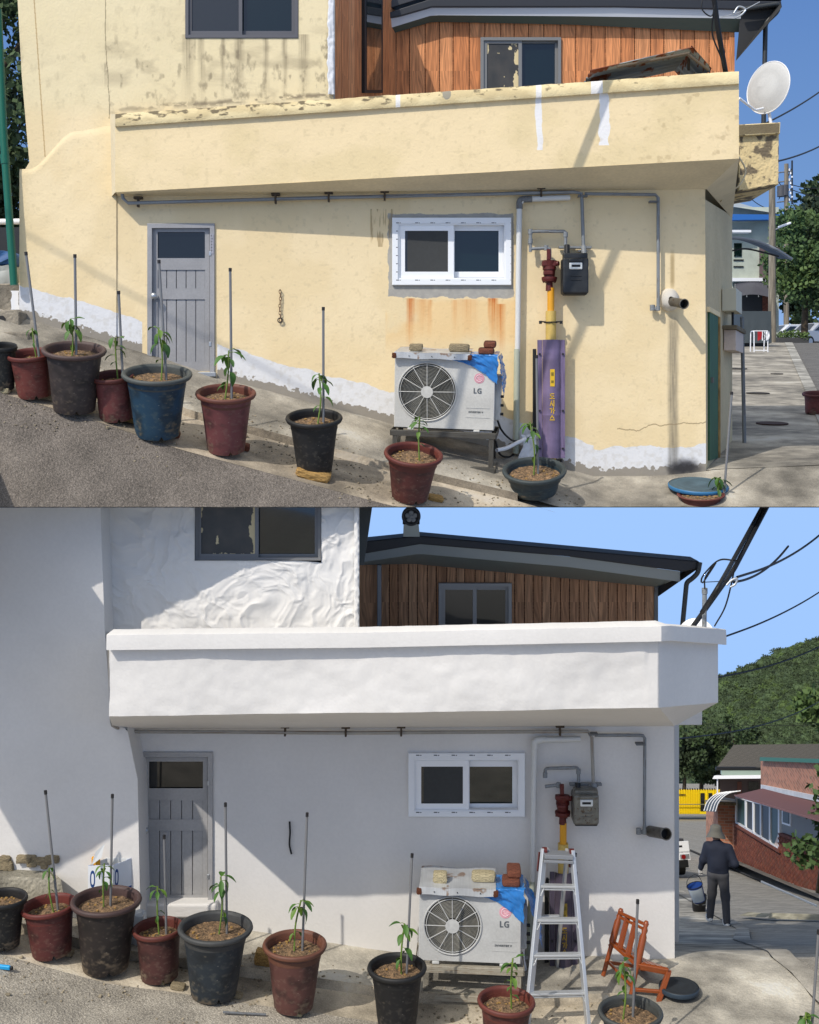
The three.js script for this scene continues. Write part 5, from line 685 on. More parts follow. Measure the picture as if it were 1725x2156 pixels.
// ================================================================ LADDER, CHAIR AND SMALL THINGS OF THE LOWER PLACE
function beam(a, b, w, d, r = .004, roll = 0) { const L = a.distanceTo(b), g = box(w, L, d, 0, 0, 0, r); g.rotateY(roll); g.applyQuaternion(new THREE.Quaternion().setFromUnitVectors(new V3(0, 1, 0), b.clone().sub(a).normalize())); g.translate((a.x + b.x) / 2, (a.y + b.y) / 2, (a.z + b.z) / 2); return g; }
{
  const t = thing('step_ladder', 'aluminium folding ladder standing in front of the purple pipe cover', 'ladder'); const fl = (u, v) => { const z = 1.0, y = GL((u - MX) * S(z), z); return new V3((u - MX) * S(z), y, z); };
  const a0 = P(1146, 1791, .55), b0 = P(1205, 1794, .55), a1 = fl(1107), b1 = fl(1240);
  const am = mat(0xc3c6c8, .38, { metalness: .55 });
  const A = k => a0.clone().lerp(a1, k), B = k => b0.clone().lerp(b1, k);
  mesh('rail', beam(A(-.01), A(1), .026, .055), am, t); mesh('rail', beam(B(-.01), B(1), .026, .055), am, t);
  for (const v of [1868, 1941, 2016, 2096]) { const k = (v - 1791) / (proj(a1)[1] - 1791); mesh('rung', [beam(A(k), B(k), .018, .05), beam(A(k).add(new V3(.01, -.02, .012)), B(k).add(new V3(-.01, -.02, .012)), .012, .012)], am, t); mesh('bracket', [beam(B(k).add(new V3(-.02, -.01, .02)), B(k + .05).add(new V3(-.004, 0, .02)), .01, .004), beam(A(k).add(new V3(.02, -.01, .02)), A(k + .05).add(new V3(.004, 0, .02)), .01, .004)], am, t); }
  mesh('top_step', [beam(A(.02), B(.02), .03, .1), beam(A(.05).add(new V3(0, 0, .03)), B(.05).add(new V3(0, 0, .03)), .02, .02)], M.aluDull, t);
  const c1 = new V3(a1.x + .02, GL(a1.x, .1), .14), d1 = new V3(b1.x - .02, GL(b1.x, .1), .14); const C = k => A(0).lerp(c1, k), Dd = k => B(0).lerp(d1, k);
  mesh('rear_rail', beam(A(.0).add(new V3(0.03, 0, -.04)), c1.clone().add(new V3(.09, 0, 0)), .02, .04), am, t); mesh('rear_rail', beam(B(.0).add(new V3(-.03, 0, -.04)), d1.clone().add(new V3(-.09, 0, 0)), .02, .04), am, t);
  for (const k of [.55, .92]) mesh('rear_rung', beam(C(k).add(new V3(.08, 0, 0)), Dd(k).add(new V3(-.08, 0, 0)), .015, .03), am, t);
  mesh('hinge', [cyl(.024, .024, B(.0).add(new V3(-.02, 0, .0)), B(0).add(new V3(.012, 0, 0)), 14), beam(B(.01).add(new V3(-.016, 0, -.02)), B(.1).add(new V3(-.02, 0, -.04)), .02, .03), cyl(.024, .024, A(.0).add(new V3(-.012, 0, 0)), A(0).add(new V3(.02, 0, 0)), 14), beam(A(.01).add(new V3(-.03, 0, -.01)), A(.12).add(new V3(-.03, 0, -.01)), .008, .02)], M.red, t);
}
{
  const wm = mat(0xa0531f, .38, { phys: true, map: MP.wood, clearcoat: .4, clearcoatRoughness: .25 });
  const t = thing('wooden_chair', 'broken varnished wooden chair tipped against the white wall', 'chair'); const K = (u, v, z) => P(u, v, z);
  const turned = (a, b, r) => { const L = a.distanceTo(b), g = lathe([[0, 0], [r * .75, 0], [r * .8, L * .42], [r * 1.15, L * .44], [r * .8, L * .46], [r * 1.2, L * .5], [r * 1.2, L * .80], [r * .8, L * .84], [r * 1.1, L * .88], [r * .7, L * .92], [r * 1.0, L * .96], [r * .6, L * .995], [0, L]], 18); g.applyQuaternion(new THREE.Quaternion().setFromUnitVectors(new V3(0, 1, 0), b.clone().sub(a).normalize())); g.translate(a.x, a.y, a.z); return g; };
  const gy = (u, z) => { const x = (u - MX) * S(z); return new V3(x, GL(x, z), z); };
  const Lb = gy(1270, .32), Lt = K(1309, 1912, .22), Rb = gy(1325, .62), Rt = K(1362, 1938, .5);
  mesh('back_post', turned(Lb, Lt, .021), wm, t); mesh('back_post', turned(Rb, Rt, .021), wm, t);
  const l = k => Lb.clone().lerp(Lt, k), r = k => Rb.clone().lerp(Rt, k);
  mesh('top_rail', [beam(l(.93), r(.95), .05, .022), beam(l(.87), r(.89), .02, .02)], wm, t); mesh('lower_rail', beam(l(.48), r(.46), .05, .022), wm, t);
  for (const k of [.3, .62]) mesh('back_slat', beam(l(.46).lerp(r(.46), k), l(.92).lerp(r(.94), k), .04, .014), wm, t);
  // seat slopes down to the right
  const sFl = K(1362, 2030, .28), sFr = K(1408, 2046, .62), sBl = l(.48), sBr = r(.45); const dn = new V3(0, -.035, 0);
  mesh('seat_frame', [beam(sBl, sFl, .045, .022), beam(sBr, sFr, .045, .022), beam(sFl, sFr, .045, .022)], wm, t);
  for (let i = 0; i < 5; i++) { const k0 = .1 + i * .18, k1 = k0 + .14; const f = [sBl.clone().lerp(sFl, k0), sBr.clone().lerp(sFr, k0), sBr.clone().lerp(sFr, k1), sBl.clone().lerp(sFl, k1)].map(p => p.add(new V3(0, .028, 0))); mesh('seat_slat', hexa(f, f.map(p => p.clone().add(new V3(0, -.012, 0)))), wm, t); }
  mesh('front_leg', beam(gy(1352, .25), sFl, .032, .032), wm, t); mesh('front_leg', beam(gy(1384, .66), sFr, .034, .034), wm, t);
  mesh('stretcher', beam(Lb.clone().lerp(Lt, .2), gy(1352, .25).lerp(sFl, .45), .024, .018), wm, t); mesh('stretcher', beam(Rb.clone().lerp(Rt, .17), gy(1384, .66).lerp(sFr, .4), .024, .018), wm, t); mesh('stretcher', beam(l(.22), r(.2), .024, .018), wm, t);
}
{
  const lid = (u, v, w, low, c, rc, label) => { if (!low) upper(true); const q = (low ? hitL : hitU)(u, v), R = w / 2 * S(q.z); if (low) q.y = hbL(q.x) + .012; const t = thing('round_lid', label, 'lid', q); t.rotation.x = low ? .0 : .2; mesh('disc', lathe([[0, .024], [R * .55, .026], [R * .6, .03], [R * .8, .028], [R * .93, .034], [R, .026], [R * 1.0, .004]], 48), wear(c, 1), t); mesh('edge', lathe([[R * 1.0, .03], [R * 1.03, .022], [R * 1.02, .0], [R * .97, 0]], 48), mat(rc, .5), t); if (!low) upper(false); };
  lid(1470, 1027, 122, false, 0x54707f, 0x2f6f9e, 'weathered blue round lid at the corner of the cream wall'); lid(1430, 2098, 82, true, 0x2a3138, 0x2b3a48, 'dark slate round lid at the corner of the white wall');
}
{ // cracked step at the white wall and paint box with yellow refill
  const z0 = hitL(60, 1885); const st = thing('concrete_step', 'cracked pale concrete step at the left foot of the white wall', 'step'); const f = [P(-60, 1842, .42), P(128, 1850, .42), P(138, 1905, .42), P(-60, 1905, .42)], k = [P(-60, 1812, .2), P(92, 1822, .2), P(98, 1905, .2), P(-60, 1905, .2)]; mesh('block', hexa(f, k), mat([.62, .60, .52], .95, { map: MP.conc, bumpMap: MP.plasterB, bumpScale: .02 }), st);
  mesh('rubble', (() => { const g = []; for (let i = 0; i < 14; i++) { const s = stone(rr(.05, .12), rr(.03, .06), rr(.04, .08), i, .25), q = P(rr(-20, 120), rr(1808, 1826), .3); s.translate(q.x, q.y + .01, q.z); g.push(s); } return g; })(), M.stone, st);
  const c = document.createElement('canvas'); c.width = 512; c.height = 512; const g = c.getContext('2d'); g.fillStyle = '#e6e9ec'; g.fillRect(0, 0, 512, 512); g.fillStyle = '#1f4f9c'; g.fillRect(0, 200, 512, 312); g.fillStyle = '#16407f'; g.font = 'bold 170px sans-serif'; g.fillText('Q', 30, 160); g.fillStyle = '#e6e9ec'; g.fillRect(150, 240, 240, 200); g.fillStyle = '#6b7683'; g.fillRect(170, 270, 190, 10); g.fillRect(170, 300, 150, 10); const t = new THREE.CanvasTexture(c); t.colorSpace = THREE.SRGBColorSpace;
  const b = thing('paint_box', 'open white and blue cardboard box behind the dark brown pot', 'box'), zb = .44; const y0 = GL(P(220, 0, zb).x, zb); const p0 = P(186, 1822, zb), p1 = P(238, 1822, zb), w = p1.x - p0.x, h = p0.y - y0; const card = mat(0xffffff, .8, { map: t }), plain = mat(0xd5d8d8, .85);
  const fr = new THREE.BoxGeometry(w, h, .008); fr.translate((p0.x + p1.x) / 2, y0 + h / 2, zb); mesh('front_panel', fr, card, b); const sd = new THREE.BoxGeometry(.17, h, .006); sd.rotateY(.95); sd.translate(p1.x + .05, y0 + h / 2, zb - .07); mesh('side_panel', sd, card, b); const bk = new THREE.BoxGeometry(w, h, .006); bk.translate((p0.x + p1.x) / 2 + .09, y0 + h / 2, zb - .14); mesh('back_panel', bk, plain, b); const ls = new THREE.BoxGeometry(.16, h, .006); ls.rotateY(.95); ls.translate(p0.x + .05, y0 + h / 2, zb - .07); mesh('side_panel', ls, plain, b);
  mesh('flap', hexa([P(200, 1795, zb - .02), P(221, 1776, zb - .05), P(214, 1806, zb - .02), P(193, 1822, zb)], [P(200, 1795, zb - .026), P(221, 1776, zb - .056), P(214, 1806, zb - .026), P(193, 1822, zb - .006)]), plain, b);
  solo('roller_refill', [cyl(.03, .03, P(203, 1836, zb - .07), P(202, 1805, zb - .06), 18), cyl(.012, .012, P(203, 1840, zb - .07), P(202, 1798, zb - .06), 10)], mat(0xe0a21c, .8), 'yellow paint roller standing in the open cardboard box', 'paint roller');
  solo('plastic_bag', (() => { const s = stone(.16, .22, .14, 9, .3); const q = P(284, 1890, .42); s.translate(q.x, GL(q.x, .4) + .1, q.z); return s; })(), mat(0xcfd6dc, .35, { phys: true, transmission: .3, thickness: 0 }), 'crumpled clear plastic bag beside the door in the white wall', 'plastic bag');
  const s0 = hitL(10, 2040); const sc = thing('scraper', 'bright blue scraper handle lying on the asphalt at the left edge', 'scraper', s0); const bl = mat(0x1f9bd8, .45); mesh('handle', beam(new V3(-.16, .02, -.02), new V3(.045, .016, .02), .03, .022, .008), bl, sc); mesh('tip', beam(new V3(.045, .016, .02), new V3(.062, .014, .024), .024, .018, .005), M.dark, sc); mesh('blade', beam(new V3(-.17, .02, -.022), new V3(-.28, .02, -.045), .06, .003, .001), M.alu, sc);
  solo('dropped_pipe', pipe([hitL(560, 2140), hitL(470, 2135)].map(q => q.add(new V3(0, .012, 0))), .008), M.pipeDull, 'thin grey rod lying on the asphalt before the slate blue pot', 'rod').visible = true;
}
// ================================================================ LEFT EDGE OF THE UPPER PLACE
upper(true);
{
  const st = thing('concrete_steps', 'concrete steps at the left end of the cream wall', 'steps'); const cm = mat([.40, .37, .32], .95, { map: MP.conc, bumpMap: MP.plasterB, bumpScale: .02 });
  for (const [x1, y0, y1, z, dp, lbl] of [[46, 596, 655, -.05, .8], [41, 652, 704, .22, .27], [60, 698, 730, .5, .3]]) mesh('step', slab([[-120, y0 + 4], [x1 - 6, y0], [x1, y0 + 5], [x1 + 1, y1 + 40], [-120, y1 + 40]], z, dp, { bevel: .012 }), cm, st);
  const hp = P(4, 672, .224); mesh('drain_hole', cyl(.03, .03, hp.clone().add(new V3(0, 0, -.03)), hp.clone().add(new V3(0, 0, .006)), 20), M.black, st); mesh('white_splash', grid((s, t) => { const q = P(lerp(24, 40, s) + 4 * (fbm(t * 6, s, 2, 3) - .5), lerp(612, 652, t), -.046); return q; }, 4, 10), mat([.75, .77, .8], .9), st);
  solo('green_pole', [pipe([P(-4, 20, .1), P(8, 290, .1), P(30, 600, .1)], .033, { n: 18 }), cyl(.038, .038, P(10, 325, .1), P(11.5, 345, .1), 18)], mat(0x12604a, .4), 'slanting dark green steel pole beside the left end of the cream house', 'pole');
  const rail = thing('white_rail', 'white rail behind the green pole', 'rail'); mesh('bar', cyl(.03, .03, P(-80, 468, -2), P(60, 466, -2), 12), M.white, rail); mesh('post', cyl(.025, .025, P(-60, 468, -2), P(-60, 640, -2), 10), M.white, rail);
  const bag = (u0, v0, u1, v1, c, label, n) => solo(n, (() => { const a = P(u0, v1, -1), b = P(u1, v0, -1), s = stone(b.x - a.x, b.y - a.y, .3, u1, .25); s.translate((a.x + b.x) / 2, (a.y + b.y) / 2, -1); return s; })(), mat(c, .6), label, 'bag');
  bag(-40, 560, 42, 612, 0x9aa0a0, 'white printed sack on the steps at the left edge', 'sack'); bag(-40, 530, 40, 562, 0x1d4f86, 'blue bag above the white sack at the left edge', 'cloth_bag');
  solo('parked_cart', (() => { const g = [hexa([P(-80, 480, -2.6), P(60, 478, -2.6), P(60, 640, -2.6), P(-80, 640, -2.6)], [P(-80, 480, -3.4), P(60, 478, -3.4), P(60, 640, -3.4), P(-80, 640, -3.4)])]; return g; })(), mat(0x15191e, .5), 'dark cart body half hidden behind the green pole', 'cart');
}
upper(false);
// ================================================================ TREES
const leafCols = { dark: [[.035, .06, .02], [.05, .085, .028], [.028, .045, .018]], mid: [[.06, .11, .03], [.085, .14, .035], [.045, .08, .025]] };
const treeM = {}; for (const k in leafCols) treeM[k] = leafCols[k].map(c => mat(c, .75));
function crownGeo(clumps, n, leaf, rng = rnd) { // leaf triangles spread over clump shells
  const pos = []; const v = new V3(), a = new V3(), b = new V3();
  for (const [c, r] of clumps) for (let i = 0; i < n; i++) { v.set(rnd() * 2 - 1, rnd() * 2 - 1, rnd() * 2 - 1).normalize().multiplyScalar(r * Math.pow(rnd(), .3)); v.y *= .8; v.add(c); a.set(rnd() - .5, rnd() - .5, rnd() - .5).normalize().multiplyScalar(leaf * rr(.7, 1.3)); b.set(rnd() - .5, rnd() - .5, rnd() - .5).cross(a).normalize().multiplyScalar(leaf * .38); pos.push(v.x, v.y, v.z, v.x + a.x * .5 + b.x, v.y + a.y * .5 + b.y, v.z + a.z * .5 + b.z, v.x + a.x, v.y + a.y, v.z + a.z, v.x, v.y, v.z, v.x + a.x, v.y + a.y, v.z + a.z, v.x + a.x * .5 - b.x, v.y + a.y * .5 - b.y, v.z + a.z * .5 - b.z); }
  const g = new THREE.BufferGeometry(); g.setAttribute('position', new THREE.Float32BufferAttribute(pos, 3)); g.setAttribute('uv', new THREE.Float32BufferAttribute(new Float32Array(pos.length / 3 * 2), 2)); g.computeVertexNormals(); return g;
}
function tree(name, label, foot, h, rx, ry, kind, n, leaf, o = {}) { // foot V3, total height, crown radii
  const t = thing(name, label, 'tree', foot, o.group), cy = h - ry, tm = mat([.11, .085, .06], .9, { map: MP.stoneT });
  mesh('trunk', cyl(.03 * h, .014 * h, new V3(0, -.1, 0), new V3(.02 * h, cy, 0), 9), tm, t);
  const cl = [[], [], []]; for (let i = 0; i < (o.clumps || 26); i++) { const a = rr(0, 6.28), e = Math.acos(rr(-1, 1)), r = Math.pow(rnd(), .45), c = new V3(rx * r * Math.sin(e) * Math.cos(a), cy + ry * r * Math.cos(e), rx * r * Math.sin(e) * Math.sin(a)); cl[i % 3].push([c, rx * rr(.22, .42)]); if (i < 6) mesh('limb', cyl(.009 * h, .003 * h, new V3(.012 * h, cy * rr(.55, .9), 0), c.clone(), 6), tm, t); }
  cl.forEach((c, i) => mesh('crown', crownGeo(c, Math.round(n / c.length / 3), leaf), treeM[kind][i], t)); return t;
}
upper(true);
tree('dark_tree', 'dark leafy tree filling the gap left of the cream house', new V3(P(10, 0, -5).x - .3, GU(-4, 0), -5), 6.6, 1.6, 2.6, 'dark', 9000, .11);
tree('dark_tree', 'low dark tree behind the white rail at the left edge', new V3(P(-30, 0, -7).x, GU(-4, 0), -7), 4.2, 1.5, 1.8, 'dark', 6000, .11);
{ // far right of the upper place
  const gz = (u, z) => { const x = (u - MX) * S(z); return new V3(x, GU(x, z), z); };
  tree('broad_tree', 'tall dark tree crown behind the parked cars on the right', gz(1745, -85), 12.6, 5.4, 5, 'dark', 12000, .5, { clumps: 40 });
  tree('broad_tree', 'dark tree behind the concrete pole on the right', gz(1690, -95), 11, 3.2, 4.4, 'dark', 7000, .5);
  tree('street_tree', 'green street tree standing before the parked cars', gz(1693, -48), 6.4, 2.6, 2.4, 'mid', 9000, .22, { clumps: 34 });
  // blue roofed house
  const zb = -52, h = thing('blue_roof_house', 'pale green house with blue eaves down the side street', 'house'), B = (a, b, c, d, dz, th, m, n, par = h) => mesh(n, slab(rect(a, b, c, d), zb + dz, th), m, par);
  const pale = mat([.52, .56, .47], .9, { map: MP.plaster }); B(1470, 436, 1640, 705, 0, 6, pale, 'wall'); B(1600, 520, 1643, 590, .1, .3, mat([.15, .105, .105], .9, { map: MP.plaster }), 'brown_panel'); B(1540, 585, 1632, 592, .3, .4, M.white, 'ledge'); B(1545, 595, 1622, 702, .06, .1, mat([.035, .035, .035], .9), 'dark_shopfront'); B(1606, 620, 1618, 690, .12, .1, M.brickRed, 'brick_pier'); B(1546, 512, 1562, 540, .05, .1, M.glassTeal, 'window'); B(1530, 484, 1582, 489, .6, .8, M.white, 'window_hood'); B(1545, 546, 1566, 549, .05, .1, M.dark, 'grille'); B(1545, 560, 1566, 563, .05, .1, M.dark, 'grille');
  const rf = mesh('roof', quads([[P(1470, 424, zb + .8), P(1654, 452, zb + .8), P(1600, 440, zb - 5), P(1470, 402, zb - 5)]]), mat([.38, .42, .44], .5, { metalness: .2 }), h); mesh('eaves', slab([[1470, 450], [1654, 452], [1648, 462], [1470, 464]], zb + .85, .4), mat([.02, .13, .42], .5), rf);
  const aw = mesh('awning', grid((s, t) => P(lerp(1548, 1622, s), lerp(598, 626, t) - 6 * Math.sin(s * PI), zb + .2 + 1.2 * t), 10, 4), mat([.07, .07, .085], .4), h); for (let i = 0; i < 4; i++) mesh('awning_rib', cyl(.025, .025, P(lerp(1548, 1622, i / 3), 598, zb + .3), P(lerp(1548, 1622, i / 3), 625, zb + 1.45), 6), M.pipeGrey, aw);
  // tarp covered load, clothes rack
  const tp = thing('tarp_covered_stall', 'dark grey tarpaulin covered stall on the pavement', 'covered stall'), zt = -31, tm = mat([.045, .058, .065], .8); const ft = (u, v) => P(u, v, zt); const gy = GU(P(1590, 0, zt).x, zt);
  mesh('tarp', (() => { const g = []; const fold = (a, b, q) => .09 * (fbm(a * 5 + q, b * 2.2, 3, 41) - .5) * b; const x0 = P(1562, 0, zt).x, x1 = P(1624, 0, zt).x, yt = P(0, 655, zt).y, yb = gy + .12; g.push(grid((a, b) => new V3(lerp(x0, x1, a), lerp(yt, yb, b), zt + fold(a, b, 1) + .3 * b * .2), 26, 20)); g.push(grid((a, b) => new V3(x1 + fold(a, b, 3), lerp(yt, yb, b), zt - a * 1.3), 14, 14)); g.push(grid((a, b) => new V3(x0 - fold(a, b, 5), lerp(yt, yb, b), zt - a * 1.3), 14, 14)); g.push(grid((a, b) => new V3(lerp(x0, x1, a), yt + .03 * Math.sin(a * 3) * Math.sin(b * 3), zt - b * 1.3), 10, 10)); return g; })(), tm, tp); mesh('base', box(.9, .2, 1, P(1593, 0, zt).x, gy + .1, zt - .6), M.black, tp);
  const rk = thing('clothes_rack', 'small white clothes rack with red and white laundry', 'clothes rack'), zr = -26, rb = [gz(1588, zr), gz(1617, zr)], rh = P(0, 697, zr).y; for (const q of rb) mesh('leg', pipe([q.clone(), new V3(q.x, rh, zr), new V3(q.x, rh, zr - .35), new V3(q.x, q.y, zr - .4)], .018, { bend: .08 }), M.white, rk); mesh('top_bar', cyl(.015, .015, new V3(rb[0].x, rh, zr), new V3(rb[1].x, rh, zr), 8), M.white, rk); mesh('bottom_bar', cyl(.015, .015, rb[0].clone().add(new V3(0, .05, 0)), rb[1].clone().add(new V3(0, .05, 0)), 8), M.white, rk);
  for (const [u, w, c, n] of [[1595, 9, 0x9c1a22, 'red_cloth'], [1604, 7, 0xd9dce0, 'white_cloth'], [1612, 8, 0xe6e8ea, 'white_cloth'], [1606, 6, 0x14161c, 'dark_cloth']]) mesh(n, grid((a, b) => { const q = P(u + a * w, lerp(698, 718 - 5 * a, b), zr + .03); q.z += .05 * fbm(a * 4, b * 3, 2, u); return q; }, 6, 8), mat(c, .9), rk);
  for (const [u, v, w, d] of [[1555, 777, 36, .5], [1636, 788, 26, .5], [1596, 829, 48, .55], [1626, 893, 66, .6]]) { const q = hitU(u, v), R = w / 2 * S(q.z), g = new THREE.CylinderGeometry(R, R, .02, 28); const o = solo('manhole_cover', g, mat(u > 1600 && v > 850 ? 0x4a332c : 0x3a3733, .9, { map: MP.stoneT }), `iron manhole cover, ${['farthest', 'small one beside the kerb', 'middle one', 'nearest rusty one'][[777, 788, 829, 893].indexOf(v)]} on the pavement beyond the cream house`, 'manhole cover', 'manhole covers on the side pavement'); o.position.copy(q).add(new V3(0, .006, 0)); o.rotation.x = .08; }
  // big curved awning at the end of the cream house
  const cw = thing('curved_awning', 'dark curved awning jutting from the end of the cream house', 'awning'), za = -3, arc = k => P(lerp(1522, 1668, k), 502 + 44 * k * k - 4 * Math.sin(k * PI), za); mesh('sheet', grid((s, t) => { const q = arc(s); q.z -= t * .5; q.y += t * .066; return q; }, 20, 4), mat([.07, .07, .075], .75), cw); mesh('front_bar', wire([0, .2, .4, .6, .8, 1].map(arc), .018, 30, 8), M.aluDull, cw); mesh('brace', [wire([P(1540, 528, za), P(1570, 524, za), P(1610, 532, za), P(1640, 540, za)], .011), cyl(.01, .01, P(1540, 500, za), P(1540, 528, za), 6)], M.dark, cw);
  const dp = thing('dark_shutter', 'dark corrugated shutter panel behind the corner of the cream house', 'shutter'); for (let i = 0; i < 5; i++) mesh('slat', bx(1512 + i * 6, 405, 1517 + i * 6, 640, -2.2, .04), M.dark, dp);
  // poles and transformer
  const pole = (u, v0, v1, z, r, label) => { const f = gz(u, z); const t = thing('utility_pole', label, 'pole', f); const top = P(u, v0, z); mesh('shaft', cyl(r, r * .75, new V3(0, -.1, 0), top.clone().sub(f), 14), mat([.34, .31, .27], .9, { map: MP.stoneT }), t); return t; };
  const p1 = pole(1626, 380, 690, -40, .17, 'grey concrete utility pole before the blue eaved house'), p2 = pole(1656, 345, 600, -75, .2, 'dark utility pole with transformers and cross arms against the sky');
  const f2 = p2.position, T = (u, v, dz = 0) => P(u, v, -75 + dz).sub(f2); for (const v of [362, 382, 402, 424]) mesh('cross_arm', cyl(.05, .05, T(1636, v + 2), T(1668, v - 2), 6), M.pipeDull, p2); mesh('side_mast', cyl(.06, .06, T(1668, 430), T(1668, 338), 6), M.dark, p2); for (const [u, v] of [[1645, 400], [1652, 398]]) mesh('transformer', cyl(.28, .28, T(u, v + 14), T(u, v - 8), 14), mat([.07, .07, .075], .6), p2); for (let i = 0; i < 10; i++) mesh('insulator', cyl(.07, .05, T(1662 + (i % 3) * 3, 360 + i * 7), T(1662 + (i % 3) * 3, 355 + i * 7), 8), M.white, p2); mesh('brace', [cyl(.03, .03, T(1640, 420), T(1668, 352), 5), cyl(.03, .03, T(1640, 384), T(1668, 424), 5)], M.dark, p2);
  const lamp = thing('street_lamp', 'pale street lamp head on the pole beside the blue eaved house', 'street lamp', P(1652, 474, -41)); const Lm = (u, v) => P(u, v, -41).sub(lamp.position); mesh('head', (() => { const g = box(.55, .1, .22, 0, 0, 0, .04); g.rotateZ(.35); return g; })(), M.white, lamp); mesh('arm', cyl(.03, .03, Lm(1627, 486), Lm(1648, 477), 8), M.pipeGrey, lamp);
  for (const [a, b, v0, v1, s, l] of [[1560, 1640, 395, 440, .4, 'wire slanting from under the corner balcony to the blue eaves'], [1664, 1790, 398, 410, .3, 'far wire right of the transformers, lower one'], [1664, 1790, 388, 384, .3, 'far wire right of the transformers, upper one'], [1668, 1760, 425, 560, .3, 'far wire falling steeply to the right of the transformers']]) solo('overhead_wire', sag(P(a, v0, -60), P(b, v1, -60), s, .025), M.wireB, l, 'wire');
  // parked cars
  const car = (u, z, c, label, yaw) => { const t = thing('parked_car', label, 'car', gz(u, z), 'cars parked beyond the street tree'); t.rotation.y = yaw; const m = mat(c, .3, { metalness: .4 }); const side = new THREE.Shape(); [[-2.1, .35], [-2.1, .75], [-1.9, .9], [-1.1, .95], [-.5, 1.42], [.9, 1.45], [1.6, 1.0], [2.1, .9], [2.15, .35]].forEach(([x, y], i) => i ? side.lineTo(x, y) : side.moveTo(x, y)); const b = new THREE.ExtrudeGeometry(side, { depth: 1.5, bevelEnabled: true, bevelSize: .08, bevelThickness: .1, bevelSegments: 3 }); b.translate(0, 0, -.75); mesh('body', b, m, t);
    const gl = new THREE.Shape();[[-.95, 1.0], [-.42, 1.36], [.85, 1.38], [1.35, 1.02]].forEach(([x, y], i) => i ? gl.lineTo(x, y) : gl.moveTo(x, y)); const g = new THREE.ExtrudeGeometry(gl, { depth: 1.74, bevelEnabled: false }); g.translate(0, 0, -.87); mesh('side_windows', g, M.glassDark, t); mesh('windscreen', quads([[new V3(-1.08, 1.0, .62), new V3(-1.08, 1.0, -.62), new V3(-.56, 1.42, -.55), new V3(-.56, 1.42, .55)]].map(q => q.map(p => p.add(new V3(-.06, .04, 0))))), M.glassDark, t);
    for (const x of [-1.35, 1.35]) for (const s of [-1, 1]) { const w = mesh('wheel', cyl(.32, .32, new V3(x, .32, s * .72), new V3(x, .32, s * .9), 20), M.black, t); mesh('hub_cap', cyl(.19, .19, new V3(x, .32, s * .9), new V3(x, .32, s * .915), 16), M.alu, w); } for (const s of [-1, 1]) mesh('headlight', box(.08, .16, .36, -2.17, .72, s * .55, .03), mat(0xdfe4e6, .1), t); mesh('bumper', box(.08, .18, 1.3, -2.19, .45, 0, .03), M.dark, t); };
  car(1716, -66, 0xb9bdc2, 'silver parked car at the right edge under the street tree', .5); car(1660, -70, 0xe0e2e4, 'white parked car behind the street tree', .3); car(1690, -78, 0x8b9096, 'grey parked car between the white and the silver car', .3);
  const pb = gz(1668, -45); const pn = thing('planter_bush', 'low bush in a dark planter before the parked cars', 'planter', pb); mesh('trough', box(1.4, .3, .5, 0, .15, 0, .02), mat([.05, .05, .05], .8), pn); mesh('foliage', crownGeo([[new V3(-.4, .4, 0), .28], [new V3(.1, .42, 0), .3], [new V3(.5, .36, .1), .24]], 300, .1), treeM.mid[1], pn);
}

upper(false);
// ================================================================ FAR RIGHT OF THE LOWER PLACE
{ // wooded hill
  const crest = [[700, 1600], [1000, 1560], [1300, 1515], [1420, 1470], [1520, 1432], [1590, 1398], [1660, 1372], [1725, 1350], [1900, 1290], [2200, 1300]];
  const hillV = (u, t) => lerp(pl(crest, u), 1640, t), hillZ = t => lerp(-640, -190, Math.pow(t, .8));
  const H = (u, t) => { const z = hillZ(t); return P(u, hillV(u, t) + 6, z); };
  struct('wooded_hill', grid((s, t) => { const q = H(lerp(700, 2300, s), t); return { p: q, uv: [q.x * .02, q.y * .02] }; }, 40, 24), mat([.04, .06, .025], .95));
  const base = crownGeo([[new V3(0, 0, 0), 1], [new V3(.6, -.2, .3), .7], [new V3(-.6, -.15, .2), .75], [new V3(.1, .45, 0), .6]], 130, .27);
  const core = new THREE.IcosahedronGeometry(.85, 1); core.scale(1, .8, 1); const g = merge([base, core]);
  const n = 3200, im = new THREE.InstancedMesh(g, mat([1, 1, 1], .85), n), d = new THREE.Object3D(), c = new THREE.Color();
  for (let i = 0; i < n; i++) { const u = rr(1330, 1830), t = Math.pow(rnd(), 1.15), q = H(u, t), k = (DIST - q.z) / 650 * rr(2.2, 4.0); d.position.copy(q).add(new V3(0, k * .3, rr(-4, 4))); d.scale.set(k * rr(.8, 1.2), k * rr(.8, 1.25), k); d.rotation.set(rr(-.3, .3), rr(0, 6.28), 0); d.updateMatrix(); im.setMatrixAt(i, d.matrix); const v = rr(.6, 1.35), y = rnd() < .12 ? 1.5 : 1; c.setRGB(.052 * v * y, .082 * v * y, .032 * v); im.setColorAt(i, c); }
  im.name = 'forest'; im.castShadow = im.receiveShadow = true; scene.add(im); tag(im, 'dense green forest covering the hill beyond the white house', 'forest', null, 'stuff');
  const dk = (u, v, z, h, r, l) => { const q = P(u, v, z); tree('valley_tree', l, q, h, r, h * .36, 'dark', 5000, .42, { clumps: 30, group: 'dark trees behind the yellow container' }); };
  dk(1440, 1690, -118, 8.2, 2.9, 'dark tree above the left part of the yellow container'); dk(1476, 1690, -124, 9.4, 3.2, 'dark tree above the middle of the yellow container'); dk(1512, 1690, -121, 8.2, 2.8, 'dark tree between yellow container and grey hipped roof'); dk(1548, 1660, -140, 9, 3.2, 'dark tree behind the left end of the grey hipped roof');
}
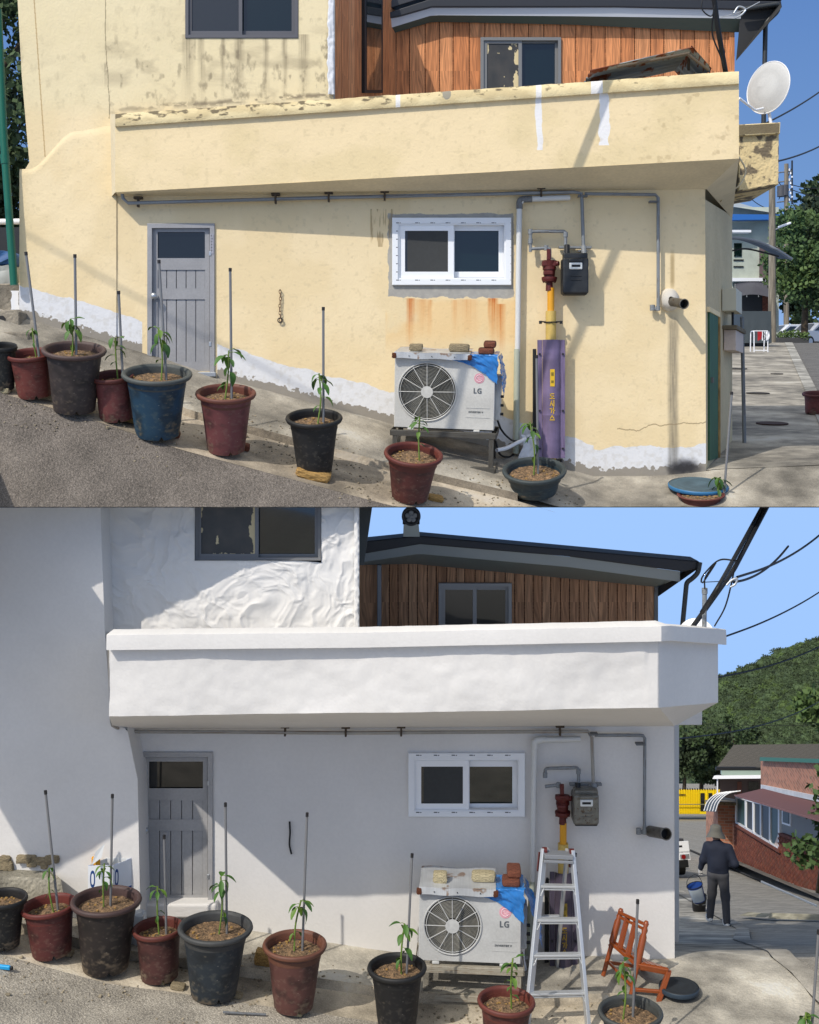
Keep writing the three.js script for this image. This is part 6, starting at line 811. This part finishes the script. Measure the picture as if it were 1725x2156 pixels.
{ // yellow container
  const z = -100, t = thing('yellow_container', 'bright yellow corrugated container with dark narrow windows', 'container'), ym = mat(0xf0cf08, .5); const a = P(1380, 1662, z), b = P(1516, 1714, z);
  mesh('shell', hexa([P(1380, 1662, z), P(1516, 1662, z), P(1516, 1714, z), P(1380, 1714, z)], [P(1380, 1662, z - 2.4), P(1516, 1662, z - 2.4), P(1516, 1714, z - 2.4), P(1380, 1714, z - 2.4)]), ym, t);
  for (let u = 1420; u < 1514; u += 3.6) if (!(u > 1472 && u < 1486) && !(u > 1490 && u < 1502)) mesh('rib', bx(u, 1664, u + 1.8, 1712, z + .06, .06, .01), ym, t); for (const [u0, u1] of [[1475, 1484], [1492, 1500]]) { mesh('window', bx(u0, 1670, u1, 1708, z + .05, .06), M.glassDark, t); } mesh('rail', bx(1418, 1693, 1490, 1694.5, z + .4, .05), mat([.2, .19, .1], .8), t); for (let i = 0; i < 7; i++) mesh('painted_mark', bx(1426 + i * 2.6, 1672, 1428 + i * 2.6, 1675, z + .13, .02), M.dark, t);
  for (let i = 0; i < 18; i++) mesh('roof_stud', bx(1421 + i * 5.2, 1660, 1423 + i * 5.2, 1663, z + .07, .06), M.dark, t);
}
{ // brick building along the street: everything lies on one slanting vertical plane
  const A = P(1508, 0, -46), B = P(1760, 0, -23); A.y = B.y = 0; const dir = B.clone().sub(A), L = dir.length(); dir.normalize(); const nrm = new V3(-dir.z, 0, dir.x); if (nrm.x > 0) nrm.negate();
  const on = (u, v, o = 0) => { const k = (u - MX) / FOC, ax = A.x + nrm.x * o, az = A.z + nrm.z * o, t = (k * (dist - az) - ax) / (dir.x + k * dir.z), z = az + dir.z * t; return P(u, v, z); };
  const face = (pts, o, th) => { const f = pts.map(([u, v]) => on(u, v, o)); return hexa(f, f.map(p => p.clone().addScaledVector(nrm, -th))); };
  const t = thing('brick_building', 'red brick building with white framed windows and brown canopy', 'building'); const mortar = mat([.62, .51, .45], .95), bms = [0x8a4a38, 0x7a3f31, 0x9a5743, 0x84503e].map(c => mat(c, .9, { map: MP.stoneT }));
  const wallTop = [[1508, 1735], [1546, 1744], [1630, 1786], [1644, 1758], [1760, 1805]], wallBot = [[1508, 1812], [1546, 1806], [1640, 1846], [1760, 1896]];
  mesh('street_wall', (() => { const us = [1545, 1586, 1628, 1640, 1641, 1680, 1720, 1760], q = []; for (let i = 0; i + 1 < us.length; i++) { const tp = u => u < 1640 ? pl([[1545, 1732], [1640, 1792]], u) : pl([[1641, 1752], [1760, 1796]], u); q.push([on(us[i], pl(wallBot, us[i]) + 14), on(us[i + 1], pl(wallBot, us[i + 1]) + 14), on(us[i + 1], tp(us[i + 1])), on(us[i], tp(us[i]))]); } return quads(q); })(), mortar, t);
  // single bricks: courses follow world height on the wall
  const yAt = (u, v) => on(u, v).y; let cnt = 0; const rest = []; const bg = new THREE.BoxGeometry(.205, .054, .05), ang = Math.atan2(-dir.z, dir.x);
  for (let c = 0; c < 130; c++) for (let d = 4; d < L - 1; d += .25) { const q = A.clone().addScaledVector(dir, d + (c % 2) * .125); q.y = -16 + c * .08; const [u, v] = proj(q); if (u < 1547 || u > 1735) continue; const tp = u < 1640 ? pl([[1545, 1732], [1640, 1792]], u) : pl([[1641, 1752], [1760, 1796]], u); if (v < tp + 3 || v > pl(wallBot, u) + 3) continue; rest.push([q.addScaledVector(nrm, .004 + rr(0, .008)), u]); }
  rest.sort((a, b) => b[1] - a[1]); const mk = (q) => { const g = bg.clone(); g.rotateY(ang); g.translate(q.x, q.y, q.z); return g; };
  const later = [[], [], [], []]; rest.forEach(([q], i) => { if (i < 280) { const m = mesh('brick', bg, bms[Math.floor(rnd() * 4)], t); m.rotation.y = ang; m.position.copy(q); } else later[Math.floor(rnd() * 4)].push(mk(q)); }); later.forEach((l, i) => { if (l.length) stuff(mesh('far_bricks', l, bms[i], t)); });
  // upper storey
  const brickT = tex(256, 256, (x, y) => { const r = Math.floor(y * 16), xx = (x * 6 + (r % 2) * .5) % 1, yy = (y * 16) % 1; if (xx < .06 || yy < .16) return [168, 146, 128]; const k = hsh(Math.floor(x * 6 + (r % 2) * .5), r, 3); return [150 + k * 40, 100 + k * 26, 76 + k * 20]; }); const bt = rep(brickT, 2, 2);
  mesh('upper_wall', face([[1602, 1600], [1760, 1606], [1760, 1690], [1602, 1658]], -.9, 3), mat(0xffffff, .9, { map: bt }), t);
  mesh('roof_edge', face([[1600, 1594], [1760, 1599], [1760, 1608], [1600, 1602]], -.75, 3.2), mat([.02, .13, .05], .5), t); mesh('white_band', face([[1602, 1652], [1760, 1684], [1760, 1696], [1602, 1661]], -.8, .2), mat([.72, .73, .75], .8, { map: MP.plaster }), t);
  const can = mesh('canopy', quads([[on(1548, 1674, 1.0), on(1760, 1738, 1.0), on(1760, 1700, -.6), on(1606, 1660, -.6)]]), mat([.17, .075, .07], .8), t); mesh('canopy_edge', face([[1546, 1673], [1760, 1737], [1760, 1741], [1546, 1676]], 1.02, .06), mat([.2, .09, .08], .8), can);
  // windows
  const wf = mat([.76, .78, .80], .5), wb = (u) => pl([[1548, 1731], [1640, 1788]], u), wt = u => pl([[1548, 1678], [1640, 1702]], u); mesh('window_back', face([[1549, 1676], [1700, 1716], [1700, 1790], [1549, 1731]], -.12, .1), mat([.03, .03, .03], .9), t);
  const us = [1548, 1568, 1584, 1600, 1619, 1639]; for (let i = 0; i < 5; i++) { const a = us[i], b = us[i + 1], w = new THREE.Group(); w.name = 'window'; t.add(w); const bar = (p) => mesh('frame', face(p, .02, .08), wf, w); bar([[a, wt(a)], [a + 2.2, wt(a + 2)], [a + 2.2, wb(a + 2)], [a, wb(a)]]); bar([[a, wt(a) - 1], [b, wt(b) - 1], [b, wt(b) + 2], [a, wt(a) + 2]]); bar([[a, wb(a) - 3], [b, wb(b) - 3], [b, wb(b) + 2], [a, wb(a) + 2]]); mesh('pane', face([[a + 2, wt(a) + 1], [b, wt(b) + 1], [b, wb(b) - 2], [a + 2, wb(a) - 2]], -.03, .02), i === 0 || i === 4 ? mat([.02, .06, .05], .5) : mat([.025, .025, .024], .5), w); }
  mesh('frame_end', face([[1638, 1702], [1641, 1703], [1641, 1790], [1638, 1788]], .02, .1), wf, t); { const w = new THREE.Group(); w.name = 'window'; t.add(w); mesh('frame', face([[1646, 1702], [1664, 1708], [1664, 1740], [1646, 1734]], 0, .1), wf, w); mesh('pane', face([[1648, 1705], [1661, 1709], [1661, 1735], [1648, 1731]], .02, .04), mat([.02, .03, .03], .5), w); }
  mesh('upper_infill', face([[1642, 1700], [1760, 1740], [1760, 1812], [1642, 1754]], -.05, .1), mat([.25, .26, .26], .9), t);
  mesh('sill', face([[1545, 1733], [1640, 1791], [1640, 1796], [1545, 1738]], .1, .2), bms[0], t); mesh('sill', face([[1641, 1753], [1760, 1797], [1760, 1803], [1641, 1759]], .1, .2), bms[1], t);
  const pier = mesh('gate_pier', face([[1487, 1690], [1512, 1694], [1512, 1790], [1487, 1786]], .6, .9), mat(0xffffff, .9, { map: bt }), t); mesh('pier_cap', face([[1485, 1684], [1514, 1688], [1514, 1694], [1485, 1690]], .7, 1.1), M.stone, pier); mesh('dark_doorway', face([[1512, 1678], [1547, 1684], [1547, 1732], [1512, 1724]], -.2, .2), mat([.04, .04, .04], .8), t); mesh('low_wall', face([[1512, 1724], [1547, 1733], [1547, 1808], [1512, 1800]], .02, .3), mat(0xffffff, .9, { map: bt }), t);
  const ca = mesh('curved_canopy', grid((s, q) => { const a = s * 1.45, p = on(lerp(1532, 1560, q), lerp(1668, 1666, q), .1).addScaledVector(nrm, .95 * Math.sin(a)); p.y -= .95 * (1 - Math.cos(a)); return p; }, 10, 8), mat([.06, .075, .09], .7), t); for (let i = 0; i < 5; i++) mesh('canopy_rib', wire([0, .35, .7, 1].map(s => { const a = s * 1.45, p = on(lerp(1532, 1560, i / 4), lerp(1668, 1666, i / 4), .12).addScaledVector(nrm, .97 * Math.sin(a)); p.y -= .95 * (1 - Math.cos(a)) - .02; return p; }), .022, 12, 5), M.white, ca);
  struct('far_kerb', (() => { const q = []; for (let u = 1515; u < 1755; u += 8) { const f = (uu, o, dv) => { const p = on(uu, pl(wallBot, uu) + dv, o); return p; }; q.push([f(u, 1.0, 10), f(u + 8, 1.0, 10), f(u + 8, -.1, 2), f(u, -.1, 2)]); } return quads(q); })(), mat([.30, .28, .25], .9, { map: MP.conc }));
  { const b = on(1722, 1690, .4); const v = thing('climbing_shrub', 'leafy shrub at the right edge growing over the brown canopy', 'shrub', b.clone().setY(GL(b.x, b.z))); const hh = b.y - v.position.y; mesh('stem', wire([new V3(0, 0, 0), new V3(.1, hh * .5, .1), new V3(0, hh, 0)], .06, 12, 6), mat([.1, .08, .05], .9), v); mesh('foliage', crownGeo([[new V3(.5, hh + .5, .2), .8], [new V3(.2, hh - .2, .4), .6], [new V3(-.6, hh - 1.0, .8), .5], [new V3(.6, hh - 1.6, .8), .6], [new V3(.9, hh + 1.4, 0), .5]], 200, .2), treeM.mid[0], v); mesh('foliage', crownGeo([[new V3(.1, hh + 2.4, -.6), .6], [new V3(.7, hh + 2.2, -.6), .7], [new V3(.3, hh - .6, .8), .5]], 300, .2), treeM.mid[1], v); }
}
{ // grey hipped roof house behind
  const z = -72, t = thing('grey_roof_house', 'house with grey hipped roof behind the brick building', 'house'); const rm = mat([.17, .165, .16], .9, { map: MP.stoneT });
  mesh('roof', quads([[P(1508, 1618, z + 1), P(1740, 1612, z + 1), P(1740, 1566, z - 4), P(1545, 1568, z - 4)], [P(1508, 1618, z + 1), P(1545, 1568, z - 4), P(1540, 1590, z - 9), P(1505, 1618, z - 8)]]), rm, t); mesh('wall', hexa([P(1516, 1618, z), P(1740, 1614, z), P(1740, 1740, z), P(1516, 1745, z)], [P(1516, 1618, z - 5), P(1740, 1614, z - 5), P(1740, 1740, z - 5), P(1516, 1745, z - 5)]), mat([.10, .07, .06], .9), t); mesh('eave', bx(1508, 1616, 1610, 1622, z + 1.02, .2), M.dark, t); mesh('green_band', slab(rect(1520, 1624, 1610, 1632), z + 1.2, .3), mat([.3, .38, .32], .6), t); mesh('porch_roof', hexa([P(1504, 1633, z + 1.8), P(1610, 1632, z + 1.8), P(1610, 1639, z + 2.2), P(1500, 1640, z + 2.2)], [P(1510, 1632, z), P(1610, 1630, z), P(1610, 1636, z), P(1506, 1638, z)]), M.white, t); mesh('porch_post', cyl(.05, .05, P(1511, 1640, z + 2), P(1511, 1760, z + 2), 8), M.white, t); mesh('window', bx(1576, 1646, 1598, 1680, z + .05, .1), M.glassDark, t); mesh('red_door', bx(1553, 1646, 1562, 1690, z + .05, .1), mat([.14, .05, .03], .7), t);
}
{ // small white lorry behind the corner
  const z = -32, f = P(1414, 1838, z), gy = GL(f.x, z); const t = thing('small_lorry', 'white flatbed lorry half hidden behind the white wall corner', 'lorry', new V3(f.x, gy, z)); t.rotation.set(-.32, .18, 0, 'YXZ'); const wm = mat([.75, .76, .77], .4), s = .95;
  mesh('tailgate', box(1.5, .34, .05, 0, .95, 0, .01), wm, t); mesh('tailgate_slot', box(1.0, .06, .02, .0, .96, .03, .01), M.dark, t); mesh('bed', [box(1.5, .06, 2.4, 0, .78, -1.2, .01), box(.05, .32, 2.4, -.73, .95, -1.2, .01), box(.05, .32, 2.4, .73, .95, -1.2, .01)], wm, t); mesh('bed_load', box(1.36, .2, 2, 0, 1.1, -1.2, .03), mat([.04, .04, .045], .8), t); mesh('rear_bar', box(1.5, .24, .06, 0, .62, .0, .01), wm, t); for (const q of [-1, 1]) { mesh('tail_light', cyl(.075, .075, new V3(q * .5, .62, .03), new V3(q * .5, .62, .06), 18), mat(0x7c1212, .3), t); mesh('lamp_plate', box(.34, .16, .02, q * .55, .62, .03, .01), M.alu, t); }
  for (const q of [-1, 1]) for (const zz of [-.7, -3.2]) { const w = mesh('wheel', cyl(.27, .27, new V3(q * .5, .27, zz), new V3(q * .72, .27, zz), 20), M.black, t); mesh('rim', cyl(.15, .15, new V3(q * .72, .27, zz), new V3(q * .73, .27, zz), 14), M.aluDull, w); } mesh('cab', box(1.5, 1.3, 1.2, 0, 1.2, -3.1, .1), wm, t); mesh('rear_window', box(1.1, .4, .02, 0, 1.5, -2.49, .02), M.glassDark, t); mesh('mudguard', box(1.3, .25, .5, 0, .4, -.2, .02), M.black, t);
}
{ // road marking: pale drain line across the side road, sunlit chips
  const ln = (pts, w, m, n) => { const q = []; for (let i = 0; i + 1 < pts.length; i++) { const a = hitL(...pts[i]), b = hitL(...pts[i + 1]), d = b.clone().sub(a).setY(0).normalize(), s = new V3(-d.z, 0, d.x).multiplyScalar(w / 2), up = new V3(0, .02, 0); q.push([a.clone().sub(s).add(up), b.clone().sub(s).add(up), b.clone().add(s).add(up), a.clone().add(s).add(up)]); } return struct(n, quads(q), m); };
  ln([[1565, 1926], [1620, 1930], [1680, 1932], [1760, 1934]], .3, mat([.62, .60, .48], .9, { map: MP.conc }), 'drain_channel');
}
// ================================================================ THE PAINTER
{
  const z = -12.6, s0 = hitL(1512, 1946), man = thing('person', 'person in navy shirt, grey trousers and grey brimmed hat carrying a bucket', 'person', s0); man.rotation.y = -.35; s0.y += .03; man.position.copy(s0);
  const sk = (bones, res, R, pad, k = .035) => { // smooth union of tapered capsules -> surface
    const mc = new MarchingCubes(res, new THREE.MeshBasicMaterial(), false, false, 300000), f = mc.field, p = new V3(), ab = new V3(), ap = new V3(); const cen = R.c, half = R.h;
    for (let k3 = 0; k3 < res; k3++) for (let j = 0; j < res; j++) for (let i = 0; i < res; i++) {
      p.set((i - res / 2) / (res / 2) * half + cen.x, (j - res / 2) / (res / 2) * half + cen.y, (k3 - res / 2) / (res / 2) * half + cen.z); let d = 9;
      for (const [a, b, ra, rb] of bones) { ab.subVectors(b, a); ap.subVectors(p, a); const t = clamp(ap.dot(ab) / (ab.lengthSq() + 1e-9)); const dd = ap.addScaledVector(ab, -t).length() - lerp(ra, rb, t); const h = clamp(.5 + .5 * (d - dd) / k); d = lerp(d, dd, h) - k * h * (1 - h); }
      f[i + j * res + k3 * res * res] = -d; }
    mc.isolation = 0; mc.update(); const n = mc.count, pos = new Float32Array(n * 3); for (let i = 0; i < n; i++) { pos[i * 3] = mc.positionArray[i * 3] * half + cen.x; pos[i * 3 + 1] = mc.positionArray[i * 3 + 1] * half + cen.y; pos[i * 3 + 2] = mc.positionArray[i * 3 + 2] * half + cen.z; }
    const g = new THREE.BufferGeometry(); g.setAttribute('position', new THREE.BufferAttribute(pos, 3)); g.setAttribute('normal', new THREE.BufferAttribute(mc.normalArray.slice(0, n * 3).map(x => x), 3)); g.setAttribute('uv', new THREE.Float32BufferAttribute(new Float32Array(n * 2), 2)); g.computeVertexNormals(); return g;
  };
  const v = (x, y, z) => new V3(x, y, z);
  // seen from behind: his left is at the left of the picture; he walks away to the left
  const J = { hip: v(0, .92, 0), ch: v(.0, 1.28, -.02), nk: v(-.02, 1.47, -.04), hd: v(-.04, 1.60, -.07), lS: v(-.19, 1.40, -.02), rS: v(.19, 1.40, -.02), lE: v(-.27, 1.14, .0), lH: v(-.33, .93, -.06), rE: v(.31, 1.16, .06), rH: v(.14, 1.02, -.14), lHp: v(-.09, .9, 0), rHp: v(.09, .9, 0), lK: v(-.12, .50, -.12), lA: v(-.15, .10, -.04), rK: v(.13, .50, -.03), rA: v(.17, .10, .10) };
  const skin = mat([.32, .19, .13], .7), navy = mat([.013, .018, .036], .85, { map: MP.plaster }), grey = mat([.075, .075, .082], .9, { map: MP.plaster });
  const R = { c: v(0, .9, 0), h: 1.0 };
  mesh('body', sk([[J.hip, J.ch, .1, .12], [J.ch, J.nk, .1, .055], [J.nk, J.hd, .055, .06], [J.hd, v(-.045, 1.66, -.07), .085, .09], [v(-.05, 1.58, -.13), v(-.055, 1.60, -.165), .04, .022], [v(-.06, 1.62, -.16), v(-.062, 1.60, -.185), .014, .014], [J.lS, J.lE, .045, .04], [J.lE, J.lH, .038, .028], [J.rS, J.rE, .045, .04], [J.rE, J.rH, .038, .028], [J.lHp, J.lK, .07, .05], [J.lK, J.lA, .045, .035], [J.rHp, J.rK, .07, .05], [J.rK, J.rA, .045, .035], [v(.045, 1.61, -.06), v(.05, 1.63, -.06), .02, .02]], 90, R), skin, man);
  mesh('shirt', sk([[v(-.07, .97, 0), v(.07, .97, 0), .115, .115], [v(-.06, 1.0, 0), v(-.04, 1.15, 0), .12, .13], [v(.06, 1.0, 0), v(.04, 1.15, 0), .12, .13], [v(-.05, 1.1, 0), v(-.09, 1.36, -.01), .135, .125], [v(.05, 1.1, 0), v(.09, 1.36, -.01), .135, .125], [v(0, 1.1, 0), v(0, 1.4, -.02), .14, .12], [J.lS, J.lE, .085, .066], [J.lE, J.lH.clone().lerp(J.lE, .15), .064, .05], [J.rS, J.rE, .085, .066], [J.rE, J.rH.clone().lerp(J.rE, .15), .064, .05], [v(-.02, 1.42, -.03), v(-.02, 1.49, -.04), .08, .066]], 90, R, 0, .05), navy, man);
  mesh('trousers', sk([[v(-.06, .93, 0), v(.06, .93, 0), .125, .125], [J.lHp, J.lK, .108, .082], [J.lK, v(-.15, .08, -.04), .08, .066], [J.rHp, J.rK, .108, .082], [J.rK, v(.17, .08, .10), .08, .066]], 90, R, 0, .05), grey, man);
  for (const [a, y] of [[J.lA, 0], [J.rA, 0]]) mesh('shoe', (() => { const g = new THREE.SphereGeometry(1, 20, 14); g.scale(.056, .06, .15); const p = g.attributes.position; for (let i = 0; i < p.count; i++) if (p.getY(i) < -.02) p.setY(i, -.035); g.rotateY(.35); g.translate(a.x - .02, .036, a.z - .05); return g; })(), mat([.72, .71, .68], .8), man);
  mesh('hat', (() => { const c = v(-.045, 1.69, -.07), cr = lathe([[.178, -.075], [.17, -.062], [.12, -.018], [.108, .02], [.10, .075], [.07, .1], [0, .105]], 32); const p = cr.attributes.position; for (let i = 0; i < p.count; i++) { const x = p.getX(i), zz = p.getZ(i); p.setY(i, p.getY(i) - .9 * Math.max(0, Math.hypot(x, zz) - .11) * (.5 + .5 * Math.cos(Math.atan2(zz, x) * 2))); } cr.computeVertexNormals(); cr.translate(c.x, c.y, c.z); return cr; })(), mat([.13, .125, .105], .9), man);
  // gloved left hand with five fingers round the bucket handle
  const fingers = []; for (let i = 0; i < 4; i++) { const b = J.lH.clone().add(v(-.022 + i * .018, -.055, -.02)); fingers.push([b, b.clone().add(v(-.002, -.035, -.012)), .0105, .010], [b.clone().add(v(-.002, -.035, -.012)), b.clone().add(v(0, -.048, .014)), .010, .009]); } fingers.push([J.lH.clone().add(v(.03, -.02, 0)), J.lH.clone().add(v(.035, -.05, .02)), .012, .010]);
  mesh('glove', sk([[J.lH.clone().add(v(0, .03, .0)), J.lH.clone().add(v(0, -.05, -.01)), .036, .04], ...fingers], 60, { c: J.lH.clone().add(v(0, -.03, 0)), h: .14 }, 0, .01), mat([.5, .48, .45], .9), man);
  const rf = []; for (let i = 0; i < 4; i++) { const b = J.rH.clone().add(v(-.03, .025 - i * .018, -.02)); rf.push([b, b.clone().add(v(-.03, 0, -.02)), .0105, .010], [b.clone().add(v(-.03, 0, -.02)), b.clone().add(v(-.02, 0, -.045)), .010, .009]); } rf.push([J.rH.clone().add(v(0, .04, -.01)), J.rH.clone().add(v(-.03, .05, -.03)), .012, .010]);
  mesh('glove', sk([[J.rH.clone(), J.rH.clone().add(v(-.03, 0, -.02)), .034, .036], ...rf], 60, { c: J.rH.clone(), h: .14 }, 0, .01), mat([.5, .48, .45], .9), man);
  man.updateMatrixWorld();
  const hw = man.localToWorld(J.lH.clone().add(v(0, -.09, 0))); // bucket hangs from the glove
  const bk = thing('bucket', 'blue and white paint bucket hanging from the painter\'s left hand', 'bucket', hw.clone().add(v(-.02, -.50, .02))); bk.rotation.z = .3; mesh('wall', lathe([[0, .005], [.11, .005], [.118, .02], [.145, .31], [.15, .31]], 28), mat([.02, .07, .30], .5), bk); mesh('label_panel', (() => grid((s, t) => { const a = lerp(-2.4, -.3, s), r = lerp(.124, .147, t); return v(r * Math.cos(a + PI), lerp(.03, .28, t), -r * Math.sin(a + PI) * -1); }, 14, 4))(), mat([.55, .60, .62], .5), bk); mesh('rim', new THREE.TorusGeometry(.149, .007, 8, 32).rotateX(PI / 2).translate(0, .31, 0), M.dark, bk); mesh('handle', wire([v(-.15, .3, 0), v(-.1, .44, 0), v(.06, .5, 0), v(.13, .43, 0), v(.15, .3, 0)], .006, 24, 6), M.dark, bk);
  const rhw = man.localToWorld(J.rH.clone().add(v(-.045, 0, -.035))); const far = P(1452, 1806, rhw.z - .5), near = P(1718, 1924, rhw.z + 1.2); const dirp = near.clone().sub(far).normalize(); const t0 = rhw.clone().sub(far).dot(dirp), off = rhw.clone().sub(far.clone().addScaledVector(dirp, t0)); const rp = thing('roller_pole', 'long white painting pole held across by the painter', 'pole'); mesh('shaft', cyl(.019, .019, far.clone().add(off), near.clone().add(off), 10), mat([.85, .85, .83], .5), rp); mesh('grip', cyl(.021, .021, far.clone().add(off).addScaledVector(dirp, .0), far.clone().add(off).addScaledVector(dirp, t0 + .75), 10), M.dark, rp);
}
{ // second bucket standing behind on the pavement
  const q = hitL(1472, 1918); const b = thing('bucket', 'dark bucket standing on the pavement in the shade of the white house', 'bucket', q); mesh('wall', lathe([[0, .005], [.13, .005], [.16, .34], [.165, .345], [.155, .345], [.14, .05], [0, .04]], 28), M.dark, b); mesh('handle', wire([new V3(-.16, .33, 0), new V3(-.12, .2, .12), new V3(.12, .2, .12), new V3(.16, .33, 0)], .005), M.pipeDull, b);
}
renderer.render(scene, camera);
